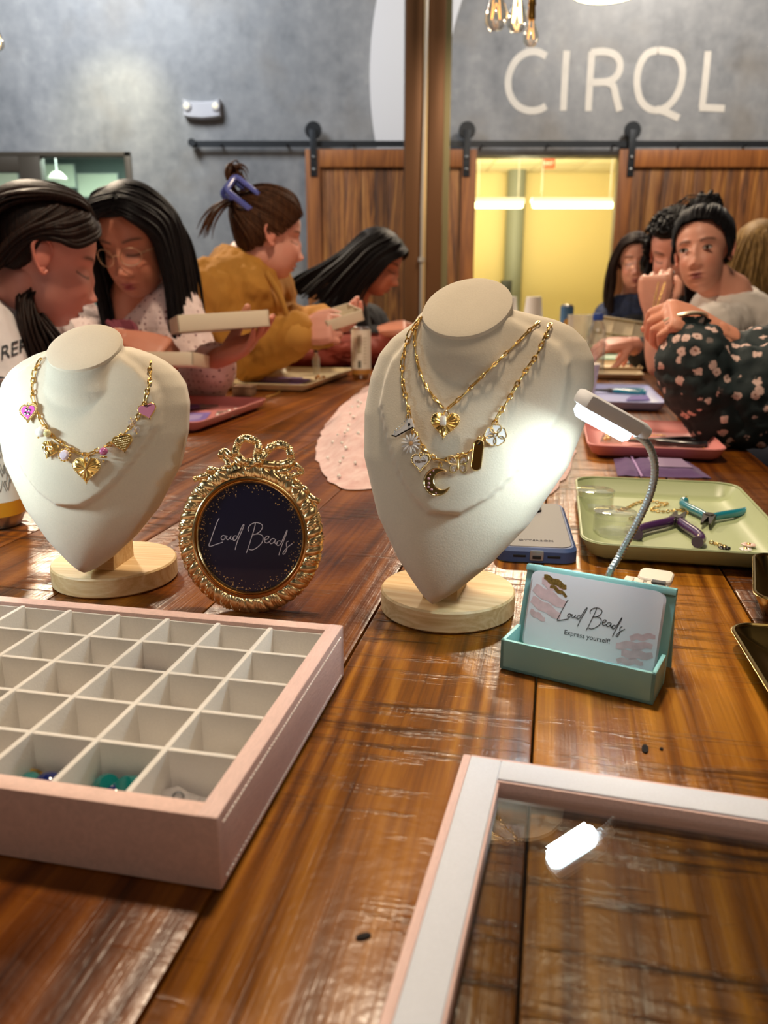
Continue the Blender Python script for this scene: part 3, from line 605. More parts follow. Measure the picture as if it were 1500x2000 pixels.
# ================================================================ NECKLACE BUSTS
m_bust = velvet('bust_velvet', '#ded1bb')
m_bam = wood('bamboo', '#c7a06a', '#dab986', '#e6cfa2', 60, .03, 'x', .5, 0, .1, 0, (.3, .5, .7), 3, .05)
WT = [(0, .004), (.008, .0150), (.028, .0355), (.055, .0560), (.095, .0755), (.125, .0815), (.150, .0820), (.166, .0785), (.177, .0710), (.185, .0610), (.191, .0500), (.196, .0360), (.198, .028)]
def bust(loc, rz, lean, sx, sz, label, tipz=.022, kn=1.0, roll=0):
    t = root('necklace_bust', label, 'display stand', loc, rz)
    H = .198; mb = MB(); NTt, NS = 84, 56; front = []; back = []
    def surf(s, tt):
        wv = interp(tt, WT); x = s * wv; e = min((1 - abs(s)) * wv, max(0, (H - tt)) * 1.1)
        D = .019 * math.sin(PI * min(1, (tt / H)) ** .75) + .004
        d = D * max(0, 1 - abs(s) ** 2.3) + .010 * math.sqrt(max(0, 1 - (1 - min(1, e / .013)) ** 2))
        wp = .0665 * math.sqrt(max(0, min(1, (tt - .066) / .068))) if tt < .15 else .0665 * max(.3, 1 - ((tt - .15) / .06) ** 2)
        d += .0064 * sm((wp - abs(x)) / .0022 + .2) if tt > .066 else 0
        return x, -d
    rings = []
    for i in range(NTt + 1):
        tt = H * i / NTt; ring = []
        for j in range(NS + 1): s = -1 + 2 * j / NS; s = math.sin(s * PI / 2); x, y = surf(s, tt); ring.append((x, y, tt))
        wv = interp(tt, WT)
        for j in range(7): s = 1 - 2 * j / 6; ring.append((s * wv * .97, .012 + .004 * (1 - s * s), tt))
        rings.append(ring)
    mb.loft(rings)
    def nring(c, rx, ry, tilt, n=40): return [(rx * math.cos(2 * PI * k / n), c[1] + ry * math.sin(2 * PI * k / n) * math.cos(tilt), c[2] + ry * math.sin(2 * PI * k / n) * math.sin(tilt)) for k in range(n)]
    nk = [((0, -.006, .122), .050, .014, .15), ((0, -.008, .143), .048, .0205, .25), ((0, -.009, .159), .0445, .0240, .36), ((0, -.010, .173), .0395, .0262, .48), ((0, -.011, .184), .0352, .0277, .60), ((0, -.012, .192), .0330, .0282, .70), ((0, -.0125, .198), .0320, .0285, .76)]; nk = [(c, a * (kn if i > 3 else 1), b * (kn if i > 3 else 1), q) for i, (c, a, b, q) in enumerate(nk)]
    mb.loft([nring(*k) for k in nk])
    me = remesh(mb, .0014, 4, .5)
    top = nk[-1]; sh = math.tan(lean)
    def xf(p): return Vector((p[0] * sx + roll * p[2] * sz - (.016 * (1 - sm((abs(p[0]) - .03) / .03)) * sm((p[2] - .14) / .05) if roll else 0), p[1] + sh * p[2] * sz, tipz + p[2] * sz))
    for v in me.vertices: v.co = xf(v.co)
    fo = mobj('bust_form', me, m_bust, t, True, 60)
    cp = MB(); rr = []
    for (k, dz) in ((1.0, -.002), (1.006, .0006), (.985, .0020), (.9, .0028), (.6, .0034), (.25, .0037), (.02, .0038)):
        n_ = Vector((0, -math.sin(top[3]), math.cos(top[3])))
        rr.append([xf(Vector(p) + n_ * dz) for p in nring(top[0], top[1] * k, top[2] * k, top[3])])
    cp.loft(rr); cp.obj('neck_cap', m_bust, t)
    by = .040
    mb = MB(); mb.lathe([(.0, 0), (.0505, 0), (.052, .0015), (.052, .0155), (.0508, .017), (0, .017)], 72, Mx((0, by, 0))); mb.obj('base', m_bam, t, True, 30)
    mb = MB(); mb.loft([[(-.013, y0, z), (.013, y0, z), (.013, y1, z), (-.013, y1, z)] for z, y0, y1 in ((.017, .012, .05), (.05, .018, .05), (.085, .030, .055))]); mb.obj('support_block', m_bam, t, True, 30)
    M_ = Matrix.Translation(loc) @ Matrix.Rotation(rz, 4, 'Z')
    bv = BVHTree.FromPolygons([M_ @ v.co for v in me.vertices], [list(p.vertices) for p in me.polygons])
    return t, bv
tipR = G(833, 1172, .022); busR, bvR = bust((tipR.x + .007, tipR.y + .002, T), R(-17), R(17), 1.0, 1.035, 'larger cream velvet necklace bust on round bamboo base, right of gold frame', .022, 1.0, math.tan(R(6.5)))
tipL = G(176, 1112, .022); busL, bvL = bust((tipL.x, tipL.y + .002, T), R(-8), R(12), .98, .88, 'smaller cream velvet necklace bust on round bamboo base, at the left', .022, .95)

# ---- chains and charms
def link_mesh(l, w_, r): 
    P = []
    for k in range(14):
        a = 2 * PI * k / 14; P.append(((w_ / 2 - r) * math.cos(a), (l / 2 - w_ / 2) * (1 if math.sin(a) > .01 else (-1 if math.sin(a) < -.01 else 0)) + (w_ / 2 - r) * math.sin(a), 0))
    mb = MB(); mb.tube(P, r, 6, True); return mb.mesh('link')
def onbust(bv, x, y, prev=None):
    h = bv.ray_cast(CP, ray(x, y).normalized())
    if h[0] is None:
        d = (prev - CP).length if prev else .62
        h = bv.find_nearest(CP + ray(x, y).normalized() * d)
    return h[0], h[1]
def chain(par, bv, px, lm_list, m, lift=.0012, nsub=8):
    loc = par.location; pts = []; nr = []; prev = None
    for p in cat([(a, b, 0) for a, b in px], nsub):
        q, nn = onbust(bv, p.x, p.y, prev); prev = q; pts.append(q + nn * lift); nr.append(nn)
    seg = [0]
    for a, b in zip(pts, pts[1:]): seg.append(seg[-1] + (b - a).length)
    s = 0; k = 0; i = 0
    while True:
        me, pitch = lm_list[k % len(lm_list)]; mid = s + pitch / 2
        if mid > seg[-1]: break
        while seg[i + 1] < mid and i < len(seg) - 2: i += 1
        f = (mid - seg[i]) / max(1e-9, seg[i + 1] - seg[i]); p = pts[i].lerp(pts[i + 1], f)
        d = (pts[min(len(pts) - 1, i + 2)] - pts[max(0, i - 1)]).normalized(); nn = nr[i]
        z = (nn - d * nn.dot(d)).normalized(); M_ = Matrix((d.cross(z), d, z)).transposed().to_4x4() @ Matrix.Rotation((R(20) if k % 2 else R(75)) * (1 if k % 4 < 2 else -1), 4, 'Y')
        o = mobj('link', me, m, par); o.matrix_local = Matrix.Translation(p - loc) @ M_
        s += pitch; k += 1
LKb = link_mesh(.0082, .0046, .00062); LKs = link_mesh(.0052, .0040, .00058); LKp = link_mesh(.0090, .0030, .00050); LKq = link_mesh(.0050, .0028, .00050)
for q in (LKb, LKs, LKp, LKq): q.materials.append(m_gold)
class Charm:
    def __init__(s, par, bv, px, py, scale, rot=0, lift=.0018):
        q, nn = onbust(bv, px, py); loc = par.location
        up = Vector((0, 0, 1)); y = (up - nn * up.dot(nn)).normalized(); x = y.cross(nn)
        s.par = par; s.M = Matrix.Translation(q + nn * lift - loc) @ Matrix((x, y, nn)).transposed().to_4x4() @ Matrix.Rotation(rot, 4, 'Z') @ Matrix.Scale(scale, 4)
    def part(s, nm, mb, m, par=None, smooth=True, ang=40):
        o = mb.obj(nm, m, par or s.par, smooth, ang); 
        if par is None: o.matrix_local = s.M
        return o
    def ring(s, par, y, m=None): 
        mb = MB(); mb.tube([(.0 + .16 * math.cos(a), y + .2 + .2 * math.sin(a), .06 + .1 * math.sin(a)) for a in [k * PI / 6 for k in range(12)]], .045, 6, True); mb.obj('jump_ring', m or m_gold, par)
HE = [((16 * math.sin(a) ** 3) / 17, (13 * math.cos(a) - 5 * math.cos(2 * a) - 2 * math.cos(3 * a) - math.cos(4 * a)) / 17) for a in [2 * PI * k / 48 for k in range(48)]]
def heart(k=1): return [(x * k, y * k) for x, y in HE]
def beads_round(mb, k, n_, r, z):
    P = heart(k); L = [0]
    for i in range(48): L.append(L[-1] + math.dist(P[i], P[(i + 1) % 48]))
    for j in range(n_):
        s = L[-1] * j / n_; i = max(q for q in range(48) if L[q] <= s); f = (s - L[i]) / (L[i + 1] - L[i]); a, b = P[i], P[(i + 1) % 48]
        mb.ell((lerp(a[0], b[0], f), lerp(a[1], b[1], f), z), r, 8, 5)
def sunburst(mb, amp=.07, z0=.1, z1=.22, n_=48):
    P = [(x, y) for x, y in HE]; rings = [[(x, y, 0) for x, y in P]]
    for k in (1, .93, .6, .25, .04): rings.append([(x * k, y * k + 0 * (1 - k), z0 + (z1 - z0) * (1 - k) + (amp * (1 if i % 2 else 0) * k if k < 1 else 0)) for i, (x, y) in enumerate(P)])
    mb.loft(rings)
# -- left necklace
nl = root('charm_necklace', 'gold charm necklace with pink hearts on the smaller left bust', 'necklace', tipL)
chain(nl, bvL, [(82, 702), (71, 722), (66, 748), (66, 775), (72, 797), (80, 817), (92, 838), (108, 855), (128, 870), (150, 883), (172, 888), (190, 881), (215, 868), (235, 855), (252, 838), (270, 815), (282, 790), (288, 765), (292, 735), (294, 706)], [(LKb, .0066), (LKs, .0036)], m_gold)
m_hot = mat('pink_enamel_bright', '#d95fb4', .2, coat=.6); m_pk = mat('pink_enamel_soft', '#e08fae', .2, coat=.6); m_we = mat('white_enamel', '#ece8e6', .2, coat=.6)
c = Charm(nl, bvL, 60, 806, .0083, .15); mb = MB(); mb.prism(heart(1), 0, .16, None, .04); h = c.part('enamel_heart', mb, m_gold2); h['label'] = 'bright pink heart with beaded gold edge'
mb = MB(); mb.prism(heart(.78), .14, .19); mb.obj('enamel', m_hot, h, False); mb = MB(); beads_round(mb, .97, 30, .10, .14); mb.obj('beaded_edge', m_gold2, h)
mb = MB()
for q in range(4): mb.ell((.25 * math.cos(q * PI / 2 + .5), .25 * math.sin(q * PI / 2 + .5) - .02, .22), (.16, .16, .06), 8, 5)
mb.obj('flower', m_silver, h); c.ring(h, .45)
c = Charm(nl, bvL, 88, 846, .0060, 0); mb = MB(); mb.ell((0, 0, .5), (.8, .7, .6), 16, 10); h = c.part('pearl_charm', mb, m_pearl); h['label'] = 'cream shell and pearl charm'; mb = MB(); mb.ell((.8, -.1, .4), .5, 12, 8); mb.obj('pearl', mat('yellow_pearl', '#e8dca0', .3, coat=.4), h); mb = MB(); mb.ell((-.3, -.75, .5), .14, 8, 5); mb.obj('pin', m_gold, h); c.ring(h, .6)
c = Charm(nl, bvL, 101, 878, .0078, -.25); mb = MB(); sunburst(mb); h = c.part('heart_charm', mb, m_gold); h['label'] = 'gold ridged heart with a bright swirl'
mb = MB(); mb.tube(cat([(-.75, .3, .25), (-.35, .1, .3), (-.3, -.25, .3), (.1, -.5, .3), (.25, -.8, .22)]), .11, 8, False, None, .5); mb.tube(cat([(-.3, .2, .28), (.1, .3, .3), (.45, .1, .3), (.2, -.1, .3)]), .08, 8, False, None, .5); mb.obj('swirl', m_gold2, h); c.ring(h, .45)
c = Charm(nl, bvL, 131, 890, .0052, 0); mb = MB(); mb.lathe([(0, .05), (.7, .1), (.8, .4), (.5, .7), (0, .75)], 12); h = c.part('crystal_charm', mb, mat('pale_crystal', '#e9d8e4', .08, coat=1)); mb = MB()
for q in range(12): mb.ell((.85 * math.cos(q * PI / 6), .85 * math.sin(q * PI / 6), .3), .2, 8, 5)
mb.obj('gold_setting', m_gold, h); c.ring(h, .9)
c = Charm(nl, bvL, 172, 916, .0112, 0); mb = MB(); sunburst(mb); h = c.part('heart_charm', mb, m_gold); h['label'] = 'largest gold sunburst heart at the centre'
mb = MB(); beads_round(mb, 1.0, 44, .055, .09); mb.obj('beaded_edge', m_gold2, h); mb = MB(); mb.tube([(.35, .75, .16), (.0, -.02, .27), (-.2, -.68, .16)], .07, 6, False, None, .5); mb.obj('ray', m_gold2, h); c.ring(h, .42)
c = Charm(nl, bvL, 206, 884, .0044, 0)
mb = MB(); mb.ell((0, .1, .6), (.75, .7, .6), 14, 8); h = c.part('pink_crystal_drop', mb, mat('pink_crystal', '#c46a9a', .08, coat=1)); mb = MB(); mb.lathe([(.0, -.1), (.6, 0), (.65, .2), (.2, .3), (0, .3)], 12, Mx((0, -.75, .6), (PI / 2, 0, 0))); mb.ell((0, -1.6, .6), .22, 8, 5); mb.obj('gold_cap', m_gold, h); c.ring(h, .75)
c = Charm(nl, bvL, 241, 865, .0082, .2); mb = MB(); mb.prism(heart(1), 0, .18, None, .06); h = c.part('heart_charm', mb, m_gold); h['label'] = 'hammered gold heart right of centre'; mb = MB()
for i in range(-4, 5):
    for j in range(-4, 4):
        x, y = i * .2 + (j % 2) * .1, j * .2
        if abs(x) + max(0, -y) * .9 < .72 and y < .55: mb.ell((x, y, .17), (.10, .07, .05), 7, 4)
mb.obj('hammer_marks', m_gold2, h)['kind'] = 'stuff'; c.ring(h, .45)
c = Charm(nl, bvL, 264, 835, .0046, 0); mb = MB(); mb.ell((-.2, .7, .6), (.75, .65, .6), 10, 6); h = c.part('clear_bead_pair', mb, m_crys, None, False); h['label'] = 'two clear beads on a gold pin'; mb = MB(); mb.ell((.3, -.5, .6), (.7, .62, .6), 10, 6); mb.obj('clear_bead', m_crys, h, False); mb = MB(); mb.tube([(-.5, 1.5, .6), (.5, -1.3, .6)], .1, 6); mb.obj('pin', m_gold, h)
c = Charm(nl, bvL, 289, 803, .0076, .25); mb = MB(); mb.prism(heart(1), 0, .2, None, .05); h = c.part('enamel_heart', mb, m_gold); h['label'] = 'soft pink heart with thin gold rim at right'; mb = MB(); mb.prism(heart(.9), .15, .24, None, .05); mb.obj('enamel', m_pk, h); c.ring(h, .45)
# -- right bust, short chain
ns = root('pendant_necklace', 'short paperclip chain necklace with single pearl heart on larger bust', 'necklace', tipR)
chain(ns, bvR, [(825, 622), (814, 642), (811, 670), (815, 702), (824, 735), (838, 762), (855, 785), (870, 800)], [(LKp, .0080), (LKq, .0036)], m_gold)
chain(ns, bvR, [(874, 800), (886, 790), (910, 768), (940, 737), (965, 713), (990, 690), (1015, 666), (1035, 646), (1055, 628)], [(LKp, .0080), (LKq, .0036)], m_gold)
c = Charm(ns, bvR, 871, 830, .0108, 0, .0022); mb = MB(); sunburst(mb, .08); h = c.part('heart_pendant', mb, m_gold); mb = MB(); beads_round(mb, 1.0, 44, .05, .09); mb.obj('beaded_edge', m_gold2, h)
mb = MB(); mb.box((-.06, .12, .36), (.42, .66, .3), Mx((0, 0, 0), (0, 0, .1)), .13); mb.obj('pearl', m_pearl, h); c.ring(h, .42); mb = MB(); mb.tube([(.0, -.3, .2), (0, -.75, .14)], .06, 6); mb.obj('ray', m_gold2, h)
# -- right bust, long chain
nr_ = root('charm_necklace', 'long gold charm necklace with moon and daisy on larger right bust', 'necklace', tipR + Vector((.001, 0, 0)))
chain(nr_, bvR, [(822, 624), (808, 642), (797, 668), (789, 700), (787, 730), (790, 760), (797, 790), (803, 820), (812, 845), (826, 872), (842, 890), (860, 898), (880, 897), (905, 890), (935, 868), (958, 840), (975, 810), (995, 778), (1008, 755), (1025, 728), (1045, 700), (1062, 665), (1074, 636)], [(LKb, .0068), (LKs, .0037)], m_gold)
c = Charm(nr_, bvR, 793, 836, .0078, -.1); sh = [(-.95, -1.0), (-.5, -1.05), (.2, -.45), (.95, .15), (.85, .4), (.5, .9), (.1, .8), (0, .2), (-.35, -.3), (-.8, -.6)]
mb = MB(); mb.prism(sh, 0, .22, None, .03); h = c.part('sneaker_charm', mb, m_we); h['label'] = 'white high top sneaker with black sole line'; mb = MB(); mb.tube([(-.95, -.98, .24), (-.5, -1.0, .24), (.2, -.42, .24), (.92, .12, .24)], .07, 6); mb.obj('sole_line', mat('black_enamel', '#141414', .25), h); mb = MB(); mb.ell((.45, .3, .24), (.14, .14, .05), 10, 5); mb.obj('badge', mat('black_enamel', '#141414', .25), h)
mb = MB()
for q in range(6): mb.ell((lerp(-.75, .1, q / 5), lerp(-.55, .72, q / 5), .24), .07, 7, 4)
mb.obj('laces', m_silver, h); c.ring(h, .75)
c = Charm(nr_, bvR, 806, 868, .0078, 0)
mb = MB(); mb.lathe([(0, .3), (.16, .28), (.2, .15), (0, .1)], 14); h = c.part('daisy_charm', mb, mat('peach_centre', '#d9a878', .3)); h['label'] = 'white many petalled daisy'
for q in range(14): mb = MB(); mb.ell((.6, 0, .18 + .05 * (q % 2)), (.38, .10, .06), 8, 5, Mx((0, 0, 0), (0, 0, q * 2 * PI / 14))); mb.obj('petal', m_we, h)
c.ring(h, .85)
c = Charm(nr_, bvR, 824, 903, .0076, .12); mb = MB(); mb.prism(heart(1), 0, .16, None, .04); h = c.part('enamel_heart', mb, m_gold2); h['label'] = 'white heart lettered Mama with a beaded edge'; mb = MB(); mb.prism(heart(.8), .14, .19); mb.obj('enamel', m_we, h, False); mb = MB(); beads_round(mb, .95, 34, .08, .14); mb.obj('beaded_edge', m_gold2, h)
mb = text_mb('Mama', .46, .02, None, Mx((0, -.12, .2), (0, 0, .12)), shear=.3); mb.obj('lettering', mat('brown_gold', '#8a6a3a', .3, .6), h, False); mb = MB(); mb.ell((.38, .32, .2), .09, 8, 5); mb.obj('crystal', m_silver, h); c.ring(h, .45)
c = Charm(nr_, bvR, 856, 942, .0094, 0); mo = [(math.cos(R(a)), math.sin(R(a))) for a in range(52, 345, 8)] + [(.38 + .74 * math.cos(R(a)), .12 + .74 * math.sin(R(a))) for a in range(325, 70, -9)]
mb = MB(); nm_ = len(mo); mb.v = []; 
def crescent(k, z0, z1):
    m2 = MB(); N2 = 24; rings = []
    for i in range(N2 + 1):
        a0 = R(lerp(52, 344, i / N2)); a1 = R(lerp(78, 322, i / N2)); p0 = Vector((math.cos(a0), math.sin(a0))); p1 = Vector((.40 + .70 * math.cos(a1), .12 + .70 * math.sin(a1))); m_ = (p0 + p1) / 2
        p0 = m_ + (p0 - m_) * k; p1 = m_ + (p1 - m_) * k; rings.append([(p0.x, p0.y, z0), (p0.x, p0.y, z1), (p1.x, p1.y, z1), (p1.x, p1.y, z0)])
    return m2.loft(rings)
h = c.part('moon_charm', crescent(1, 0, .14), m_gold); h['label'] = 'gold crescent moon with pink inset stones'; crescent(.72, .1, .145).obj('inset', mat('bronze_inset', '#7a6130', .4, .6), h, False)
mb = MB(); mb.tube([(math.cos(R(a)), math.sin(R(a)), .14) for a in range(52, 346, 8)], .06, 6); mb.tube([(.40 + .70 * math.cos(R(a)), .12 + .70 * math.sin(R(a)), .14) for a in range(78, 324, 8)], .05, 6); mb.obj('rim', m_gold2, h)
for q, (a, rr) in enumerate(((165, .68), (195, .62), (215, .75), (240, .7), (140, .75), (270, .82), (115, .85))): mb = MB(); mb.ell((rr * math.cos(R(a)), rr * math.sin(R(a)), .17), .11 if q < 4 else .07, 8, 5); mb.obj('stone', mat('rose_stone', '#b98a94', .15, coat=1), h)
mb = MB(); mb.tube([(.1 + .12 * math.cos(a), 1.22 + .22 * math.sin(a), .12) for a in [k * PI / 6 for k in range(12)]], .05, 6, True); mb.obj('jump_ring', m_gold, h)
c = Charm(nr_, bvR, 896, 908, .0072, .1); mb = MB(); mb.ell((0, 0, .15), (.09, .7, .1), 8, 8); h = c.part('butterfly_charm', mb, m_gold); h['label'] = 'open gold butterfly set with pale stones'
for s in (-1, 1):
    mb = MB(); mb.tube(cat([(s * .08, .1, .12), (s * .4, .75, .16), (s * .95, .75, .2), (s * .85, .15, .2), (s * .3, 0, .15)], 5, True), .07, 6, True); mb.tube(cat([(s * .08, 0, .12), (s * .7, -.1, .18), (s * .75, -.65, .2), (s * .35, -.8, .18), (s * .1, -.3, .14)], 5, True), .07, 6, True); wg = mb.obj('wing', m_gold2, h)
    mb = MB()
    for q in ((.55, .5), (.7, .3), (.35, .35), (.5, -.35), (.4, -.6)): mb.ell((s * q[0], q[1], .16), .13, 7, 4)
    mb.obj('stone', m_crys, wg, False)
c.ring(h, .6)
c = Charm(nr_, bvR, 933, 890, .0098, -.06); mb = MB(); mb.prism(rrect(.72, 2.2, .34, 5, 0, 0), 0, .1, None, .03); h = c.part('tag_charm', mb, mat('mirror_gold', '#e8b060', .12, 1)); h['label'] = 'polished mirror gold oblong tag'; mb = MB(); mb.prism(rrect(.28, .28, .13, 4, 0, .85), .1, .12); mb.obj('hole', mat('black_enamel', '#141414', .25), h, False); mb = MB(); mb.tube([(p[0], p[1], .09) for p in rrect(.70, 2.18, .34, 5)], .045, 6, True); mb.obj('rim', m_gold2, h); c.ring(h, .85)
c = Charm(nr_, bvR, 968, 852, .0080, 0); mb = MB(); mb.ell((0, 0, .25), (.22, .2, .12), 10, 6); h = c.part('camellia_charm', mb, m_we); h['label'] = 'white enamel camellia with gold rims'
for q in range(5):
    a = q * 2 * PI / 5 + .3; P = cat([(.15, 0, .12), (.42, .44, .2), (.84, .36, .14), (.88, 0, .2), (.84, -.36, .14), (.42, -.44, .2)], 5, True); Mq = Mx((0, 0, 0), (0, 0, a))
    mb = MB(); mb.prism([(p.x, p.y) for p in P], .02, .16, Mq); pe = mb.obj('petal', m_we, h); mb = MB(); mb.tube([(p.x, p.y, .16) for p in P], .045, 6, True, Mq); mb.obj('gold_rim', m_gold2, pe)
mb = MB(); mb.tube(cat([(-.2, -.1, .3), (-.05, .15, .38), (.2, .1, .38), (.1, -.12, .34)]), .06, 6); mb.obj('swirl', m_gold2, h); c.ring(h, .85)
# ================================================================ ROUND GOLD FRAME
LB = [[(447, 818), (428, 852), (394, 940), (358, 1042), (343, 1082), (362, 1091), (418, 1071), (482, 1048)],
      [(503, 986), (480, 984), (465, 1006), (475, 1026), (497, 1020), (507, 1000), (503, 986), (524, 990)],
      [(526, 985), (518, 1012), (531, 1024), (550, 1008), (564, 984), (556, 1012), (572, 1020), (590, 1008)],
      [(630, 988), (602, 984), (582, 1008), (592, 1030), (617, 1014), (642, 960), (674, 892), (690, 873), (688, 895), (656, 970), (626, 1040), (606, 1110), (608, 1116)],
      [(806, 852), (791, 918), (762, 1008), (736, 1088), (714, 1148)],
      [(738, 938), (732, 912), (756, 874), (806, 853), (858, 864), (874, 893), (848, 938), (802, 965), (772, 972), (836, 962), (876, 984), (872, 1036), (826, 1088), (776, 1116), (738, 1112)],
      [(893, 1020), (925, 1006), (937, 986), (917, 980), (897, 1003), (895, 1034), (918, 1046), (950, 1026)],
      [(994, 1006), (968, 1004), (946, 1030), (955, 1053), (982, 1040), (1003, 1008), (994, 1042), (1010, 1053), (1024, 1042)],
      [(1056, 1026), (1030, 1024), (1010, 1050), (1024, 1069), (1052, 1050), (1082, 988), (1104, 936), (1114, 918), (1110, 945), (1082, 1018), (1052, 1098), (1034, 1162)],
      [(1132, 1022), (1110, 1036), (1108, 1066), (1112, 1100), (1092, 1144), (1074, 1150), (1084, 1122), (1120, 1082), (1166, 1046)]]
def loud_beads(k, wd, z, M, ang):
    mb = MB(); ca, sa = math.cos(ang), math.sin(ang)
    for s in LB:
        P = cat([((x - 755) * k, -(y - 1005) * k, 0) for x, y in s], 6)
        ribbon(mb, [(p.x * ca - p.y * sa, p.x * sa + p.y * ca) for p in P], wd, z, .00012, M)
    return mb
fb = G(487, 1197); fz = .0575
fr = root('round_picture_frame', 'ornate round gold picture frame with bow holding a navy card', 'picture frame', (fb.x, fb.y + .004, T), R(-6))
FM = Mx((0, 0, .0), (R(-11), 0, 0)) @ Mx((0, 0, fz), (PI / 2, 0, 0)) @ Matrix.Rotation(R(-3), 4, 'Z')     # local X right, Y up, Z to the viewer
m_fgold = mat('antique_gold', '#f3d59e', .25, 1, bump=(350, .12, .0003)); m_fgold2 = mat('polished_gold', '#e6bf86', .2, 1)
mb = MB(); rings = []; NPH = 1100; NTH = 40
for i in range(NPH):
    ph = 2 * PI * i / NPH; ring = []
    for j in range(NTH):
        th = 2 * PI * j / NTH; w_ = (ph * 23 + th * 1.0) % (2 * PI); r = .0064; wv = w_ / (2 * PI)
        if wv < .52: r += .0006 * math.sin(PI * wv / .52) + .0009 * max(0, math.sin(ph * 170 + th * 4)) * max(0, math.sin(th * 9 + ph * 34))
        elif wv < .60: r -= .0009
        else: r += .0009 * math.sin(PI * (wv - .60) / .40)
        rr = .0500 + r * math.cos(th); ring.append((rr * math.cos(ph), 1.035 * rr * math.sin(ph), .7 * r * math.sin(th) + .001))
    rings.append(ring)
rings.append(rings[0]); mb.loft(rings, FM, False); mb.obj('rope_border', m_fgold, fr, True, 80)
def oval(prof, nm, m, n_=96, cap=False):
    mb = MB(); mb.loft([[(r * math.cos(2 * PI * k / n_), r * 1.035 * math.sin(2 * PI * k / n_), z) for k in range(n_)] for r, z in prof], FM, cap); return mb.obj(nm, m, fr, True, 50)
oval([(.0462, -.002), (.0462, .0035), (.0452, .0050), (.0440, .0052), (.0432, .0040), (.0428, .0024), (.0424, .0036), (.0416, .0040), (.0408, .0032), (.0404, .0012), (.0404, -.002)], 'inner_moulding', m_fgold2)
oval([(.0001, -.0052), (.049, -.0052), (.049, -.0005), (.0001, -.0005)], 'back_board', mat('black_felt', '#17151a', .9))
m_navyp = mat('navy_print', '#15122e', .30, coat=.3)
pr_ = oval([(.0001, .0002), (.0405, .0002), (.0405, .0006), (.0001, .0006)], 'navy_print', m_navyp)
mb = MB(); rg = random.Random(3)
for k in range(330):
    a = rg.random() * 2 * PI; rr = .0400 - abs(rg.gauss(0, .0032)); s = rg.choice((.00018, .00025, .0003, .0004, .00055))
    if rr < .028: continue
    mb.loft([[(rr * math.cos(a) + s * math.cos(q * PI / 3), 1.03 * rr * math.sin(a) + s * math.sin(q * PI / 3), z) for q in range(6)] for z in (.0006, .00072)], FM)
mb.obj('gold_flecks', mat('fleck_gold', '#d2a468', .4, .15), pr_, False)['kind'] = 'stuff'
loud_beads(.0000800, .00062, .00062, FM @ Mx((0, -.0008, 0)), R(3.5)).obj('lettering', mat('pale_print', '#d8cdd2', .5), pr_, False)
K = .0000816; fp = lambda P, z=.004: [((x - 755) * K, -(y - 975) * K, z) for x, y in P]
def ribbon3(pts, nm, z, wd=.0031):
    mb = MB(); P = cat(fp(pts, z), 16); P = [p + Vector((0, 0, .0012 * math.sin(i * .27))) for i, p in enumerate(P)]
    mb.tube(P, [wd * (1 + .09 * math.sin(i * 1.57)) for i in range(len(P))], 10, False, FM, .6, (0, 0, 1)); mb.obj(nm, m_fgold, fr, True, 70)
ribbon3([(800, 262), (776, 190), (798, 120), (742, 62), (655, 52), (600, 100), (580, 172), (604, 228), (690, 268), (790, 266)], 'bow_loop', .005)
ribbon3([(826, 240), (868, 168), (918, 112), (1000, 84), (1072, 112), (1104, 180), (1092, 244), (1000, 272), (850, 272)], 'bow_loop', .005)
ribbon3([(780, 275), (680, 300), (600, 270), (545, 225), (470, 180), (440, 230), (512, 290), (505, 345), (430, 374), (350, 362), (318, 410), (240, 448), (192, 470)], 'ribbon_tail', .004, .0023)
ribbon3([(850, 280), (950, 335), (1060, 318), (1150, 265), (1208, 318), (1165, 352), (1098, 382), (1120, 440), (1200, 470), (1262, 480), (1292, 535), (1392, 585)], 'ribbon_tail', .004, .0023)
mb = MB(); mb.ell(fp([(806, 258)], .007)[0], (.0034, .0032, .0028), 16, 10, FM); mb.obj('bow_knot', m_fgold, fr)
mb = MB()
for s, P in ((-1, [(760, 285), (720, 330), (685, 345)]), (1, [(850, 290), (900, 340), (960, 385)]), (-1, [(700, 300), (600, 350), (480, 400)]), (1, [(930, 320), (1010, 390), (1060, 440)])):
    q = cat(fp(P, .0042), 6); mb.tube(q, lambda t: .0009 + .0022 * math.sin(PI * min(1, t * 1.02)), 8, False, FM, .5)
mb.obj('leaf_spray', m_fgold2, fr)
mb = MB(); rings = []
for k in range(37):
    a = R(28 + 122 * k / 36); th = .0035 + .0075 * math.sin(PI * k / 36); r0 = .0458
    rings.append([(rr * math.cos(a), 1.035 * rr * math.sin(a), z) for rr, z in ((r0, -.003), (r0, .0030), (r0 + th, .0030), (r0 + th, -.003))])
mb.loft(rings, FM); mb.obj('crest_plate', m_fgold, fr)
mb = MB(); mb.box((0, 0, .0), (.03, .0015, .075), Mx((0, .031, .0372), (R(24), 0, 0))); mb.obj('easel_stand', mat('black_felt', '#17151a', .9), fr, False)

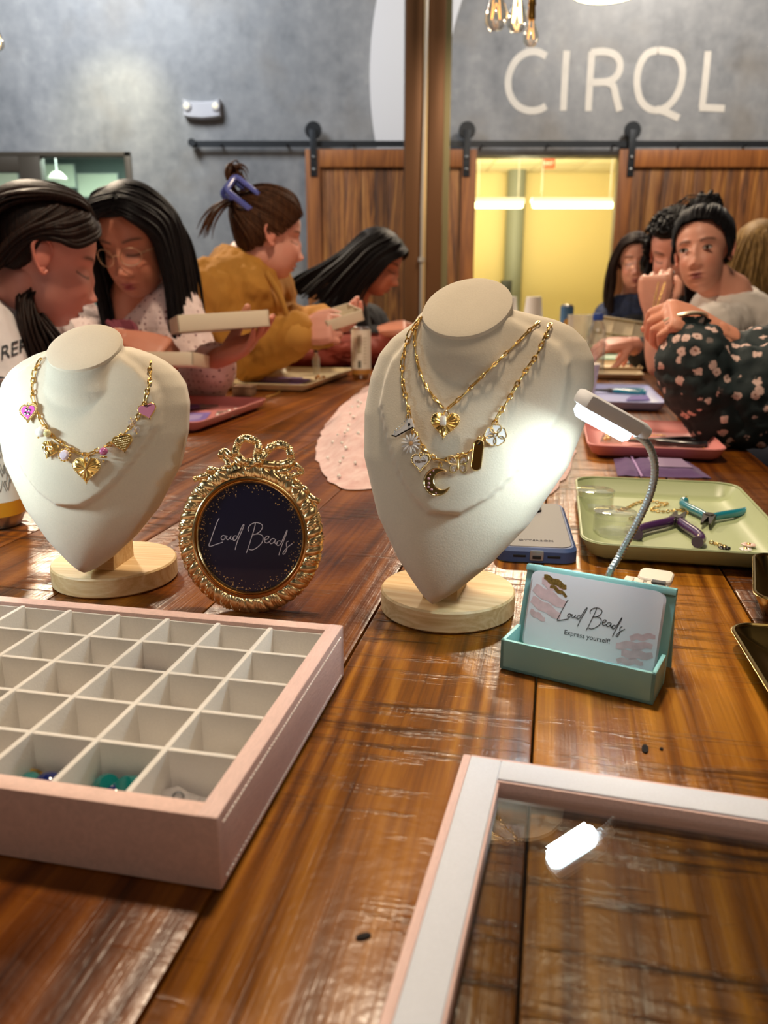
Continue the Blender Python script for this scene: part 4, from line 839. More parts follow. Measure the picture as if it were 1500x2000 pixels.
# ================================================================ CARD HOLDER AND CARDS
hl, hr = G(976, 1305), G(1275, 1378); hw = (hr - hl).length; hrz = math.atan2(hr.y - hl.y, hr.x - hl.x)
m_mint = mat('mint_plastic', '#8fc0bb', .42, bump=(120, .04, .0005))
ch = root('card_holder', 'mint plastic card holder with front trough and sloping back', 'card holder', (hl.x, hl.y, T), hrz)
hh = .0205; hd = .030; tk = .0026; BA = R(-17)
for c, d, nm in (((hw / 2, tk / 2, hh / 2), (hw, tk, hh), 'front_wall'), ((tk / 2, hd / 2, hh / 2), (tk, hd, hh), 'end_wall'), ((hw - tk / 2, hd / 2, hh / 2), (tk, hd, hh), 'end_wall'), ((hw / 2, hd / 2, tk / 2), (hw, hd, tk), 'trough_floor')):
    mb = MB(); mb.box(c, d, None, .0005); mb.obj(nm, m_mint, ch)
BP = Mx((0, hd - .001, .0), (BA, 0, 0)); bh = .0605
mb = MB(); mb.box((hw / 2, 0, bh / 2 + .001), (hw + .0005, .0030, bh), BP, .0006); mb.box((hw / 2, -.0012, bh - .0015), (hw + .0005, .0055, .004), BP, .0006); mb.obj('back_panel', m_mint, ch)
mb = MB(); mb.loft([[(0.0005, y, z), (hw - .0005, y, z), (hw - .0005, y + .0025, z), (0.0005, y + .0025, z)] for y, z in ((.057, 0), (.0455, .052))]); mb.obj('rear_leg', m_mint, ch)
m_card = bpy.data.materials.new('card_stock'); n = NT(m_card); n.P(Base_Color=hx('#e6e0e4'), Roughness=.45)
m_blush = mat('blush_paint', '#dcb9ba', .6, var=(140, .14)); m_glit = mat('gold_glitter', '#a98545', .35, .6, var=(600, .5))
M0 = ch.matrix_basis.copy(); M0 = Matrix.Translation((hl.x, hl.y, T)) @ Matrix.Rotation(hrz, 4, 'Z')
def card(dx, off, lab, front):
    t = root('business_card', lab, 'card', M0 @ Vector((hw / 2 + dx, hd, 0)), hrz, 'business cards in the mint holder')
    CM = Mx((0, -.001, 0), (BA, 0, 0)) @ Mx((0, -.0030 - off, .032), (PI / 2, 0, 0))
    W, H = .0855, .0520
    mb = MB(); mb.prism(rrect(W, H, .0055, 6), 0, .0005, CM); mb.obj('card', m_card, t, True, 30)
    z = .00052
    def swash(P, nm, m):
        mb = MB(); 
        for (x0, y0, x1, y1, w_) in P: ribbon(mb, [(lerp(x0, x1, q / 10), lerp(y0, y1, q / 10) + .0006 * math.sin(q * 1.3 + x0 * 900)) for q in range(11)], lambda t_: w_ * (.55 + .45 * math.sin(PI * min(1, .15 + t_ * .8))), z + (0.00003 if m is m_glit else 0), .00004, CM)
        mb.obj(nm, m, t, False)
    swash([(-.0405, .014, -.018, .006, .0075), (-.0412, .006, -.020, -.002, .0065), (-.0410, -.002, -.030, -.006, .004), (-.036, .020, -.021, .015, .006)], 'blush_swash', m_blush)
    swash([(-.035, .0225, -.019, .018, .0045), (-.030, .0175, -.018, .0125, .0025)], 'gold_swash', m_glit)
    swash([(.018, -.0125, .040, -.0085, .005), (.022, -.017, .041, -.0145, .0055), (.026, -.0060, .041, -.002, .004), (.02, -.022, .036, -.020, .004)], 'blush_swash', m_blush)
    if front:
        loud_beads(.0000535, .00042, z, CM @ Mx((.0, .0005, 0)), R(1)).obj('lettering', mat('black_print', '#17151a', .6), t, False)
        mb = text_mb('Express yourself!', .0044, .00004, None, CM @ Mx((-.001, -.0125, z))); mb.obj('tagline', mat('black_print', '#17151a', .6), t, False)
    return t
card(.001, .0, 'hindmost white card in the mint holder, mostly hidden', False)
card(-.0014, .0012, 'second white card, its left edge peeping past the front one', False)
card(.0, .0026, 'front white card lettered Loud Beads in the mint holder', True)

# ================================================================ CLIP LAMPS
m_cream = mat('cream_plastic', '#e2d6c6', .45); m_steel = mat('gooseneck_steel', '#c6ced2', .36, .9)
m_led = mat('led_strip', '#dff4ff', .4, emit=12)
def lamp(basepos, rz, path, headA, headB, face, lab, power):
    t = root('clip_lamp', lab, 'lamp', basepos, rz); Mi = (Matrix.Translation(basepos) @ Matrix.Rotation(rz, 4, 'Z')).inverted()
    mb = MB(); mb.box((0, 0, .006), (.040, .060, .012), None, .003); mb.obj('clip_base', m_cream, t)
    mb = MB(); mb.box((0, .004, .0150), (.034, .05, .004), Mx((0, 0, 0), (R(3), 0, 0)), .0015)
    for k in range(4): mb.box((-.012 + k * .008, .002, .0175), (.0055, .044, .002), Mx((0, 0, 0), (R(3), 0, 0)), .0006)
    mb.obj('ribbed_lever', m_cream, t)
    mb = MB(); mb.prism(rrect(.026, .020, .005), 0, .004, Mx((.006, .030, .0185), (R(8), 0, 0)), .001); mb.obj('thumb_tab', m_cream, t)
    mb = MB(); mb.box((.010, .018, .0205), (.010, .007, .0012)); mb.obj('switch', m_black, t)
    P = cat([Mi @ p for p in path], 14); rs = []; PP = []
    L_ = [0]
    for a, b in zip(P, P[1:]): L_.append(L_[-1] + (b - a).length)
    Nn = int(L_[-1] / .0008); i = 0
    for k in range(Nn):
        s = L_[-1] * k / Nn
        while L_[i + 1] < s: i += 1
        PP.append(P[i].lerp(P[i + 1], (s - L_[i]) / (L_[i + 1] - L_[i]))); rs.append(.0026 if k % 3 else .0021)
    mb = MB(); mb.tube(PP, rs, 12); mb.obj('gooseneck', m_steel, t, True, 80)
    a, b = Mi @ headA, Mi @ headB; d = (b - a).normalized(); fc = (Mi.to_3x3() @ face); fc = (fc - d * fc.dot(d)).normalized()
    HM = Matrix.Translation((a + b) / 2) @ Matrix((fc.cross(d) if False else d.cross(fc), d, fc)).transposed().to_4x4(); Lh = (b - a).length
    mb = MB(); mb.box((0, 0, -.003), (.021, Lh, .010), HM, .0035); mb.lathe([(.004, 0), (.0052, .004), (.0052, .012), (.003, .014)], 16, HM @ Mx((0, -Lh / 2 - .01, -.003), (-PI / 2, 0, 0))); hd_ = mb.obj('lamp_head', m_white, t)
    mb = MB(); mb.prism(rrect(.0185, Lh - .003, .008), .0015, .0085, HM, .0028); mb.obj('light_strip', m_led, hd_)
    l = bpy.data.lights.new('clip_lamp_light', 'AREA'); l.shape = 'RECTANGLE'; l.size = .013; l.size_y = Lh - .01; l.energy = power; l.color = COOL; l.spread = R(165)
    o = bpy.data.objects.new('clip_lamp_light', l); COL.objects.link(o); o.parent = t; o.matrix_local = HM @ Mx((0, 0, .0092)) @ Matrix.Rotation(PI, 4, 'X')
    return t
cb = Vector((.197, .568, T)); Yl = .512
neck = [A(1181, 1178, Yl), A(1190, 1130, Yl), A(1212, 1082, Yl), A(1244, 1022, Yl - .004), A(1270, 965, Yl - .008), A(1279, 915, Yl - .012), A(1268, 872, Yl - .016), A(1240, 845, Yl - .02)]
neck[0] = cb + Vector((-.012, -.004, .014))
lamp(cb, R(-28), neck, A(1236, 842, Yl - .02), A(1131, 784, Yl - .030), Vector((-.80, -.06, -.58)), 'clip lamp with steel gooseneck, lit white head beside larger bust', .14)
# the second lamp of the pair, standing out of the frame at the left: it lights the smaller bust
lb = Vector((-.52, .60, T))
lamp(lb, R(20), [lb + Vector((.01, .03, .012)), lb + Vector((.0, .05, .09)), lb + Vector((.02, .02, .17)), lb + Vector((.08, -.05, .185))], lb + Vector((.08, -.055, .185)), lb + Vector((.145, -.10, .160)), Vector((.78, .42, -.46)), 'second clip lamp beyond the left edge, lighting the smaller bust', .50)

# ================================================================ PHONE
pa, pb = G(968, 1096), G(1128, 1103); prz = math.atan2(pb.y - pa.y, pb.x - pa.x); pw = (pb - pa).length
m_case = mat('blue_rubber', '#435a8c', .5); m_cback = mat('grey_case_back', '#5c595e', .45, bump=(60, .05, .0005))
ph = root('phone', 'phone face down in blue and grey rugged case behind the lamp', 'phone', (pa.x, pa.y, T), prz); PLn = .170
mb = MB(); mb.prism(rrect(pw, PLn, .014, 8, pw / 2, PLn / 2), 0.0003, .0135, None, .003); mb.obj('case', m_case, ph)
mb = MB(); mb.prism(rrect(pw - .009, PLn - .010, .011, 8, pw / 2, PLn / 2), .0125, .0141, None, .0006); mb.obj('case_back', m_cback, ph)
mb = MB(); mb.prism(rrect(.036, .036, .008, 6, .030, PLn - .028), .0138, .0160, None, .001); cbm = mb.obj('camera_block', mat('dark_glass', '#141418', .15), ph)
for q in ((.023, PLn - .020), (.023, PLn - .036), (.038, PLn - .028)): mb = MB(); mb.lathe([(.0, 0), (.0065, 0), (.0065, .0012), (.0045, .0012), (.0040, .0005), (0, .0005)], 20, Mx((q[0], q[1], .016))); mb.obj('lens', mat('dark_glass', '#141418', .15), cbm)
mb = text_mb('OTTERBOX', .0062, .0002, None, Mx((pw / 2, .022, .0143))); mb.obj('embossed_lettering', mat('case_letter', '#55535a', .5), ph, False)
mb = MB(); mb.box((pw / 2, -.0006, .0072), (.0125, .002, .0098), None, .0012); pf = mb.obj('port_flap', mat('clear_grey', '#aeb4bd', .25, .5), ph); mb = MB(); mb.box((pw / 2, -.0018, .0058), (.0078, .0012, .003), None, .0004); mb.obj('port', m_black, pf)
for s in (-1, 1): mb = MB(); mb.box((pw / 2 + s * .0155, -.0002, .0062), (.0115, .0012, .0022), None, .0004); mb.obj('speaker_slot', mat('slot_black', '#15171c', .6), ph)

# ================================================================ TRAYS
def tray(nm, lab, loc, rz, W, L_, H, r, m, rimw=.006, chamf=True, group=None):
    t = root(nm, lab, 'tray', loc, rz, group); mb = MB(); rings = []
    for (dw, z) in ((-.030, .0006), (-.020, .0006), (-.008, .006), (-.001, H - .0015), (0, H), (-.0016, H + .0004), (-.0032, H - .001), (-.0105, .007), (-.0215, .0032), (-.034, .0028)):
        rings.append([(x, y, z) for x, y in rrect(W + 2 * dw, L_ + 2 * dw, max(.004, r + dw), 6, W / 2, L_ / 2)])
    mb.loft(rings); b = mb.obj('tray_body', m, t, True, 50)
    mb = MB(); mb.tube([(x, y, H) for x, y in rrect(W - .003, L_ - .003, r, 6, W / 2, L_ / 2)], .0014, 6, True); mb.obj('rim', m, t); return t
m_sage = mat('sage_plastic', '#aab589', .4, var=(8, .06)); m_pinkt = mat('pink_tray', '#d98a86', .4); m_blue = mat('lilac_tray', '#a9aede', .35); m_beige = mat('beige_tray', '#cdb183', .45); m_creamt = mat('cream_tray', '#e3d0a4', .45); m_gold3 = mat('brass_tray', '#a98f55', .22, 1, bump=(30, .03, .001))
sa, sb = G(1150, 1062), G(1500, 1096); srz = math.atan2(sb.y - sa.y, sb.x - sa.x)
tray('serving_tray', 'sage green tray holding pliers, chain and clear pots', UV(.702, .033), -TA, .188, .285, .020, .026, m_sage)
tray('serving_tray', 'pink tray with black pliers, in front of floral sleeve', UV(1.205, .056), -TA, .200, .275, .020, .026, m_pinkt)
tray('serving_tray', 'lilac tray with blue pliers, beyond the right pink tray', UV(1.74, .085), -TA, .152, .36, .020, .022, m_blue)
tray('serving_tray', 'nearer tan tray on the right, beyond the lilac tray', UV(2.42, .105), -TA, .155, .13, .017, .018, mat('pale_tan_tray', '#bda988', .4))
tray('serving_tray', 'tan tray with teal pliers under the raised hand', UV(2.60, .10), -TA, .175, .30, .020, .02, m_beige)
tray('serving_tray', 'far pale green tray beside the resting pink hand', UV(3.0, .09), -TA, .17, .30, .016, .02, mat('pale_green_tray', '#8fa68a', .4))
tray('serving_tray', 'cream tray with purple print in front of mustard jacket', UV(1.93, -.845), -TA, .235, .50, .019, .022, m_creamt)
tray('serving_tray', 'salmon pink tray half hidden behind the smaller bust', UV(1.29, -.845), -TA, .235, .36, .020, .022, m_pinkt)
tray('brass_dish', 'shallow brass dish cut by the right edge, beside card holder', UV(.385, .135), -TA + R(2), .17, .172, .013, .016, m_gold3)
tray('brass_dish', 'second brass dish lying behind the first at right edge', UV(.585, .152), -TA - R(12), .15, .12, .022, .016, m_gold3)
bx = root('lilac_box', 'small pinkish lilac box between can and smaller bust', 'box', UV(.86, -.60), -TA)
mb = MB(); mb.box((0, 0, .009), (.16, .10, .018), None, .003); mb.obj('body', mat('lilac_card', '#b894b8', .6), bx); mb = MB(); mb.box((0, 0, .020), (.162, .102, .006), None, .002); mb.obj('lid', mat('lilac_lid', '#cfa3bc', .6), bx)

# ---- pliers
def pliers(lab, loc, rz, m, s=1.0, spread=24, joint=None):
    t = root('pliers', lab, 'pliers', loc, rz); m_t = mat('tool_steel', '#5a5652', .35, .9)
    for q in (-1, 1):
        P = [Vector((q * x, y, .006)) for x, y in ((.0035, -.004), (.009, -.018), (.021, -.042), (.0265, -.060), (.024, -.074))]
        P = cat([Matrix.Rotation(R((spread - 24) * q), 4, 'Z') @ p for p in P], 6); mb = MB(); mb.tube([p * s for p in P], lambda u: s * (.0036 + .0016 * math.sin(PI * min(1, .2 + u * .6)) + (.0012 if u > .93 else 0)), 12); mb.obj('handle', m, t)
        mb = MB(); mb.loft([[((q * x0) * s, y * s, z0 * s), ((q * x1) * s, y * s, z0 * s), ((q * x1) * s, y * s, z1 * s), ((q * x0) * s, y * s, z1 * s)] for y, x0, x1, z0, z1 in ((-.010, .009, .001, .003, .009), (0, .0075, -.001, .002, .010), (.010, .0065, .0004, .003, .009), (.034, .0022 + .0035, .0036, .0045, .0075))]); mb.obj('jaw', m_t, t)
    mb = MB(); mb.lathe([(0, .0015), (.0062, .0015), (.0066, .009), (.0055, .0108), (0, .0108)], 20, Mx((0, 0, 0), (0, 0, 0), s)); mb.obj('pivot', m_t, t); return t
mp_teal = mat('teal_grip', '#1f7f94', .22, coat=.5); mp_pur = mat('purple_grip', '#4a2a5a', .22, coat=.5); mp_blk = mat('black_grip', '#1b1d22', .3, coat=.3); mp_blue = mat('blue_grip', '#3f9fc4', .3)
def gp(x, y, z): p = G(x, y, z); p.z = T + .0035; return p
pliers('purple handled pliers on the sage tray, nearer of two', gp(1322, 1015, .010), R(-27), mp_pur, 1.0, 27)
pliers('teal handled pliers on sage tray, jaws towards the viewer', gp(1385, 1008, .010), R(152), mp_teal, .88, 35)
pliers('black handled pliers on the pink tray in front of floral sleeve', gp(1272, 866, .006), R(82), mp_blk, 1.05, 20)
pliers('blue handled pliers on the bare table left of cream tray', G(500, 760), R(-65), mp_blue, 1.0, 30)
pliers('dark purple pliers on the salmon tray behind smaller bust', gp(395, 797, .006), R(-70), mp_pur, 1.0, 22)
pliers('teal pliers on the lilac tray', gp(1192, 766, .006), R(75), mp_teal, 1.1, 22)
pliers('teal pliers on the tan tray under the raised hand', gp(1222, 713, .006), R(80), mp_teal, 1.2, 22)
# ---- clear pots
m_clear = thin_glass('clear_plastic', (.97, .98, .95), .03, .06, .55, .06, (.9, .9, .85))
def pot(lab, x, y):
    t = root('clear_pot', lab, 'pot', gp(x, y, .003)); t.location.z = T + .0032
    mb = MB(); mb.lathe([(.001, 0), (.0190, 0), (.0205, .002), (.0205, .018), (.0192, .018), (.0188, .003), (.001, .0025)], 36, None, False); mb.obj('pot_wall', m_clear, t)
    mb = MB(); mb.lathe([(.0212, .0185), (.0212, .0235), (.0195, .0242), (.001, .0242)], 36, None, False); mb.obj('pot_lid', m_clear, t); return t
pot('clear plastic pot on the sage tray, farther one at back left', 1160, 997); pot('clear plastic pot on the sage tray, nearer one', 1198, 1042)
# ---- loose chains and charms on the trays
def loose_chain(lab, pts, z=.0045, me=LKs, pitch=.0042, nm='loose_chain', m=m_gold):
    P = [G(x, y, z) for x, y in pts]; t = root(nm, lab, 'chain', P[0]); P = cat(P, 10); s = 0; k = 0; acc = 0; last = P[0]
    for a, b in zip(P, P[1:]):
        acc += (b - a).length
        if acc >= pitch:
            acc = 0; d = (b - last).normalized(); z_ = Vector((0, 0, 1)); M_ = Matrix((d.cross(z_), d, z_)).transposed().to_4x4() @ Matrix.Rotation(R(15) if k % 2 else R(65), 4, 'Y')
            o = mobj('link', me, m, t); o.matrix_local = Matrix.Translation((last + b) / 2 - t.location) @ M_; last = b; k += 1
    return t
loose_chain('fine gold chain looped on the sage tray behind pliers', [(1203, 998), (1225, 992), (1240, 984), (1262, 978), (1290, 982), (1305, 984), (1280, 990), (1272, 996), (1300, 999), (1330, 996), (1345, 1003)])
loose_chain('gold clasp scrap beside the teal handle at tray back', [(1340, 972), (1348, 968), (1356, 971)], .004); loose_chain('gold chain scrap near back edge of sage tray', [(1278, 962), (1288, 961), (1296, 964)], .004); loose_chain('tiny gold chain scrap under the nearer clear pot edge', [(1228, 1012), (1240, 1014), (1250, 1010)], .004)
loose_chain('gold charm scrap at the front right of sage tray', [(1385, 1058), (1397, 1061), (1410, 1066), (1422, 1066)], .0045)
def daisy(lab, x, y, s, m1, m2):
    t = root('flower_charm', lab, 'charm', G(x, y, .0045)); mb = MB()
    for q in range(7): mb.ell((s * .6 * math.cos(q * .898), s * .6 * math.sin(q * .898), .001), (s * .42, s * .36, .0012), 8, 5)
    mb.obj('petals', m1, t); mb = MB(); mb.ell((0, 0, .002), (s * .3, s * .3, .0012), 8, 5); mb.obj('centre', m2, t)
daisy('black beaded charm near front edge of the sage tray', 1415, 1072, .006, mat('black_enamel', '#141414', .25), m_gold)
daisy('pale pink flower charm at the front edge of sage tray', 1462, 1066, .007, mat('blush_enamel', '#e3c4bb', .3), m_gold); daisy('small white flower charm in front of the pink one', 1456, 1075, .006, m_we, m_gold)
loose_chain('gold chain curled on the pink tray by black pliers', [(1345, 858), (1365, 860), (1378, 868), (1370, 878), (1350, 880)], .005, LKs, .0045)
loose_chain('gold chain curled at back of the pink tray', [(1225, 862), (1250, 853), (1275, 850), (1305, 851)], .005, LKs, .0045)
loose_chain('tan cord lying on the table front of cream tray', [(520, 775), (535, 771), (545, 766), (548, 758)], .002, LKb, .0085, 'cord_scrap')
# packet of beads on the pink tray, print cards on trays
def flat(nm, lab, cat_, corners, z, th, m, mark=None):
    P = [G(x, y, z) for x, y in corners]; c_ = sum(P, Vector()) / 4; t = root(nm, lab, cat_, c_); mb = MB(); mb.loft([[p - c_ for p in P], [p - c_ + Vector((0, 0, th)) for p in P]]); mb.obj('sheet', m, t, False)
    if mark: mb = MB(); Q = [(p - c_) * .55 for p in P]; mb.loft([[p + Vector((0, 0, th)) for p in Q], [p + Vector((0, 0, th + .0004)) for p in Q]]); mb.obj('print', mark, t, False)
    return t
m_pur = mat('purple_card', '#8a76c0', .6); m_lil = mat('lilac_print', '#b9a9dc', .6)
flat('printed_card', 'purple printed card on the cream tray', 'card', [(482, 745), (578, 748), (592, 738), (510, 737)], .005, .001, m_pur, m_lil)
flat('printed_card', 'small purple card end at right on cream tray', 'card', [(560, 752), (580, 752), (610, 741), (590, 740)], .0065, .001, m_pur)
flat('printed_card', 'purple card on the salmon tray behind smaller bust', 'card', [(350, 830), (400, 822), (412, 806), (350, 808)], .005, .001, m_pur, m_lil)
flat('printed_card', 'dark purple card at the front of the lilac tray', 'card', [(1222, 782), (1278, 782), (1276, 772), (1232, 774)], .005, .001, mat('dark_purple_card', '#5a4a9a', .6))
flat('bead_packet', 'clear packet of white beads on pink tray near lamp head', 'packet', [(1172, 864), (1215, 866), (1214, 846), (1180, 843)], .005, .002, m_clear)
flat('bead_packet', 'clear packet of beads on the salmon tray', 'packet', [(415, 822), (465, 812), (470, 800), (425, 804)], .005, .002, m_clear)
def pearls(nm, lab, pts, z, r, m):
    for i, (x, y) in enumerate(pts):
        p = G(x, y, z); t = root(nm, lab, 'bead', p, 0, lab); mb = MB(); mb.ell((0, 0, r), (r, r, r), 10, 7); mb.obj('ball', m, t); mb = MB(); mb.tube([(0, -r, r), (0, r, r)], r * .25, 6); mb.obj('pin', m_gold, t)
pearls('loose_bead', 'loose pearly bead, one of six scattered on the salmon tray', [(432, 818), (440, 812), (452, 815), (448, 807), (460, 804), (425, 815)], .005, .004, m_pearl)
pearls('loose_bead', 'tiny gold bead, one of three in the packet on pink tray', [(1182, 861), (1189, 860), (1185, 856)], .007, .0032, m_gold2)
pearls('loose_bead', 'amber bead, one of four at the right end of cream tray', [(618, 742), (626, 744), (632, 740), (622, 738)], .005, .005, mat('amber_bead', '#c98a4a', .2, coat=.5))
# ---- purple pouch
pu = [G(x, y) for x, y in ((1206, 930), (1390, 935), (1345, 903), (1198, 896))]; c_ = sum(pu, Vector()) / 4
m_pouch = velvet('purple_organza', '#5f4474')
t = root('organza_pouch', 'purple organza pouch lying between pink and sage trays', 'pouch', (c_.x, c_.y, T)); mb = MB(); Nn = 22; rr = []
for j in range(Nn + 1):
    row = []
    for i in range(Nn + 1):
        u, v_ = i / Nn, j / Nn; p = pu[0].lerp(pu[1], u).lerp(pu[3].lerp(pu[2], u), v_) - c_
        e = min(u, 1 - u, v_, 1 - v_) * 5; row.append((p.x, p.y, .0008 + .007 * sm(e) * (1 - .6 * math.exp(-((u - .24) / .05) ** 2)) + .0014 * noise.noise(p * 60)))
    rr.append(row)
rr2 = [[(x, y, .0002) for x, y, z in r] for r in rr]
mb.loft([rr[0]] + rr[1:], None, False, False); mb.loft(rr2, None, False, False); mb.obj('pouch_body', m_pouch, t, True, 80)
mb = MB(); a_, b_ = pu[0].lerp(pu[1], .24) - c_, pu[3].lerp(pu[2], .24) - c_; mb.tube([(a_.x, a_.y - .01, .002), (a_.x, a_.y, .005), ((a_.x + b_.x) / 2, (a_.y + b_.y) / 2, .0055), (b_.x, b_.y, .004)], .0018, 8); mb.obj('drawstring', mat('lilac_cord', '#a888bd', .5), t)
mb = MB(); Q = [pu[0].lerp(pu[1], u).lerp(pu[3].lerp(pu[2], u), v_) - c_ for u, v_ in ((.42, .25), (.85, .25), (.85, .8), (.42, .8))]; mb.loft([[(q.x, q.y, .0075) for q in Q], [(q.x, q.y, .0092) for q in Q]]); mb.obj('printed_label', mat('pouch_label', '#94809f', .6), t, False)
# ---- pink tulle with pearls
out = [(735, 752), (700, 768), (664, 798), (632, 838), (616, 885), (630, 925), (655, 950), (700, 958), (760, 955), (860, 960), (960, 970), (1060, 970), (1100, 945), (1122, 890), (1112, 850), (1060, 800), (980, 770), (860, 750)]
P = [G(x, y) for x, y in out]; c_ = sum(P, Vector()) / len(P); P = [p - c_ for p in cat(P, 6, True)]
m_tul = bpy.data.materials.new('pink_tulle'); n = NT(m_tul); v = n.coords(); f = n.noise(v, 60, 4)
n.P(Base_Color=n.ramp(f, [(.3, hx('#d9a8a2')), (.7, hx('#efcfc8'))]), Roughness=.8, Sheen_Weight=.4, Alpha=.86)
t = root('tulle_veil', 'crumpled pale pink tulle sewn with pearls behind larger bust', 'fabric', (c_.x, c_.y, T)); mb = MB(); rings = []; NR = 26
def tz(p, k): return .0015 + .028 * sm((1 - k) * 2.2) + (.012 * noise.noise(Vector((p.x * 14, p.y * 9, 1))) + .012 * abs(noise.noise(Vector((p.x * 30 + p.y * 12, p.y * 14, 5)))) + .005 * abs(noise.noise(p * 60)) + .009 * abs(math.sin(p.x * 26 - p.y * 9 + 2.5 * noise.noise(p * 12)))) * sm((1 - k) * 5)
for k in range(NR + 1):
    kk = 1 - k / NR * .985; rings.append([(p.x * kk * (1 + .03 * noise.noise(p * 30)), p.y * kk * (1 + .03 * noise.noise(p * 30)), max(.0008, tz(p * kk, kk))) for p in P])
mb.loft(rings, None, False); mb.obj('veil_cloth', m_tul, t, True, 80)
pe = MB(); pe.ell((0, 0, 0), .0030, 10, 7); pem = pe.mesh('pearl'); pem.materials.append(m_pearl)
rg = random.Random(5)
def add_pearl(w_, r):
    p = w_ - c_; p.z = 0; kk = 0.1
    # radial position inside the outline
    a = math.atan2(p.y, p.x); best = min(P, key=lambda q: abs((math.atan2(q.y, q.x) - a + PI) % (2 * PI) - PI)); kk = p.length / best.length
    if kk > .97: return
    o = mobj('pearl', pem, m_pearl, t); o.location = (p.x, p.y, tz(p, kk) + .0022); o.scale = (r, r, r)
for (x, y) in [(704, 795), (699, 800), (692, 803), (705, 806), (688, 812), (700, 814), (684, 820), (690, 826), (682, 832), (676, 838), (680, 846), (673, 852), (680, 858), (674, 866), (668, 872), (676, 880), (670, 890), (664, 896), (640, 880), (636, 890), (662, 910), (655, 918), (690, 925), (660, 850), (650, 862), (710, 780), (716, 830), (700, 870), (694, 900), (1080, 935), (1062, 950), (1095, 900), (1040, 945), (1088, 920), (1104, 880)]: add_pearl(G(x, y, .02), rg.uniform(.7, 1.1))
# ---- cans, bottle, cups
m_label = mat('cream_label', '#e9e2d0', .4); m_or = mat('orange_band', '#d08a1e', .4); m_alu = mat('aluminium', '#c4c4c6', .28, 1)
def can(lab, p, r, H, body, band, extra):
    t = root('drink_can', lab, 'can', p)
    mb = MB(); mb.lathe([(.001, .003), (r * .72, 0), (r * .8, .001), (r * .98, .012), (r, .014), (r, H - .012), (r * .85, H - .003), (r * .86, H), (r * .8, H - .001), (r * .78, H - .005), (.001, H - .005)], 40); b = mb.obj('can_body', m_alu, t)
    mb = MB(); mb.lathe([(r + .0002, H * .19), (r + .0003, H * .95)], 40, None, False); lb_ = mb.obj('label', body, t)
    mb = MB(); mb.lathe([(r + .0002, .014), (r + .0003, H * .19)], 40, None, False); mb.obj('band', band, t)
    if extra == 'bar':
        mb = MB()
        for k in range(13):
            h = .0006 + .0011 * rg.random(); z = H * .28 + k * .0028; rings = [[((r + q) * math.cos(a), (r + q) * math.sin(a), z + s * h) for a in [R(268 + 26 * j / 6) for j in range(7)]] for q, s in ((.0005, -1), (.0005, 1))]
            mb.loft(rings, None, False, False)
        mb.obj('barcode', mat('black_print', '#17151a', .6), lb_, False)
        mb = MB()
        for k in range(11): z = H * .30 + .05 * rg.random(); a = R(305 + 16 * rg.random()); mb.tube([((r + .0004) * math.cos(a + q * .05), (r + .0004) * math.sin(a + q * .05), z + .006 * math.sin(q * 1.7 + k)) for q in range(6)], .0004, 4)
        mb.obj('line_drawing', mat('grey_ink', '#8a8478', .6), lb_)
        mb = MB()
        for k in range(7): mb.box((0, 0, 0), (.0002, .0035, .0026 + .001 * (k % 2)), Matrix.Rotation(R(286), 4, 'Z') @ Mx((r + .0005, 0, H * .62 + k * .005))); 
        mb.obj('small_print', mat('black_print', '#17151a', .6), lb_, False)
    elif extra == 'code':
        mb = MB(); mb.loft([[((r + .0005) * math.cos(R(a)), (r + .0005) * math.sin(R(a)), z) for a in (252, 262, 272)] for z in (H * .22, H * .36)], None, False, False); mb.obj('dark_panel', mat('grey_print', '#6a6a5c', .6), lb_, False)
        mb = MB()
        for k in range(9): mb.loft([[((r + .0005) * math.cos(R(a)), (r + .0005) * math.sin(R(a)), z) for a in (284, 295, 306)] for z in (H * .3 + k * .009, H * .3 + k * .009 + .003)], None, False, False)
        mb.loft([[((r + .0005) * math.cos(R(a)), (r + .0005) * math.sin(R(a)), z) for a in (246, 260, 274)] for z in (H * .5, H * .85)], None, False, False)
        mb.obj('small_print', mat('pale_print_grey', '#b8ae92', .6), lb_, False)
    elif extra == 'disc':
        mb = MB(); mb.loft([[((r + .0006) * math.cos(R(270 + 38 * k_ * math.cos(a))), (r + .0006) * math.sin(R(270 + 38 * k_ * math.cos(a))), H * .52 + .019 * k_ * math.sin(a)) for a in [PI * j / 8 for j in range(16)]] for k_ in (1, .5, .05)], None, False); mb.obj('round_emblem', mat('amber_print', '#c08a3a', .5), lb_)
    return t
can('tall white can with barcode and orange band at the left edge', G(0, 1036) + Vector((-.012, .022, 0)), .0285, .155, m_label, m_or, 'bar')
can('slim white can with orange band on table, mid distance', G(705, 741) + Vector((0, .03, 0)), .0285, .150, m_label, mat('amber_band', '#b8803a', .4), 'code')
bxp = UV(3.51, -.06); t = root('flat_box', 'flat cream box under cups and blue can, far along the table', 'box', bxp, -TA); mb = MB(); mb.box((0, 0, .022), (.5, .34, .044), None, .003); mb.obj('body', m_label, t); mb = MB(); mb.box((0, 0, .047), (.504, .344, .008), None, .003); mb.obj('lid', m_label, t)
p = A(1105, 650, 3.35); p.z = T + .0505; can('blue can with orange disc among the cups', p, .0265, .155, mat('blue_label', '#3a5f86', .4), mat('tan_band', '#a98a64', .4), 'disc')
m_cup = mat('white_cup', '#e6e2dc', .5)
def cups(lab, p, k, up=False):
    t = root('cup_stack', lab, 'cups', p); 
    for q in range(k):
        z = q * .016; mb = MB(); pr_ = [(.041, 0), (.0425, .002), (.041, .005), (.030, .105), (.028, .106), (.001, .106)]
        mb.lathe([(r, z + h) for r, h in pr_], 32, None, False); mb.obj('cup', m_cup, t)
p = A(1040, 640, 3.3); p.z = T + .0505; cups('stack of upturned white cups right of the bust neck', p, 6)
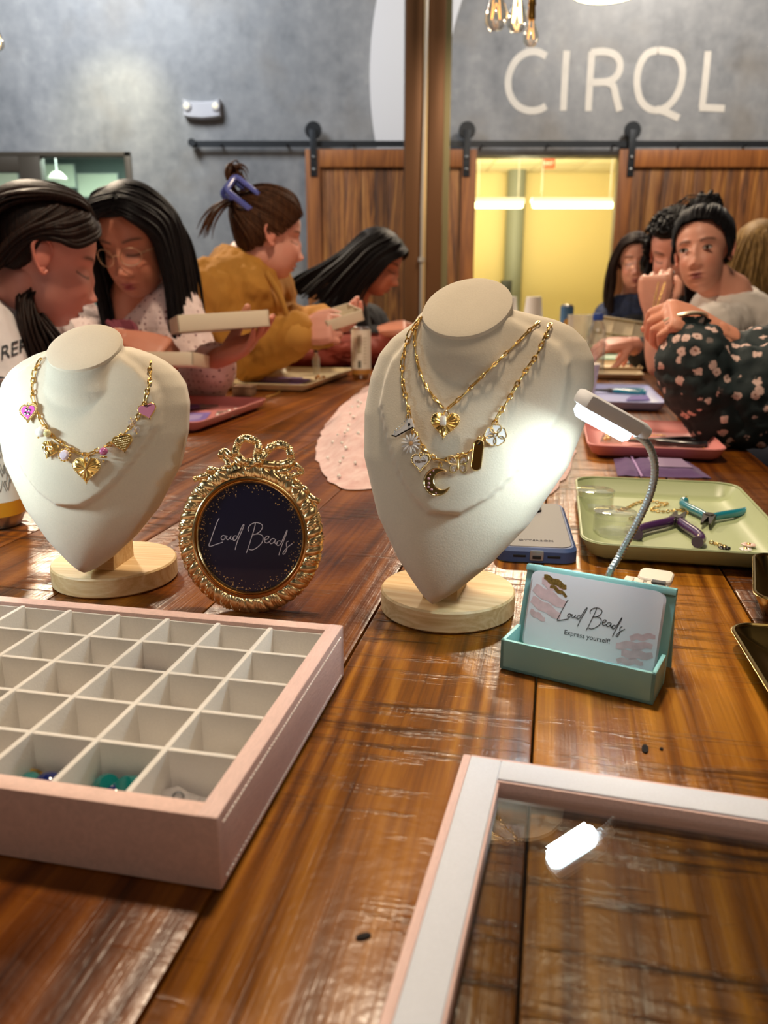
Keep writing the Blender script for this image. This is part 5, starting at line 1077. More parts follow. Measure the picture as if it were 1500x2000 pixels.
p = A(992, 640, 3.45); p.z = T + .0505; cups('stack of upturned white cups hidden behind bust neck', p, 6)
m_cc = thin_glass('clear_cup', (.98, .98, .96), .03, .08, .6, .25, (.9, .88, .8))
p = A(1132, 650, 3.0); p.z = T; t = root('clear_cup', 'clear plastic cup between blue can and water bottle', 'cup', p); mb = MB(); mb.lathe([(.001, .0), (.034, 0), (.046, .125), (.047, .126), (.045, .125), (.033, .003), (.001, .003)], 32, None, False); mb.obj('cup_wall', m_cc, t); mb = MB(); mb.tube([(.0465 * math.cos(a), .0465 * math.sin(a), .126) for a in [k * PI / 16 for k in range(32)]], .0012, 6, True); mb.obj('lip', m_cc, t)
t.location.z = T; t.scale = (1, 1, 1.35)
p = G(1160, 738); t = root('water_bottle', 'clear water bottle with blue cap on the right', 'bottle', p)
m_pet = thin_glass('pet_plastic', (.96, .97, .96), .02, .10, .75, .05, (.8, .85, .88))
mb = MB(); pr2 = [(.001, .004), (.020, 0), (.0265, .006), (.0275, .02)] + [(.0275 - (.0012 if k % 2 else 0), .024 + k * .0075) for k in range(13)] + [(.027, .125), (.0245, .142), (.016, .160), (.0125, .168), (.0125, .176)]; mb.lathe(pr2, 36, None, False); mb.obj('bottle_wall', m_pet, t)
mb = MB(); mb.lathe([(.0145, .168), (.0155, .169), (.0155, .186), (.0145, .188), (.001, .188)], 28, None, False); mb.obj('cap', mat('blue_cap', '#1c3f8f', .4), t)
mb = MB(); mb.lathe([(.0268, .012), (.0268, .09)], 28, None, False); mb.obj('water', thin_glass('water', (.93, .95, .95), .02, .06, .5), t)
p = G(1133, 785); t = root('paper_cup', 'white paper cup behind the lit lamp head', 'cup', p); mb = MB(); mb.lathe([(.001, .003), (.027, 0), (.0285, .002), (.038, .084), (.0395, .086), (.0385, .088), (.037, .086), (.027, .005), (.001, .005)], 36, None, False); mb.obj('cup_wall', mat('blush_cup', '#e0cfc6', .55), t); mb = MB(); mb.tube([(.0388 * math.cos(a), .0388 * math.sin(a), .087) for a in [k * PI / 16 for k in range(32)]], .0013, 6, True); mb.obj('rolled_rim', m_cup, t)
# ---- rust red bag
t = root('rust_bag', 'slouched rust red cloth bag behind the slim can', 'bag', G(640, 722)); mb = MB()
mb.ell((.03, .10, .050), (.14, .09, .052), 24, 14); mb.ell((-.05, .08, .034), (.12, .07, .036), 20, 12); mb.ell((.12, .12, .052), (.09, .07, .055), 20, 12); mb.ell((-.16, .06, .012), (.10, .045, .013), 16, 8)
me = remesh(mb, .005, 4)
for v_ in me.vertices: q = v_.co; d = .012 * noise.noise(Vector((q.x * 16 + q.z * 22, q.y * 10, q.z * 9))) + .006 * noise.noise(q * 40); v_.co = (q + v_.normal * d) * 1.2; v_.co.z = max(.001, v_.co.z)
mobj('bag_body', me, mat('rust_cloth', '#8e3a2a', .75, bump=(300, .2, .0005), var=(10, .15)), t, True, 80)
mb = MB(); mb.tube(cat([(-.02, .02, .09), (.04, .0, .115), (.10, .02, .12), (.17, .06, .11)], 8), .006, 8, False, None, .5); mb.obj('seam', mat('rust_cloth_dark', '#64241d', .8), t)
t = root('small_vial', 'slim clear vial standing at back of the cream tray', 'vial', UV(2.38, -.72, .004)); mb = MB(); mb.lathe([(.001, 0), (.011, 0), (.011, .05), (.006, .058), (.006, .068)], 20, None, False); mb.obj('vial_wall', m_cc, t); mb = MB(); mb.lathe([(0, .066), (.007, .066), (.007, .082), (0, .083)], 16); mb.obj('stopper', mat('dark_stopper', '#3a2a24', .5), t)
t = root('small_box', 'small kraft box behind blue pliers at left', 'box', G(478, 772), -TA); mb = MB(); mb.box((0, 0, .010), (.05, .035, .02), None, .002); mb.obj('body', mat('kraft', '#8a6a50', .7), t); mb = MB(); mb.box((0, 0, .022), (.052, .037, .005), None, .001); mb.obj('lid', mat('kraft', '#8a6a50', .7), t)
# ================================================================ PEOPLE
def head_mesh(skin, lip, brow, lids=True, smile=0.0, ear=True, male=False):
    """one head, local: +Y the way it faces, Z up, x right; returns MB and per-vertex colours"""
    mb = MB(); NTt, NP_ = 112, 150; rings = []; cols = []
    c1, r1 = Vector((0, -.012, .034)), Vector((.0745, .0940, .0865)); c2, r2 = Vector((0, .022, -.036)), Vector((.0580, .0680, .0800))
    def hit(d, c, r):
        a = sum((d[i] / r[i]) ** 2 for i in range(3)); b = sum(d[i] * c[i] / r[i] ** 2 for i in range(3)); q = sum((c[i] / r[i]) ** 2 for i in range(3)) - 1
        D = b * b - a * q; return (b + math.sqrt(D)) / a if D > 0 else 0
    g = lambda x, z, x0, z0, sx, sz: math.exp(-((x - x0) / sx) ** 2 - ((z - z0) / sz) ** 2)
    for i in range(NTt + 1):
        th = PI * i / NTt; th = max(.01, min(PI - .01, th)); ring = []
        for j in range(NP_):
            u = 2 * PI * j / NP_; ph = u - .42 * math.sin(u)            # denser towards the face
            d = Vector((math.sin(th) * math.sin(ph), math.sin(th) * math.cos(ph), math.cos(th)))
            a, b = hit(d, c1, r1), hit(d, c2, r2); p = 14; rr = (a ** p + b ** p) ** (1 / p); q = d * rr; x, y, z = q
            ax = abs(x); fr_ = sm((y - .02) / .03)
            if fr_ > 0:
                dy = -.0085 * g(ax, z, .033, .002, .017, .012) + .0052 * g(ax, z, .032, .000, .012, .0078) + .0045 * g(ax, z, .030, .024, .022, .008) + .002 * g(x, z, 0, .05, .04, .03)
                dy += .0095 * g(x, z, 0, -.008, .0085, .022) + .0175 * g(x, z, 0, -.041, .0105, .0125) + .0085 * g(ax, z, .0125, -.046, .0065, .0065) - .003 * g(x, z, 0, -.057, .012, .005)
                dy += (.0062 * g(x, z, 0, -.0685, .019, .0042) + .0072 * g(x, z, 0, -.0800, .016, .0055)) * (1 - .2 * smile) - .0055 * g(x, z, 0, -.0742 + smile * .012 * (ax / .025) ** 2 - smile * .002, .022 + .004 * smile, .0017)
                dy += .0085 * g(x, z, 0, -.103, .017, .013) + .0050 * g(ax, z, .041, -.034, .02, .02) + .004 * smile * g(ax, z, .038, -.045, .014, .014) - .004 * g(x, z, 0, -.091, .02, .005)
                y += dy * fr_
            if male: ax_s = 1.04; x *= ax_s
            ring.append((x, y, z))
            col_ = Vector(skin)
            if fr_ > .3:
                zl = z - smile * .012 * (ax / .025) ** 2
                f = min(1, g(x, zl, 0, -.0690, .020, .0040) + g(x, zl, 0, -.0795, .0185, .0050)) ; f = sm((f - .25) * 2.2); col_ = col_.lerp(Vector(lip), f)
                f = math.exp(-((z - (.0215 + .004 * math.cos((ax - .034) / .02 * 1.6))) / .0034) ** 2) * sm((ax - .010) / .006) * sm((.055 - ax) / .010); col_ = col_.lerp(Vector(brow), f * .85)
                if lids:
                    zz = -.0055 - .0035 * (1 - ((ax - .032) / .017) ** 2); f = math.exp(-((z - zz) / .0021) ** 2) * (1 if abs(ax - .032) < .017 else 0); col_ = col_.lerp(Vector(brow) * .6, f * .9)
                col_ = col_.lerp(Vector((skin[0] * .98, skin[1] * .72, skin[2] * .66)), .45 * g(ax, z, .040, -.034, .020, .018) + .4 * g(x, z, 0, -.042, .012, .01))
            cols.append(col_)
        rings.append(ring)
    mb.loft(rings)
    if ear:
        for s in (-1, 1):
            P = cat([(s * .071, .003, -.024), (s * .076, -.004, -.031), (s * .080, -.018, -.018), (s * .084, -.030, .006), (s * .084, -.026, .021), (s * .079, -.012, .026), (s * .074, .000, .017), (s * .072, .004, .004)], 5)
            n0 = len(mb.v); mb.tube(P, .0034, 8); mb.ell((s * .075, -.012, -.002), (.0050, .016, .024), 14, 10); mb.ell((s * .0745, -.006, -.025), (.0036, .0065, .0075), 12, 8)
            cols += [Vector((skin[0], skin[1] * .82, skin[2] * .78))] * (len(mb.v) - n0)
    return mb, cols
def hand_mb(curl=(.5, .6, .6, .7), thumb=.3, side=1, s=1.0, spread=.06):
    """+Y from the wrist to the fingers, +Z back of the hand, thumb on +X (side=1)"""
    mb = MB(); mb.loft([[(x * .5 * w_, y, z * h * .5) for x, z in ((1, .3), (.7, 1), (0, 1.15), (-.7, 1), (-1, .3), (-1, -.3), (-.7, -1), (0, -1.1), (.7, -1), (1, -.3))] for y, w_, h in ((-.03, .046, .036), (0, .054, .036), (.03, .074, .036), (.06, .084, .032), (.085, .082, .026), (.094, .070, .018))])
    for k, (x0, L_, r) in enumerate(((.031, .072, .0088), (.0105, .080, .0090), (-.0105, .075, .0086), (-.030, .058, .0076))):
        p = Vector((x0, .082, 0)); a = 0; pts = [Vector((x0 * .8, .05, 0)), p.copy()]; rs = [r * .9, r]; c = curl[k]
        for q, f in enumerate((.45, .31, .24)):
            a += c * (1.25, 1.25, .8)[q]; dirv = Vector((x0 * spread / .03 * .5 * math.cos(a), math.cos(a), -math.sin(a))).normalized(); p = p + dirv * L_ * f; pts.append(p.copy()); rs.append(r * (.95, .88, .72)[q])
        mb.chain(pts, rs, 12)
    p = Vector((.026, .018, -.006)); d1 = Vector((.62, .66, -.30 - thumb * .5)).normalized(); d2 = Vector((.62 - thumb * .7, .72, -.35 - thumb * .6)).normalized(); d3 = Vector((.45 - thumb * 1.2, .8, -.35 - thumb * .6)).normalized()
    p2 = p + d1 * .040; p3 = p2 + d2 * .034; p4 = p3 + d3 * .024; mb.chain([p, p2, p3, p4], [.0150, .0115, .0100, .0078], 12)
    S = Matrix.Diagonal((side * s, s, s, 1)); mb.v = [S @ v for v in mb.v]
    if side < 0: mb.f = [f[::-1] for f in mb.f]
    return mb
def fold(me, amp, sc=16, seed=0, stretch=(1, 1, .5)):
    N = len(me.vertices); co = np.empty(N * 3); me.vertices.foreach_get('co', co); co = co.reshape(-1, 3)
    nr = np.empty(N * 3); me.vertex_normals.foreach_get('vector', nr); nr = nr.reshape(-1, 3); d = np.empty(N); st = np.array(stretch) * sc
    for i, q in enumerate(co * st + np.array((seed, 0, 0))):
        q = Vector(q); d[i] = amp * (noise.noise(q) * .7 + .6 * (abs(noise.noise(q * 1.9)) - .25) + .3 * noise.noise(q * 4))
    me.vertices.foreach_set('co', (co + nr * d[:, None]).ravel()); me.update()
def ellring(c, x, y, rx, ry, n=24): c = Vector(c); return [c + x * rx * math.cos(2 * PI * k / n) + y * ry * math.sin(2 * PI * k / n) for k in range(n)]
def torso_mb(pel, chest, neck, right, k=1.0, grow=0.0, wsh=.17):
    """closed trunk from the seat to the base of the neck"""
    pel, chest, neck = Vector(pel), Vector(chest), Vector(neck); right = Vector(right).normalized(); rings = []
    up = (chest - pel).normalized(); fwd = up.cross(right).normalized()
    for f, rx, ry, dn in ((-.12, .10, .07, 0), (-.06, .155, .115, 0), (.05, .165, .125, 0), (.35, .145, .11, 0), (.7, .150, .115, 0), (1.0, .160, .120, 0)):
        rings.append(ellring(pel.lerp(chest, f), right, fwd, rx * k + grow, ry * k + grow))
    for f, rx, ry in ((.45, wsh * .95, .098), (.75, wsh * .74, .078), (.92, .092, .064), (1.05, .066, .060)):
        rings.append(ellring(chest.lerp(neck, f), right, fwd, rx * k + grow, ry * k + grow))
    mb = MB(); mb.loft(rings); return mb
m_skin = attr_mat('skin', .48, (140, .08, .0006), sss=.12)
m_lens_fr = mat('spectacle_gold', '#c9a080', .3, .8)
def hair_mat(name, c, c2=None):
    if name in MATS: return MATS[name]
    m = bpy.data.materials.new(name); MATS[name] = m; n = NT(m); v = n.coords((60, 60, 6)); f = n.noise(v, 4, 4, .6)
    n.P(Base_Color=n.ramp(f, [(.35, hx(c)), (.7, hx(c2 or c))]), Roughness=.5, Specular_IOR_Level=.16, Normal=n.bump(f, .5, .002)); return m
def cap_mb(mb, M, mask, out=.008):
    """hair lying on the skull: the skull shape pushed outward where mask(q) > 0"""
    c1, r1 = Vector((0, -.012, .034)), Vector((.0745, .0940, .0865)); N1, N2 = 44, 60; rings = []
    for i in range(N1 + 1):
        th = max(.02, PI * .78 * i / N1); ring = []
        for j in range(N2):
            ph = 2 * PI * j / N2; d = Vector((math.sin(th) * math.sin(ph), math.sin(th) * math.cos(ph), math.cos(th))); q = c1 + Vector((d.x * r1.x, d.y * r1.y, d.z * r1.z)); k = sm(mask(q) / .022)
            ring.append(M @ (c1 + Vector((d.x * (r1.x + out * k - .006 * (1 - k)), d.y * (r1.y + out * k - .012 * (1 - k)), d.z * (r1.z + out * k - .006 * (1 - k))))))
        rings.append(ring)
    mb.loft(rings, None, False)
def locks(mb, M, guides, per, r, jit=.006, seed=1, taper=.35, n=10, flat=.55, wave=0.0, hang=None):
    """locks of hair swept along guide lines, blended from each guide to the next"""
    rg_ = random.Random(seed); per = int(per * 1.9); r *= .62; G_ = [cat(g, 5) for g in guides]; N = min(len(g) for g in G_); G_ = [[g[int(k * (len(g) - 1) / (N - 1))] for k in range(N)] for g in G_]
    for a, b in zip(G_, G_[1:]):
        for q in range(per):
            t = (q + rg_.random()) / per; off = Vector((rg_.gauss(0, 1), rg_.gauss(0, 1), rg_.gauss(0, 1))) * jit; w0 = rg_.random() * 6; pts = []
            for k in range(N):
                u = k / (N - 1); p = a[k].lerp(b[k], t) + off * (.4 + u * 1.3); p = p + Vector((math.sin(w0 + u * 11), math.cos(w0 * 1.3 + u * 9), 0)) * wave * u; pts.append(M @ p)
            seg_ = [b_ - a_ for a_, b_ in zip(pts, pts[1:])]
            if hang is not None:
                for k in range(1, N):
                    f_ = sm((k / (N - 1) - hang) / .15)
                    if f_ > 0: s_ = (pts_o[k] - pts_o[k - 1]) if False else seg_[k - 1]; d_ = s_.normalized().lerp(Vector((s_.x * .6, s_.y * .6, -s_.length)).normalized(), f_ * .9).normalized(); pts[k] = pts[k - 1] + d_ * s_.length
            rs = [r * (.55 + .6 * math.sin(PI * min(1, .12 + .8 * k / (N - 1)))) * (1 - (1 - taper) * max(0, (k / (N - 1) - .6) / .4)) * min(1, .3 + 5 * k / (N - 1)) for k in range(N)]
            mb.tube(pts, rs, 6, False, None, flat)
def glasses(M, par):
    for s in (-1, 1):
        mb = MB(); mb.tube([M @ Vector((s * (.030 + .0215 * math.cos(a)), .1005 - 6.5 * (.030 + .0215 * math.cos(a)) ** 2, -.006 + .019 * math.sin(a))) for a in [k * PI / 10 for k in range(20)]], .0011, 6, True); mb.obj('spectacle_rim', m_lens_fr, par)
        mb = MB(); mb.tube([M @ Vector(p) for p in ((s * .0505, .084, -.002), (s * .070, .055, 0), (s * .080, .0, .004))], .0012, 6); mb.obj('spectacle_arm', m_lens_fr, par)
    mb = MB(); mb.tube([M @ Vector(p) for p in ((-.010, .102, -.002), (0, .105, .001), (.010, .102, -.002))], .0012, 6); mb.obj('spectacle_bridge', m_lens_fr, par)
def eyes_open(M, par, iris):
    for s in (-1, 1):
        EM = M @ Mx((s * .0325, .0815, -.001)); mb = MB(); mb.ell((0, 0, 0), (.0132, .0060, .0050), 18, 10, EM); e = mb.obj('eye', mat('eye_white', '#d9d2cc', .25), par)
        mb = MB(); mb.lathe([(.0001, .0066), (.0045, .0061), (.0056, .0048)], 18, EM @ Mx((0, 0, 0), (-PI / 2, 0, 0)), False); mb.obj('iris', mat('iris', iris, .15), e)
        mb = MB(); mb.tube(cat([EM @ Vector(p) for p in ((-.0125, .0025, .0008), (-.008, .0060, .0044), (0, .0072, .0058), (.008, .0060, .0044), (.0125, .0025, .0008))], 4), .0016, 6); mb.obj('eyelid', mat('lash', '#1a100c', .5), par)
def person(label, HM, skin, lip, brow, neck, chest, pel, right, arms, cloth_m, sleeve=1.0, lids=True, smile=0, k=1.0, grow=.014, legs=True, hair=None, hm=None, wsh=.17, fold_amp=.008, collar=None, trousers='#2b3040', cname='top', legside=1, male=False, open_neck=0):
    """arms: list of (shoulder, elbow, wrist, hand matrix dirs, curl, thumb, side)"""
    skin, lip, brow = [hx(c) if isinstance(c, str) else c for c in (skin, lip, brow)]
    hmb, cols = head_mesh(skin, lip, brow, lids, smile, True, male); mb = MB(); mb.add([HM @ v for v in hmb.v], hmb.f)
    neck = Vector(neck); jaw = HM @ Vector((0, -.022, -.055)); b = MB(); b.chain([jaw, neck.lerp(jaw, .35), neck], [.052, .053, .062], 20)
    for v, f in (lambda t: [(t.v, t.f)])(torso_mb(pel, chest, neck, right, k * .92, -.004, wsh * .95)): b.add(v, f)
    for (sh, el, wr, hf, hu, curl, th, sd) in arms:
        b.chain([sh, el], [.044 * k, .036 * k], 16); b.chain([el, Vector(el).lerp(Vector(wr), .35), wr], [.036 * k, .037 * k, .0245], 16)
    me = remesh(b, .009, 3); mb.add([v.co.copy() for v in me.vertices], [list(p.vertices) for p in me.polygons]); cols += [Vector(skin)] * len(me.vertices)
    for (sh, el, wr, hf, hu, curl, th, sd) in arms:
        h = hand_mb(curl, th, sd); h2 = remesh(h, .0032, 3); M_ = Matrix.Translation(Vector(wr)) @ frame(hf, hu)
        mb.add([M_ @ v.co for v in h2.vertices], [list(p.vertices) for p in h2.polygons])
        for v in h2.vertices:
            tip = sm((v.co.y - .10) / .05); cols.append(Vector((skin[0], skin[1] * (1 - .18 * tip), skin[2] * (1 - .2 * tip))))
    o = mb.obj('person', m_skin, None, True, 70, fix=False); me = o.data
    a = me.color_attributes.new('Col', 'FLOAT_COLOR', 'POINT'); a.data.foreach_set('color', [x for c in cols for x in (*c, 1)])
    tag(o, label, 'person')
    # clothing: the trunk and sleeves grown outward, folded
    cm = MB(); t2 = torso_mb(pel, chest, neck, right, k, grow, wsh); cm.add(t2.v, t2.f)
    for (sh, el, wr, hf, hu, curl, th, sd) in arms:
        sh, el, wr = Vector(sh), Vector(el), Vector(wr); g_ = grow + .006
        cm.caps(Vector(chest).lerp(Vector(neck), .35).lerp(sh, .5), .075 * k + grow * .5, sh, .058 * k + grow, 16)
        if sleeve > 0: cm.chain([sh, sh.lerp(el, min(1, sleeve * 2))], [.056 * k + g_, .048 * k + g_], 16)
        if sleeve > .5: cm.chain([el, el.lerp(wr, (sleeve - .5) * 2 * .98)], [.048 * k + g_, lerp(.048, .033, (sleeve - .5) * 2) * k + g_ * .7], 16)
    cme = remesh(cm, .009, 5)
    fold(cme, fold_amp, 15, sum(map(ord, label)) % 50); fold(cme, fold_amp * .4, 40, 7)
    cl = mobj(cname, cme, cloth_m, o, True, 80)
    if collar: collar(o)
    if legs:
        fwd = (Vector(chest) - Vector(pel)).normalized().cross(Vector(right)).normalized(); fwd = BX * (1 if Vector(pel).dot(BX) < 0 else -1); lm = MB(); pel = Vector(pel); lr = Vector((-fwd.y, fwd.x, 0))
        for s in (-1, 1):
            hip = pel + lr * .085 * s + Vector((0, 0, -.02)); kn = hip + fwd * .40 + Vector((0, 0, .02)); kn.z = .52; an = kn + fwd * .02; an.z = .09; lm.chain([hip, kn, an], [.085, .062, .045], 16)
            lm.caps(an + Vector((0, 0, -.045)) - fwd * .03, .042, an + fwd * .15 + Vector((0, 0, -.055)), .034)
        lme = remesh(lm, .011, 4); fold(lme, .004, 18, 3)
        for v in lme.vertices: v.co.z = max(v.co.z, .003)
        mobj('trousers', lme, mat('cloth_' + trousers[1:], trousers, .8, bump=(300, .2, .0005)), o, True, 80)
    if hair:
        hb = MB(); hair(hb, HM); hb.obj('hair', hm, o, True, 80)
    return o
def HF(px, py, Y, f, up, anchor=(0, 0, 0)):
    F_ = frame(f, up); return Matrix.Translation(A(px, py, Y) - F_.to_3x3() @ Vector(anchor)) @ F_
EAR, NOSE = (.082, -.014, -.002), (0, .118, -.041)
V = Vector
SEAT = .56
def PEL(c, nk_):
    u, v_ = c.dot(AX), c.dot(BX); q = UV(u, -1.15 if v_ < 0 else max(.56, v_ + .10)); return V((q.x, q.y, SEAT))
# ---- 1 : dark haired woman at far left, profile, bent over her work
HM1 = HF(80, 497, 1.43, (.81, .475, -.342), (.29, .17, .94), EAR)
def hair1(hb, M):
    cap_mb(hb, M, lambda q: min(.05, q.z - .052 + (.15 if q.y < .0 else 0) * sm((.0 - q.y) / .06) + .02 * (abs(q.x) > .05)), .010)
    top = []
    for x in (-.078, -.05, -.02, .0, .02, .05, .078): top.append([(x * .15, .072 - abs(x) * .2, .095), (x * .75, .03, .128 - abs(x) * .25), (x * 1.05, -.04, .118 - abs(x) * .35), (x * 1.08, -.098, .05), (x * 1.0, -.112, -.03), (x * .9, -.118, -.11)])
    locks(hb, M, top, 16, .0075, .003, 3, .6)
    for s in (-1, 1):   # sweeping from the parting over the temple and behind the ear
        locks(hb, M, [[(s * .004, .080, .092), (s * .055, .072, .062), (s * .080, .040, .030), (s * .084, .008, .030), (s * .082, -.030, .02), (s * .074, -.06, -.03)], [(s * .002, .05, .112), (s * .06, .045, .09), (s * .083, .010, .06), (s * .086, -.03, .04), (s * .080, -.06, .0), (s * .07, -.08, -.06)], [(s * .002, .0, .125), (s * .065, -.01, .095), (s * .084, -.04, .05), (s * .082, -.07, .0), (s * .07, -.09, -.06), (s * .06, -.10, -.10)]], 20, .0065, .002, 5, .7)
    Mi = M.inverted(); W = lambda px, py, Y: tuple(Mi @ A(px, py, Y))
    g = [[W(64, 505, 1.47), W(70, 560, 1.46), W(52, 590, 1.44), W(56, 640, 1.42), W(70, 690, 1.42), W(84, 740, 1.43), W(92, 790, 1.44)], [W(40, 500, 1.49), W(40, 545, 1.47), W(45, 590, 1.45), W(66, 650, 1.43), W(92, 700, 1.43), W(104, 750, 1.44), W(112, 800, 1.45)], [W(55, 500, 1.52), W(55, 550, 1.50), W(62, 600, 1.48), W(92, 640, 1.46), W(118, 680, 1.46), W(125, 730, 1.47), W(130, 790, 1.48)]]
    locks(hb, Matrix(), [[tuple(M @ V(p)) for p in q] for q in g], 26, .0075, .006, 8, .5)
    g = [[W(-30, 520, 1.52), W(-35, 580, 1.55), W(-30, 640, 1.56), W(-28, 700, 1.58)], [W(20, 500, 1.50), W(10, 560, 1.52), W(5, 610, 1.52), W(0, 640, 1.54)], [W(48, 520, 1.47), W(44, 570, 1.46), W(40, 610, 1.47), W(46, 660, 1.48)]]
    locks(hb, Matrix(), [[tuple(M @ V(p)) for p in q] for q in g], 14, .009, .006, 9, .5)
nk = A(28, 600, 1.55); chs = A(-8, 735, 1.56); pl_ = PEL(chs, nk); rt = V((.10, -1, 0)).normalized()
a1 = (A(-55, 650, 1.40), A(10, 830, 1.34), A(150, 850, 1.38)); a2 = (A(80, 660, 1.72), A(130, 770, 1.72), A(210, 770, 1.58))
m_sweat = mat('white_sweatshirt', '#d9d2d2', .85, bump=(260, .25, .0005)); m_ink = mat('charcoal_ink', '#23282e', .7)
P1 = person('woman in white lettered sweatshirt bent forward in profile, dark hair, far left', HM1, '#cb8877', '#8a4048', '#2e1c14', nk, chs, pl_, rt, [(a1[0], a1[1], a1[2], V((1, .2, -.1)), V((0, -.2, 1)), (.4, .5, .5, .6), .4, -1), (a2[0], a2[1], a2[2], V((.8, -.5, .1)), V((.1, .1, 1)), (.5, .6, .6, .6), .4, 1)], m_sweat, 1.0, hair=hair1, hm=hair_mat('dark_brown_hair', '#140c0a', '#2c1b14'), cname='sweatshirt', trousers='#2a3552')
# lettering on the chest, laid on the cloth
cl = [c for c in P1.children if c.name.startswith('sweatshirt')][0]
bvc = BVHTree.FromPolygons([v.co.copy() for v in cl.data.vertices], [list(p.vertices) for p in cl.data.polygons])
tm = text_mb('REFLE', 34, .2, None, None, 'LEFT'); lt = MB()
bmx = bmesh.new(); me_ = tm.mesh('t'); bmx.from_mesh(me_); bmesh.ops.subdivide_edges(bmx, edges=[e for e in bmx.edges if e.calc_length() > 4], cuts=2)
for v in bmx.verts:
    x, y = v.co.x * 1.0, v.co.y * 1.25; px, py = 0 + x * .92, 705 - x * .42 - .0012 * x * x * -1 - y * .92 + x * .02
    h = bvc.ray_cast(CP, ray(px, py).normalized()); v.co = (h[0] + h[1] * (.0015 + .0008 * (v.co.z > 0))) if h[0] else A(px, py, 1.5)
bmx.verts.index_update(); lt.add([v.co.copy() for v in bmx.verts], [[v.index for v in f.verts] for f in bmx.faces]); bmx.free()
lt.obj('lettering', m_ink, P1, False)
# ---- 2 : woman with spectacles, black hair, eyelet blouse
HM2 = HF(230, 541, 1.80, (-.14, -.92, -.33), (-.08, -.25, .96), NOSE)
def hair2(hb, M):
    cap_mb(hb, M, lambda q: min(.05, q.z - .060 + .16 * sm((.02 - q.y) / .05)), .011)
    for s in (-1, 1):
        locks(hb, M, [[(s * .004 - .012, .086, .088), (s * .04 - .006, .088, .072), (s * .072, .062, .034), (s * .085, .045, -.02), (s * .090, .04, -.08), (s * .085, .05, -.15), (s * .080, .06, -.20)], [(s * .003 - .012, .055, .112), (s * .055, .055, .095), (s * .085, .02, .05), (s * .090, .01, -.02), (s * .088, .0, -.09), (s * .086, .0, -.16), (s * .084, .01, -.22)], [(s * .003 - .010, .0, .126), (s * .06, -.005, .108), (s * .090, -.035, .05), (s * .092, -.04, -.03), (s * .09, -.04, -.10), (s * .09, -.04, -.17), (s * .088, -.04, -.23)], [(-.008, -.06, .115), (s * .05, -.085, .07), (s * .075, -.10, .0), (s * .085, -.105, -.06), (s * .09, -.10, -.12), (s * .09, -.09, -.18), (s * .09, -.09, -.23)]], 24, .0085, .005, 4 + s, .5, hang=.35)
nk = A(240, 632, 1.98); chs = A(250, 722, 2.0); pl_ = PEL(chs, nk); rt = V((.97, .20, 0)).normalized()
m_eye = bpy.data.materials.new('eyelet_cotton'); n = NT(m_eye); v = n.coords(); vo = n.add('ShaderNodeTexVoronoi', i_Vector=v, i_Scale=75.0, i_Randomness=.25).outputs['Distance']
n.P(Base_Color=n.ramp(vo, [(.16, hx('#7d4a50')), (.28, hx('#e2ccc8'))]), Roughness=.85, Normal=n.bump(vo, .4, .002))
def scarf(o):
    mb = MB(); 
    for q in range(7): d = V((.008 * q - .024, -.006 * abs(q - 3), 0)); mb.tube([p + d + V((.004 * math.sin(i + q), 0, 0)) for i, p in enumerate(cat([A(236, 628, 1.84), A(256, 650, 1.80), A(274, 674, 1.77), A(292, 705, 1.77), A(304, 735, 1.78)], 5))], .006, 7)
    mb.obj('neck_scarf', mat('plum_scarf', '#7d3a48', .8, bump=(200, .3, .001)), o)
P2 = person('woman with spectacles and long black hair in white eyelet blouse, looking down', HM2, '#c17e65', '#a04c4e', '#1d1310', nk, chs, pl_, rt, [(A(334, 608, 1.96), A(388, 755, 1.90), A(428, 698, 1.74), V((.80, -.35, .35)), V((.35, .3, -.9)), (.15, .15, .2, .25), .3, 1), (A(160, 650, 1.98), A(180, 750, 1.76), A(244, 668, 1.66), V((.9, -.2, -.2)), V((0, -.6, .8)), (.6, .7, .7, .7), .4, 1)], m_eye, .9, hair=hair2, hm=hair_mat('black_hair', '#08070a', '#1a1618'), cname='blouse', collar=scarf, trousers='#4a3c2c', wsh=.16)
glasses(HM2, P2)
# ---- 3 : woman in mustard jacket, hair in a blue claw clip
HM3 = HF(528, 456, 2.22, (.93, .31, -.19), (.17, .06, .98), EAR) @ Matrix.Scale(.95, 4)
def hair3(hb, M):
    cap_mb(hb, M, lambda q: min(.05, q.z - .050 + .125 * sm((.01 - q.y) / .05)), .009)
    kn = (0, -.105, .085)
    for s in (-1, 1):
        locks(hb, M, [[(s * .0, .082, .088), (s * .03, .04, .128), (s * .03, -.04, .132), (s * .01, -.10, .095)], [(s * .045, .078, .070), (s * .062, .03, .098), (s * .055, -.05, .112), (s * .012, -.108, .088)], [(s * .068, .050, .036), (s * .082, .0, .058), (s * .072, -.06, .075), (s * .015, -.112, .078)], [(s * .076, .022, .006), (s * .086, -.025, .025), (s * .070, -.08, .045), (s * .015, -.112, .070)], [(s * .066, -.045, -.045), (s * .070, -.075, -.01), (s * .05, -.105, .03), (s * .012, -.115, .066)], [(s * .01, -.07, -.075), (s * .015, -.10, -.02), (s * .012, -.118, .03), (0, -.118, .066)]], 14, .0060, .002, 11, .8)
    locks(hb, M, [[(-.02, -.10, .08), (-.02, -.13, .13), (0, -.12, .155), (.01, -.10, .150), (.02, -.09, .13)], [(.02, -.10, .08), (.03, -.14, .12), (.02, -.14, .150), (0, -.12, .165), (-.02, -.10, .14)]], 14, .006, .008, 13, .4)
    locks(hb, M, [[(-.01, -.12, .07), (-.02, -.155, .05), (-.03, -.18, .01), (-.03, -.19, -.03)], [(.02, -.12, .07), (.03, -.15, .04), (.03, -.17, .0), (.03, -.175, -.04)]], 10, .005, .006, 14, .3)
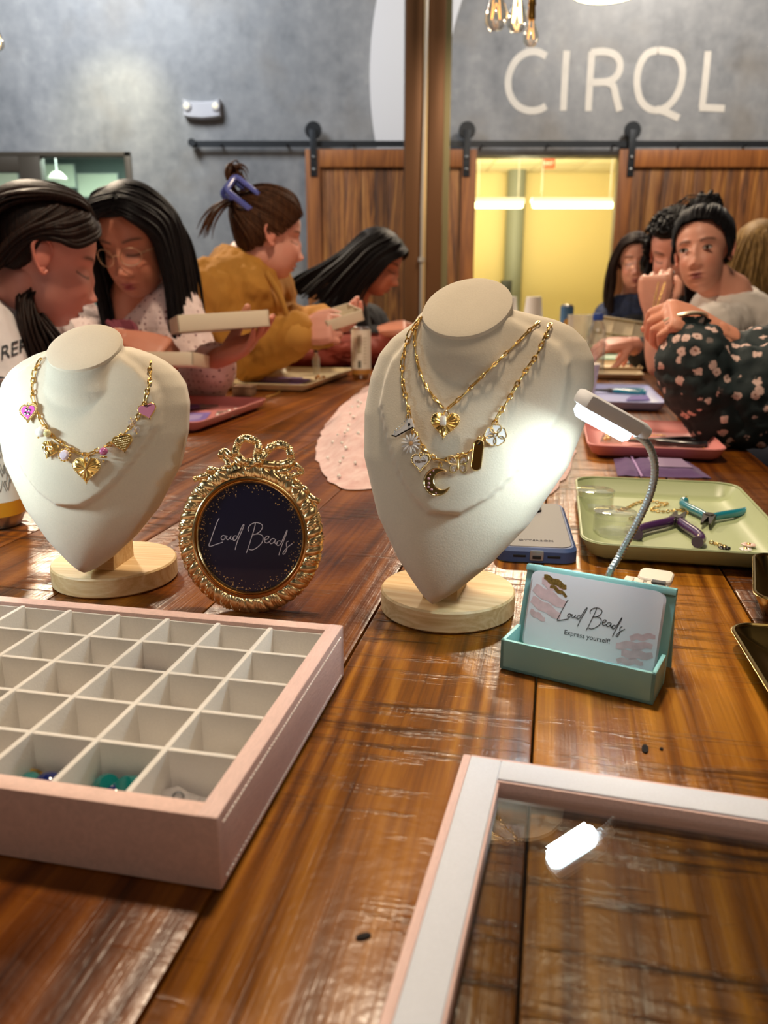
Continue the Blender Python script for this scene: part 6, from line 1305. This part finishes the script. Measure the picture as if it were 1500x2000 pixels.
def clip3(o):
    for s in (-1, 1):
        mb = MB(); CM = HM3 @ Mx((.022 + s * .042, -.098, .088), (R(-25), 0, 0)) @ Mx((0, 0, 0), (0, PI / 2 - s * .25, 0))
        for bx0, by0, bw, bl in ((0, 0, .014, .105), ): mb.tube([(y, z, 0) for y, z in rrect(.052, .090, .012, 4)], .0085, 8, True, CM, .7)
        mb.obj('claw_clip', mat('periwinkle_plastic', '#5b66b8', .3, coat=.3), o)
    mb = MB(); mb.tube([HM3 @ V((x, -.098 - .03, .072)) for x in (-.030, -.01, .02, .052)], .006, 8); mb.obj('clip_hinge', mat('periwinkle_plastic', '#5b66b8', .3, coat=.3), o)
    # jacket collar standing round the neck, with lapel
    mb = MB(); rings = []
    for i in range(25):
        a = lerp(-.2, 1.2, i / 24) * PI + PI * .0
        p0 = cnk + rt3 * .072 * math.cos(a) - fw3 * .066 * math.sin(a) + V((0, 0, -.01)); p1 = cnk + rt3 * .098 * math.cos(a) - fw3 * .090 * math.sin(a) + V((0, 0, -.035)) ; pt = cnk + rt3 * .074 * math.cos(a) - fw3 * .070 * math.sin(a) + V((0, 0, .030 * math.sin(max(0, min(PI, a))) + .012))
        rings.append([p0, pt, pt + (p1 - p0).normalized() * .006, p1 + V((0, 0, -.004))])
    mb.loft(rings); mb.obj('collar', m_must2, o)
    mb = MB(); mb.tube(cat([A(520, 535, 2.20), A(545, 575, 2.17), A(562, 620, 2.15), A(576, 670, 2.16)], 6), lambda u: .013 - .004 * u, 8, False, None, .35); mb.obj('lapel', m_must2, o)
    cuff = A(583, 655, 2.13); d = (A(600, 652, 2.12) - A(520, 690, 2.2)).normalized(); mb = MB(); mb.chain([cuff - d * .045, cuff], [.050, .047], 18); mb.obj('cuff', m_must2, o)
m_must = mat('mustard_suede', '#b07a2c', .85, bump=(220, .2, .0006), var=(14, .10)); m_must2 = mat('mustard_collar', '#c08b3d', .85, bump=(220, .2, .0006))
cnk = A(482, 508, 2.33); chs = A(468, 610, 2.36); pl_ = PEL(chs, nk); rt3 = V((.42, -.90, 0)).normalized(); fw3 = V((.90, .42, 0))
P3 = person('woman in mustard jacket holding a white box, brown hair in blue clip', HM3, '#dd9f8c', '#a8605c', '#5a3a28', cnk, chs, pl_, rt3, [(A(412, 570, 2.22), A(466, 700, 2.24), A(588, 650, 2.14), V((.9, -.35, .16)), V((-.1, -.9, .3)), (.75, .8, .8, .8), .5, -1), (A(520, 560, 2.55), A(536, 645, 2.60), A(636, 640, 2.34), V((.75, -.6, .1)), V((.2, .2, -.9)), (.4, .45, .45, .5), .3, 1)], m_must, 1.0, k=1.02, grow=.026, hair=hair3, hm=hair_mat('brown_hair', '#2e1a10', '#5f3d26'), cname='jacket', collar=clip3, trousers='#283a58', fold_amp=.014, wsh=.175)
# ---- 4 : black haired woman in black, bent over, by the column
HM4 = HF(737, 514, 2.95, (.90, -.12, -.42), (.40, -.02, .90)) @ Matrix.Scale(.92, 4)
def hair4(hb, M):
    cap_mb(hb, M, lambda q: min(.05, q.z - .055 + .15 * sm((.02 - q.y) / .05)), .011)
    for s in (-1, 1):
        locks(hb, M, [[(s * .002, .084, .092), (s * .05, .080, .066), (s * .082, .046, .02), (s * .086, .02, -.05), (s * .082, .0, -.12), (s * .08, .0, -.19)], [(s * .002, .05, .115), (s * .06, .045, .09), (s * .090, .0, .03), (s * .098, -.03, -.05), (s * .10, -.05, -.13), (s * .10, -.06, -.22)], [(s * .002, -.01, .126), (s * .06, -.03, .10), (s * .088, -.07, .03), (s * .10, -.10, -.05), (s * .105, -.14, -.13), (s * .11, -.18, -.22)], [(0, -.06, .115), (s * .04, -.10, .06), (s * .06, -.13, -.02), (s * .075, -.18, -.10), (s * .085, -.24, -.17), (s * .09, -.29, -.24)]], 18, .010, .004, 21, .6)
nk = A(688, 585, 3.02); chs = A(668, 655, 3.05); pl_ = PEL(chs, nk); rt = V((.38, -.92, 0)).normalized()
m_blk = mat('black_knit', '#17161a', .85, bump=(250, .2, .0006))
P4 = person('woman in black with long black hair bent over beside the column', HM4, '#c47e63', '#8a4a48', '#15100e', nk, chs, pl_, rt, [(A(640, 625, 2.92), A(690, 710, 2.88), A(742, 650, 2.80), V((.95, -.1, .2)), V((0, -.5, .85)), (.45, .6, .65, .7), .5, -1), (A(720, 630, 3.2), A(760, 700, 3.2), A(778, 665, 3.02), V((.6, -.7, .2)), V((.1, .1, 1)), (.5, .6, .6, .6), .4, 1)], m_blk, .92, hair=hair4, hm=hair_mat('black_hair', '#08070a', '#1a1618'), cname='sweater', trousers='#1c1c22')
# ---- 5 : smiling woman with spectacles, far right
HM5 = HF(1241, 512, 3.65, (-.25, -.96, -.05), (-.04, -.04, 1))
def hair5(hb, M):
    cap_mb(hb, M, lambda q: min(.05, q.z - .062 + .16 * sm((.02 - q.y) / .05)), .010)
    for s in (-1, 1): locks(hb, M, [[(s * .003, .084, .090), (s * .055, .070, .066), (s * .082, .040, .0), (s * .090, .03, -.08), (s * .095, .035, -.16), (s * .09, .045, -.25)], [(s * .003, .04, .118), (s * .065, .02, .085), (s * .096, .0, .0), (s * .110, .0, -.09), (s * .12, .0, -.18), (s * .115, .01, -.28)], [(s * .003, -.02, .124), (s * .06, -.05, .09), (s * .10, -.05, .0), (s * .115, -.04, -.09), (s * .125, -.04, -.19), (s * .12, -.03, -.28)]], 20, .010, .005, 31, .5, wave=.012, hang=.4)
nk = A(1240, 578, 3.70); chs = A(1238, 632, 3.74); pl_ = PEL(chs, nk); rt = V((.98, -.1, 0)).normalized()
def vneck(o):
    mb = MB(); mb.ell((0, 0, 0), (.045, .022, .048), 18, 12, Matrix.Translation(A(1236, 598, 3.655))); mb.obj('chest_skin', mat('plain_skin', '#c48a76', .5), o); mb = MB(); mb.ell((0, 0, 0), (.080, .05, .05), 18, 12, Matrix.Translation(A(1240, 636, 3.60))); mb.obj('black_camisole', mat('black_knit', '#17161a', .85), o)
P5 = person('smiling woman with spectacles in navy top, far end of right side', HM5, '#cd8f7a', '#9c5350', '#3a261c', nk, chs, pl_, rt, [(A(1190, 620, 3.72), A(1180, 690, 3.6), A(1216, 655, 3.45), V((.8, -.5, .1)), V((0, -.3, .9)), (.4, .5, .5, .6), .4, 1), (A(1288, 620, 3.76), A(1300, 690, 3.62), A(1266, 655, 3.45), V((-.85, -.4, .1)), V((0, -.3, .9)), (.4, .5, .5, .6), .4, -1)], mat('navy_blouse', '#1f2a48', .8, var=(25, .5)), .95, smile=1, hair=hair5, hm=hair_mat('dark_brown_hair', '#140c0a', '#2c1b14'), cname='blouse', collar=vneck, trousers='#232a3c')
glasses(HM5, P5)
# ---- 6 : dark curly haired person in black
HM6 = HF(1316, 495, 2.80, (-.50, -.80, -.34), (-.12, -.26, .96))
def hair6(hb, M):
    cap_mb(hb, M, lambda q: min(.05, q.z - .058 + .15 * sm((.015 - q.y) / .05)), .016)
    rg_ = random.Random(6)
    for k in range(330):
        th = rg_.random() * 1.9; ph = rg_.random() * 2 * PI; q = V((.080 * math.sin(th) * math.sin(ph), .098 * math.sin(th) * math.cos(ph) - .012, .034 + .090 * math.cos(th)))
        if q.y > .030 and q.z < .080: continue
        r = .012 + .006 * rg_.random(); o1 = q.normalized(); t1 = o1.orthogonal().normalized(); t2 = o1.cross(t1); a0 = rg_.random() * 6
        hb.tube([M @ (q * 1.06 + (t1 * math.cos(a0 + u * .9) + t2 * math.sin(a0 + u * .9)) * r + o1 * u * .0025) for u in range(8)], .0042, 5)
    for s in (-1, 1): locks(hb, M, [[(s * .07, .0, .06), (s * .088, .0, .0), (s * .092, .0, -.06), (s * .09, -.01, -.12)], [(s * .07, -.05, .06), (s * .095, -.05, .0), (s * .10, -.05, -.07), (s * .09, -.05, -.13)], [(s * .0, -.11, .05), (s * .03, -.115, .0), (s * .04, -.11, -.06), (s * .04, -.10, -.12)]], 16, .010, .007, 41, .5, wave=.014)
nk = A(1330, 578, 2.90); chs = A(1345, 640, 2.94); pl_ = PEL(chs, nk); rt = V((-.45, .89, 0)).normalized() * -1
P6 = person('person with dark curly hair in black, looking down behind bun haired woman', HM6, '#ca8975', '#96504e', '#1a120e', nk, chs, pl_, rt, [(A(1300, 620, 2.78), A(1305, 720, 2.72), A(1230, 672, 2.60), V((-.95, -.2, -.05)), V((0, -.3, 1)), (.3, .35, .35, .4), .3, -1), (A(1372, 625, 3.05), A(1360, 710, 2.95), A(1290, 680, 2.75), V((-.95, -.2, -.05)), V((0, -.3, 1)), (.3, .35, .35, .4), .3, 1)], m_blk, .85, hair=hair6, hm=hair_mat('black_hair', '#08070a', '#1a1618'), cname='sweater', trousers='#1c1c22')
# ---- 7 : woman with high bun and white shirt, looking into the lens
HM7 = HF(1352, 514, 2.20, (-.56, -.82, .06), (-.16, .0, .99), NOSE) @ Matrix.Scale(.94, 4)
def hair7(hb, M):
    cap_mb(hb, M, lambda q: min(.05, q.z - .062 + .15 * sm((.005 - q.y) / .05)), .004)
    for s in (-1, 1):
        locks(hb, M, [[(0, .086, .086), (0, .06, .118), (0, .0, .132), (0, -.05, .125)], [(s * .040, .080, .076), (s * .045, .045, .108), (s * .035, .0, .126), (s * .008, -.035, .132)], [(s * .066, .052, .048), (s * .070, .02, .082), (s * .055, -.02, .112), (s * .012, -.04, .130)], [(s * .078, .018, .016), (s * .084, -.015, .052), (s * .064, -.05, .095), (s * .012, -.045, .128)], [(s * .072, -.05, -.03), (s * .080, -.06, .03), (s * .06, -.085, .082), (s * .012, -.05, .128)], [(s * .01, -.09, -.06), (s * .015, -.112, .02), (s * .012, -.10, .085), (0, -.055, .128)]], 16, .0052, .002, 51, .8)
        locks(hb, M, [[(s * .070, .030, .035), (s * .079, .026, .0), (s * .078, .022, -.035)], [(s * .074, .02, .035), (s * .081, .018, .005), (s * .080, .016, -.025)]], 5, .003, .002, 52, .3)
    rg_ = random.Random(9)
    for k in range(46):
        a0 = rg_.random() * 6.28; t_ = rg_.random(); ax = V((rg_.gauss(0, .5), rg_.gauss(0, .5), 1)).normalized(); u1 = ax.orthogonal().normalized(); u2 = ax.cross(u1); c_ = V((0, -.072, .138)); rr = .018 + .022 * rg_.random()
        hb.tube([M @ (c_ + u1 * rr * math.cos(a0 + q * .5) + u2 * rr * math.sin(a0 + q * .5) + ax * (.018 * rg_.gauss(0, .6))) for q in range(9)], .0062, 6)
    locks(hb, M, [[(.0, -.07, .15), (.05, -.09, .16), (.075, -.08, .13), (.07, -.07, .11)], [(.0, -.06, .16), (.055, -.05, .165), (.08, -.06, .14), (.085, -.05, .12)]], 6, .0032, .010, 55, .3)
    locks(hb, M, [[(.03, -.095, -.03), (.04, -.10, -.09), (.045, -.09, -.14), (.05, -.085, -.17)], [(.06, -.08, -.03), (.065, -.08, -.09), (.06, -.07, -.14), (.06, -.065, -.16)]], 10, .006, .005, 56, .4)
nk = A(1424, 574, 2.33); chs = A(1456, 672, 2.38); pl_ = PEL(chs, nk); rt7 = V((.80, -.55, 0)).normalized()
m_shirt = mat('white_cotton_shirt', '#d6cdc4', .8, bump=(220, .2, .0005))
def coll7(o):
    fw = V((-.56, -.82, 0)).normalized()
    for s in (-1, 1):
        mb = MB(); rings = []
        for i in range(13):
            a = PI / 2 - s * 0 + (lerp(.0, 1.0, i / 12)) * 2.6 * s + PI
            c0 = nk7 + V((0, 0, -.012)); d = rt7 * math.cos(a) * .078 + fw * math.sin(a) * .072; w_ = .035 + .030 * (i / 12)
            d = rt7 * math.sin((i / 12) * 2.55) * .080 * s - fw * math.cos((i / 12) * 2.55) * .072
            top = c0 + d * .92 + V((0, 0, .045 - .055 * (i / 12))); bot = c0 + d * 1.5 + V((0, 0, .012 - w_ * .8 - .05 * (i / 12)))
            nn = d.normalized() * .004; rings.append([top, top + nn + V((0, 0, .004)), bot + nn, bot])
        mb.loft(rings); mb.obj('collar', m_shirt, o)
nk7 = nk
# visible arm: elbow on the table, fist raised holding the chain
el7, wr7 = A(1290, 712, 2.06), A(1279, 612, 2.06)
P7 = person('woman with black top bun and white collared shirt, facing the viewer', HM7, '#d79981', '#8f4644', '#20140f', nk, chs, pl_, rt7, [(A(1396, 645, 2.20), el7, wr7, V((-.10, -.05, 1)), V((-.45, -.85, 0)), (.85, .95, 1.0, 1.0), .8, 1), (A(1492, 650, 2.54), A(1456, 750, 2.42), A(1372, 715, 2.26), V((-.9, -.2, .2)), V((0, -.2, 1)), (.4, .5, .5, .6), .4, -1)], m_shirt, .38, lids=False, hair=hair7, hm=hair_mat('black_hair', '#08070a', '#1a1618'), cname='shirt', collar=coll7, trousers='#2b3040', wsh=.185)
eyes_open(HM7, P7, '#33261a')
mb = MB(); mb.ell((0, 0, 0), .004, 10, 8, HM7 @ Mx((.083, -.004, -.044))); mb.obj('earring', m_silver, P7)
# gold chain hanging from the fist
ft = wr7 + V((-.01, -.045, .075)); ch7 = root('gold_chain', 'gold chain dangling from the raised fist in two strands', 'chain', ft)
for q, P in enumerate(([ft + V((-.006, -.01, .0)), A(1277, 600, 2.0), A(1280, 632, 2.0)], [ft + V((.010, -.01, .0)), A(1283, 600, 1.99), A(1281, 634, 2.0)])):
    P = cat(P, 12)
    for i in range(0, len(P) - 1): o = mobj('link', LKs, m_gold, ch7); d = (P[i + 1] - P[i]).normalized(); z_ = V((0, -1, 0)); x_ = d.cross(z_).normalized(); o.matrix_local = Matrix.Translation((P[i] + P[i + 1]) / 2 - ft) @ Matrix((x_, d, x_.cross(d))).transposed().to_4x4() @ Matrix.Rotation(R(20 if i % 2 else 80), 4, 'Y') @ Matrix.Scale(max(1, (P[i + 1] - P[i]).length / .0042), 4)
# ---- 8 : blonde seen from behind at the right edge, rust top
HM8 = HF(1480, 500, 3.15, (.45, .80, -.05), (0, 0, 1))
def hair8(hb, M):
    cap_mb(hb, M, lambda q: min(.05, q.z - .055 + .16 * sm((.03 - q.y) / .05)), .012)
    for s in (-1, 1): locks(hb, M, [[(s * .003, .07, .10), (s * .06, .04, .085), (s * .086, .0, .0), (s * .092, -.02, -.09), (s * .09, -.03, -.16)], [(0, .02, .124), (s * .06, -.03, .10), (s * .088, -.06, .01), (s * .098, -.07, -.08), (s * .10, -.08, -.17)], [(0, -.04, .124), (s * .03, -.10, .07), (s * .05, -.118, -.01), (s * .06, -.12, -.10), (s * .07, -.12, -.18)], [(0, -.04, .124), (0, -.10, .07), (0, -.12, -.01), (0, -.125, -.10), (0, -.125, -.18)]], 16, .010, .005, 61, .5, wave=.006)
nk = A(1488, 565, 3.2); chs = A(1502, 630, 3.25); pl_ = PEL(chs, nk); rt = V((.86, -.5, 0)).normalized() * -1
P8 = person('blonde person in rust top seen from behind, right edge', HM8, '#d79b85', '#a06058', '#6a4a2a', nk, chs, pl_, rt, [(A(1464, 605, 3.2), A(1458, 680, 3.2), A(1480, 705, 3.4), V((.4, .8, 0)), V((0, 0, 1)), (.4, .5, .5, .5), .3, -1), (A(1545, 605, 3.3), A(1560, 680, 3.35), A(1560, 705, 3.6), V((.3, .9, 0)), V((0, 0, 1)), (.4, .5, .5, .5), .3, 1)], mat('rust_knit', '#6b2a20', .85, bump=(200, .2, .0008)), 1.0, hair=hair8, hm=hair_mat('blonde_hair', '#5a4224', '#a8854e'), cname='sweater', trousers='#2b2b33')
# ---- 9 : person in dark floral blouse, mostly beyond the right edge
m_flor = bpy.data.materials.new('floral_crepe'); n = NT(m_flor); v = n.coords(); wv = n.add('ShaderNodeVectorMath', operation='ADD', i_0=v, i_1=n.add('ShaderNodeVectorMath', operation='SCALE', i_0=n.add('ShaderNodeTexNoise', i_Vector=v, i_Scale=150.0).outputs['Color'], i_Scale=.009).outputs[0]).outputs[0]
vo = n.add('ShaderNodeTexVoronoi', i_Vector=wv, i_Scale=46.0, i_Randomness=.9)
rnd = n.add('ShaderNodeSeparateColor', i_Color=vo.outputs['Color']).outputs[0]
dd = n.ramp(vo.outputs['Distance'], [(.30, 1.0), (.36, 0.0)]); sel = n.ramp(rnd, [(.20, 0.0), (.24, 1.0)])
ctr = n.ramp(vo.outputs['Distance'], [(.08, 1.0), (.12, 0.0)])
bs = n.mix(n.mix(1.0, dd, sel, 'MULTIPLY'), hx('#0b1f22'), hx('#d3b3a8')); bs = n.mix(n.mix(1.0, ctr, sel, 'MULTIPLY'), bs, hx('#8a5a4a'))
n.P(Base_Color=bs, Roughness=.75, Normal=n.bump(n.noise(v, 300, 2), .15, .0005))
HM9 = HF(1700, 330, 1.42, (-.75, .35, -.45), (-.4, .15, .9))
nk = A(1690, 480, 1.44); chs = A(1730, 650, 1.40); pl_ = PEL(chs, nk); rt = V((.35, .94, 0)).normalized()
el9 = A(1418, 800, 1.285); wr9 = A(1338, 655, 1.30); sh9 = A(1570, 690, 1.32)
def hair9(hb, M):
    cap_mb(hb, M, lambda q: min(.05, q.z - .055 + .15 * sm((.02 - q.y) / .05)), .012)
    for s in (-1, 1): locks(hb, M, [[(s * .003, .07, .10), (s * .06, .05, .085), (s * .086, .02, .0), (s * .092, .0, -.09)], [(0, -.04, .124), (s * .04, -.10, .05), (s * .06, -.12, -.03), (s * .07, -.12, -.12)]], 20, .010, .005, 71, .5)
def slv9(o):
    c = MB(); c.chain([sh9 + V((.03, 0, .01)), A(1500, 745, 1.29), A(1455, 792, 1.285), el9], [.072, .082, .080, .062], 20); c.chain([el9, A(1378, 750, 1.28), A(1350, 700, 1.29), wr9 + V((0, 0, .002))], [.060, .064, .060, .036], 20); c.chain([A(1440, 735, 1.28), A(1480, 710, 1.30)], [.055, .060], 16)
    me = remesh(c, .007, 4); fold(me, .012, 18, 4, (1, 1, 1)); fold(me, .004, 50, 9, (1, 1, 1)); 
    for v_ in me.vertices: v_.co.z = max(v_.co.z, T + .001)
    mobj('sleeve', me, m_flor, o, True, 80)
    d = (wr9 - A(1345, 700, 1.285)).normalized(); mb = MB(); rings = []
    x_ = d.orthogonal().normalized(); y_ = d.cross(x_)
    for f, r in ((-.014, .040), (-.004, .034), (.008, .0365), (.016, .040)): rings.append([wr9 + d * f + (x_ * math.cos(a) + y_ * math.sin(a)) * r * (1 + .06 * math.sin(a * 9)) for a in [k * PI / 18 for k in range(36)]])
    mb.loft(rings, None, False); mb.obj('frilled_cuff', m_flor, o)
    mb = MB(); c_ = wr9 + d * .024; mb.tube([c_ + (x_ * math.cos(a) + y_ * math.sin(a)) * .0335 for a in [k * PI / 14 for k in range(28)]], .0055, 8, True, None, .6); mb.obj('pale_bracelet', mat('pale_gold_band', '#d8c8ae', .3, .5), o)
P9 = person('person in dark green floral blouse, elbow on the table at right edge', HM9, '#d38f73', '#96504e', '#2a1a12', nk, chs, pl_, rt, [(sh9, el9, A(1400, 655, 1.31), V((-.90, -.10, .36)), V((.35, -.55, .75)), (.75, .8, .85, .9), .6, 1), (A(1640, 640, 1.66), A(1500, 800, 1.66), A(1440, 770, 1.58), V((-.9, -.2, .1)), V((0, -.2, 1)), (.5, .6, .6, .6), .4, -1)], m_flor, .6, hair=hair9, hm=hair_mat('dark_brown_hair', '#140c0a', '#2c1b14'), cname='blouse', collar=slv9, trousers='#22242c')
# ---- boxes held in hands
def held_box(lab, c, M_, W, L_, H, cells):
    t = root('compartment_box', lab, 'box', c); m = mat('ivory_card', '#ddcfb4', .6); w_ = .004
    mb = MB(); mb.box((0, 0, .001), (W, L_, .002), M_); mb.obj('base', m, t, False)
    for q, d in (((-W / 2 + w_ / 2, 0, H / 2), (w_, L_, H)), ((W / 2 - w_ / 2, 0, H / 2), (w_, L_, H)), ((0, -L_ / 2 + w_ / 2, H / 2), (W, w_, H)), ((0, L_ / 2 - w_ / 2, H / 2), (W, w_, H))): mb = MB(); mb.box(q, d, M_, .001); mb.obj('side', m, t)
    nx, ny = cells
    for k in range(1, nx): mb = MB(); mb.box((-W / 2 + W * k / nx, 0, H / 2 - .001), (.002, L_ - .008, H - .005), M_); mb.obj('divider', m, t, False)
    for k in range(1, ny): mb = MB(); mb.box((0, -L_ / 2 + L_ * k / ny, H / 2 - .001), (W - .008, .002, H - .005), M_); mb.obj('divider', m, t, False)
    return t
a, b, c_ = A(300, 652, 1.60), A(480, 640, 1.66), A(535, 640, 1.86)
X = (b - a).normalized(); Yv = (c_ - b); Yv = (Yv - X * Yv.dot(X)).normalized(); Z = X.cross(Yv)
held_box('large ivory box held up by the spectacled woman in eyelet blouse', (a + c_) / 2, Matrix((X, Yv, Z)).transposed().to_4x4() @ Mx((0, 0, 0), (0, 0, 0)), (b - a).length, .22, .032, (5, 4))
a, b = A(642, 648, 2.10), A(712, 625, 2.14); X = (b - a).normalized(); Yv = V((-.30, .92, .20)); Yv = (Yv - X * Yv.dot(X)).normalized(); Z = X.cross(Yv)
held_box('small white compartment box held by the woman in mustard jacket', (a + b) / 2 + Yv * .05, Matrix((X, Yv, Z)).transposed().to_4x4(), .105, .10, .028, (2, 2))
c_ = A(333, 716, 1.62); held_box('white box corner in front of the eyelet blouse, lower one', c_, Mx((0, 0, 0), (R(-8), 0, R(-6))), .13, .10, .026, (3, 2))
c_ = A(1215, 640, 3.05); held_box('taupe box standing in front of the smiling woman', c_, Mx((0, 0, -.03), (R(70), R(8), R(-20))), .22, .12, .02, (3, 2))
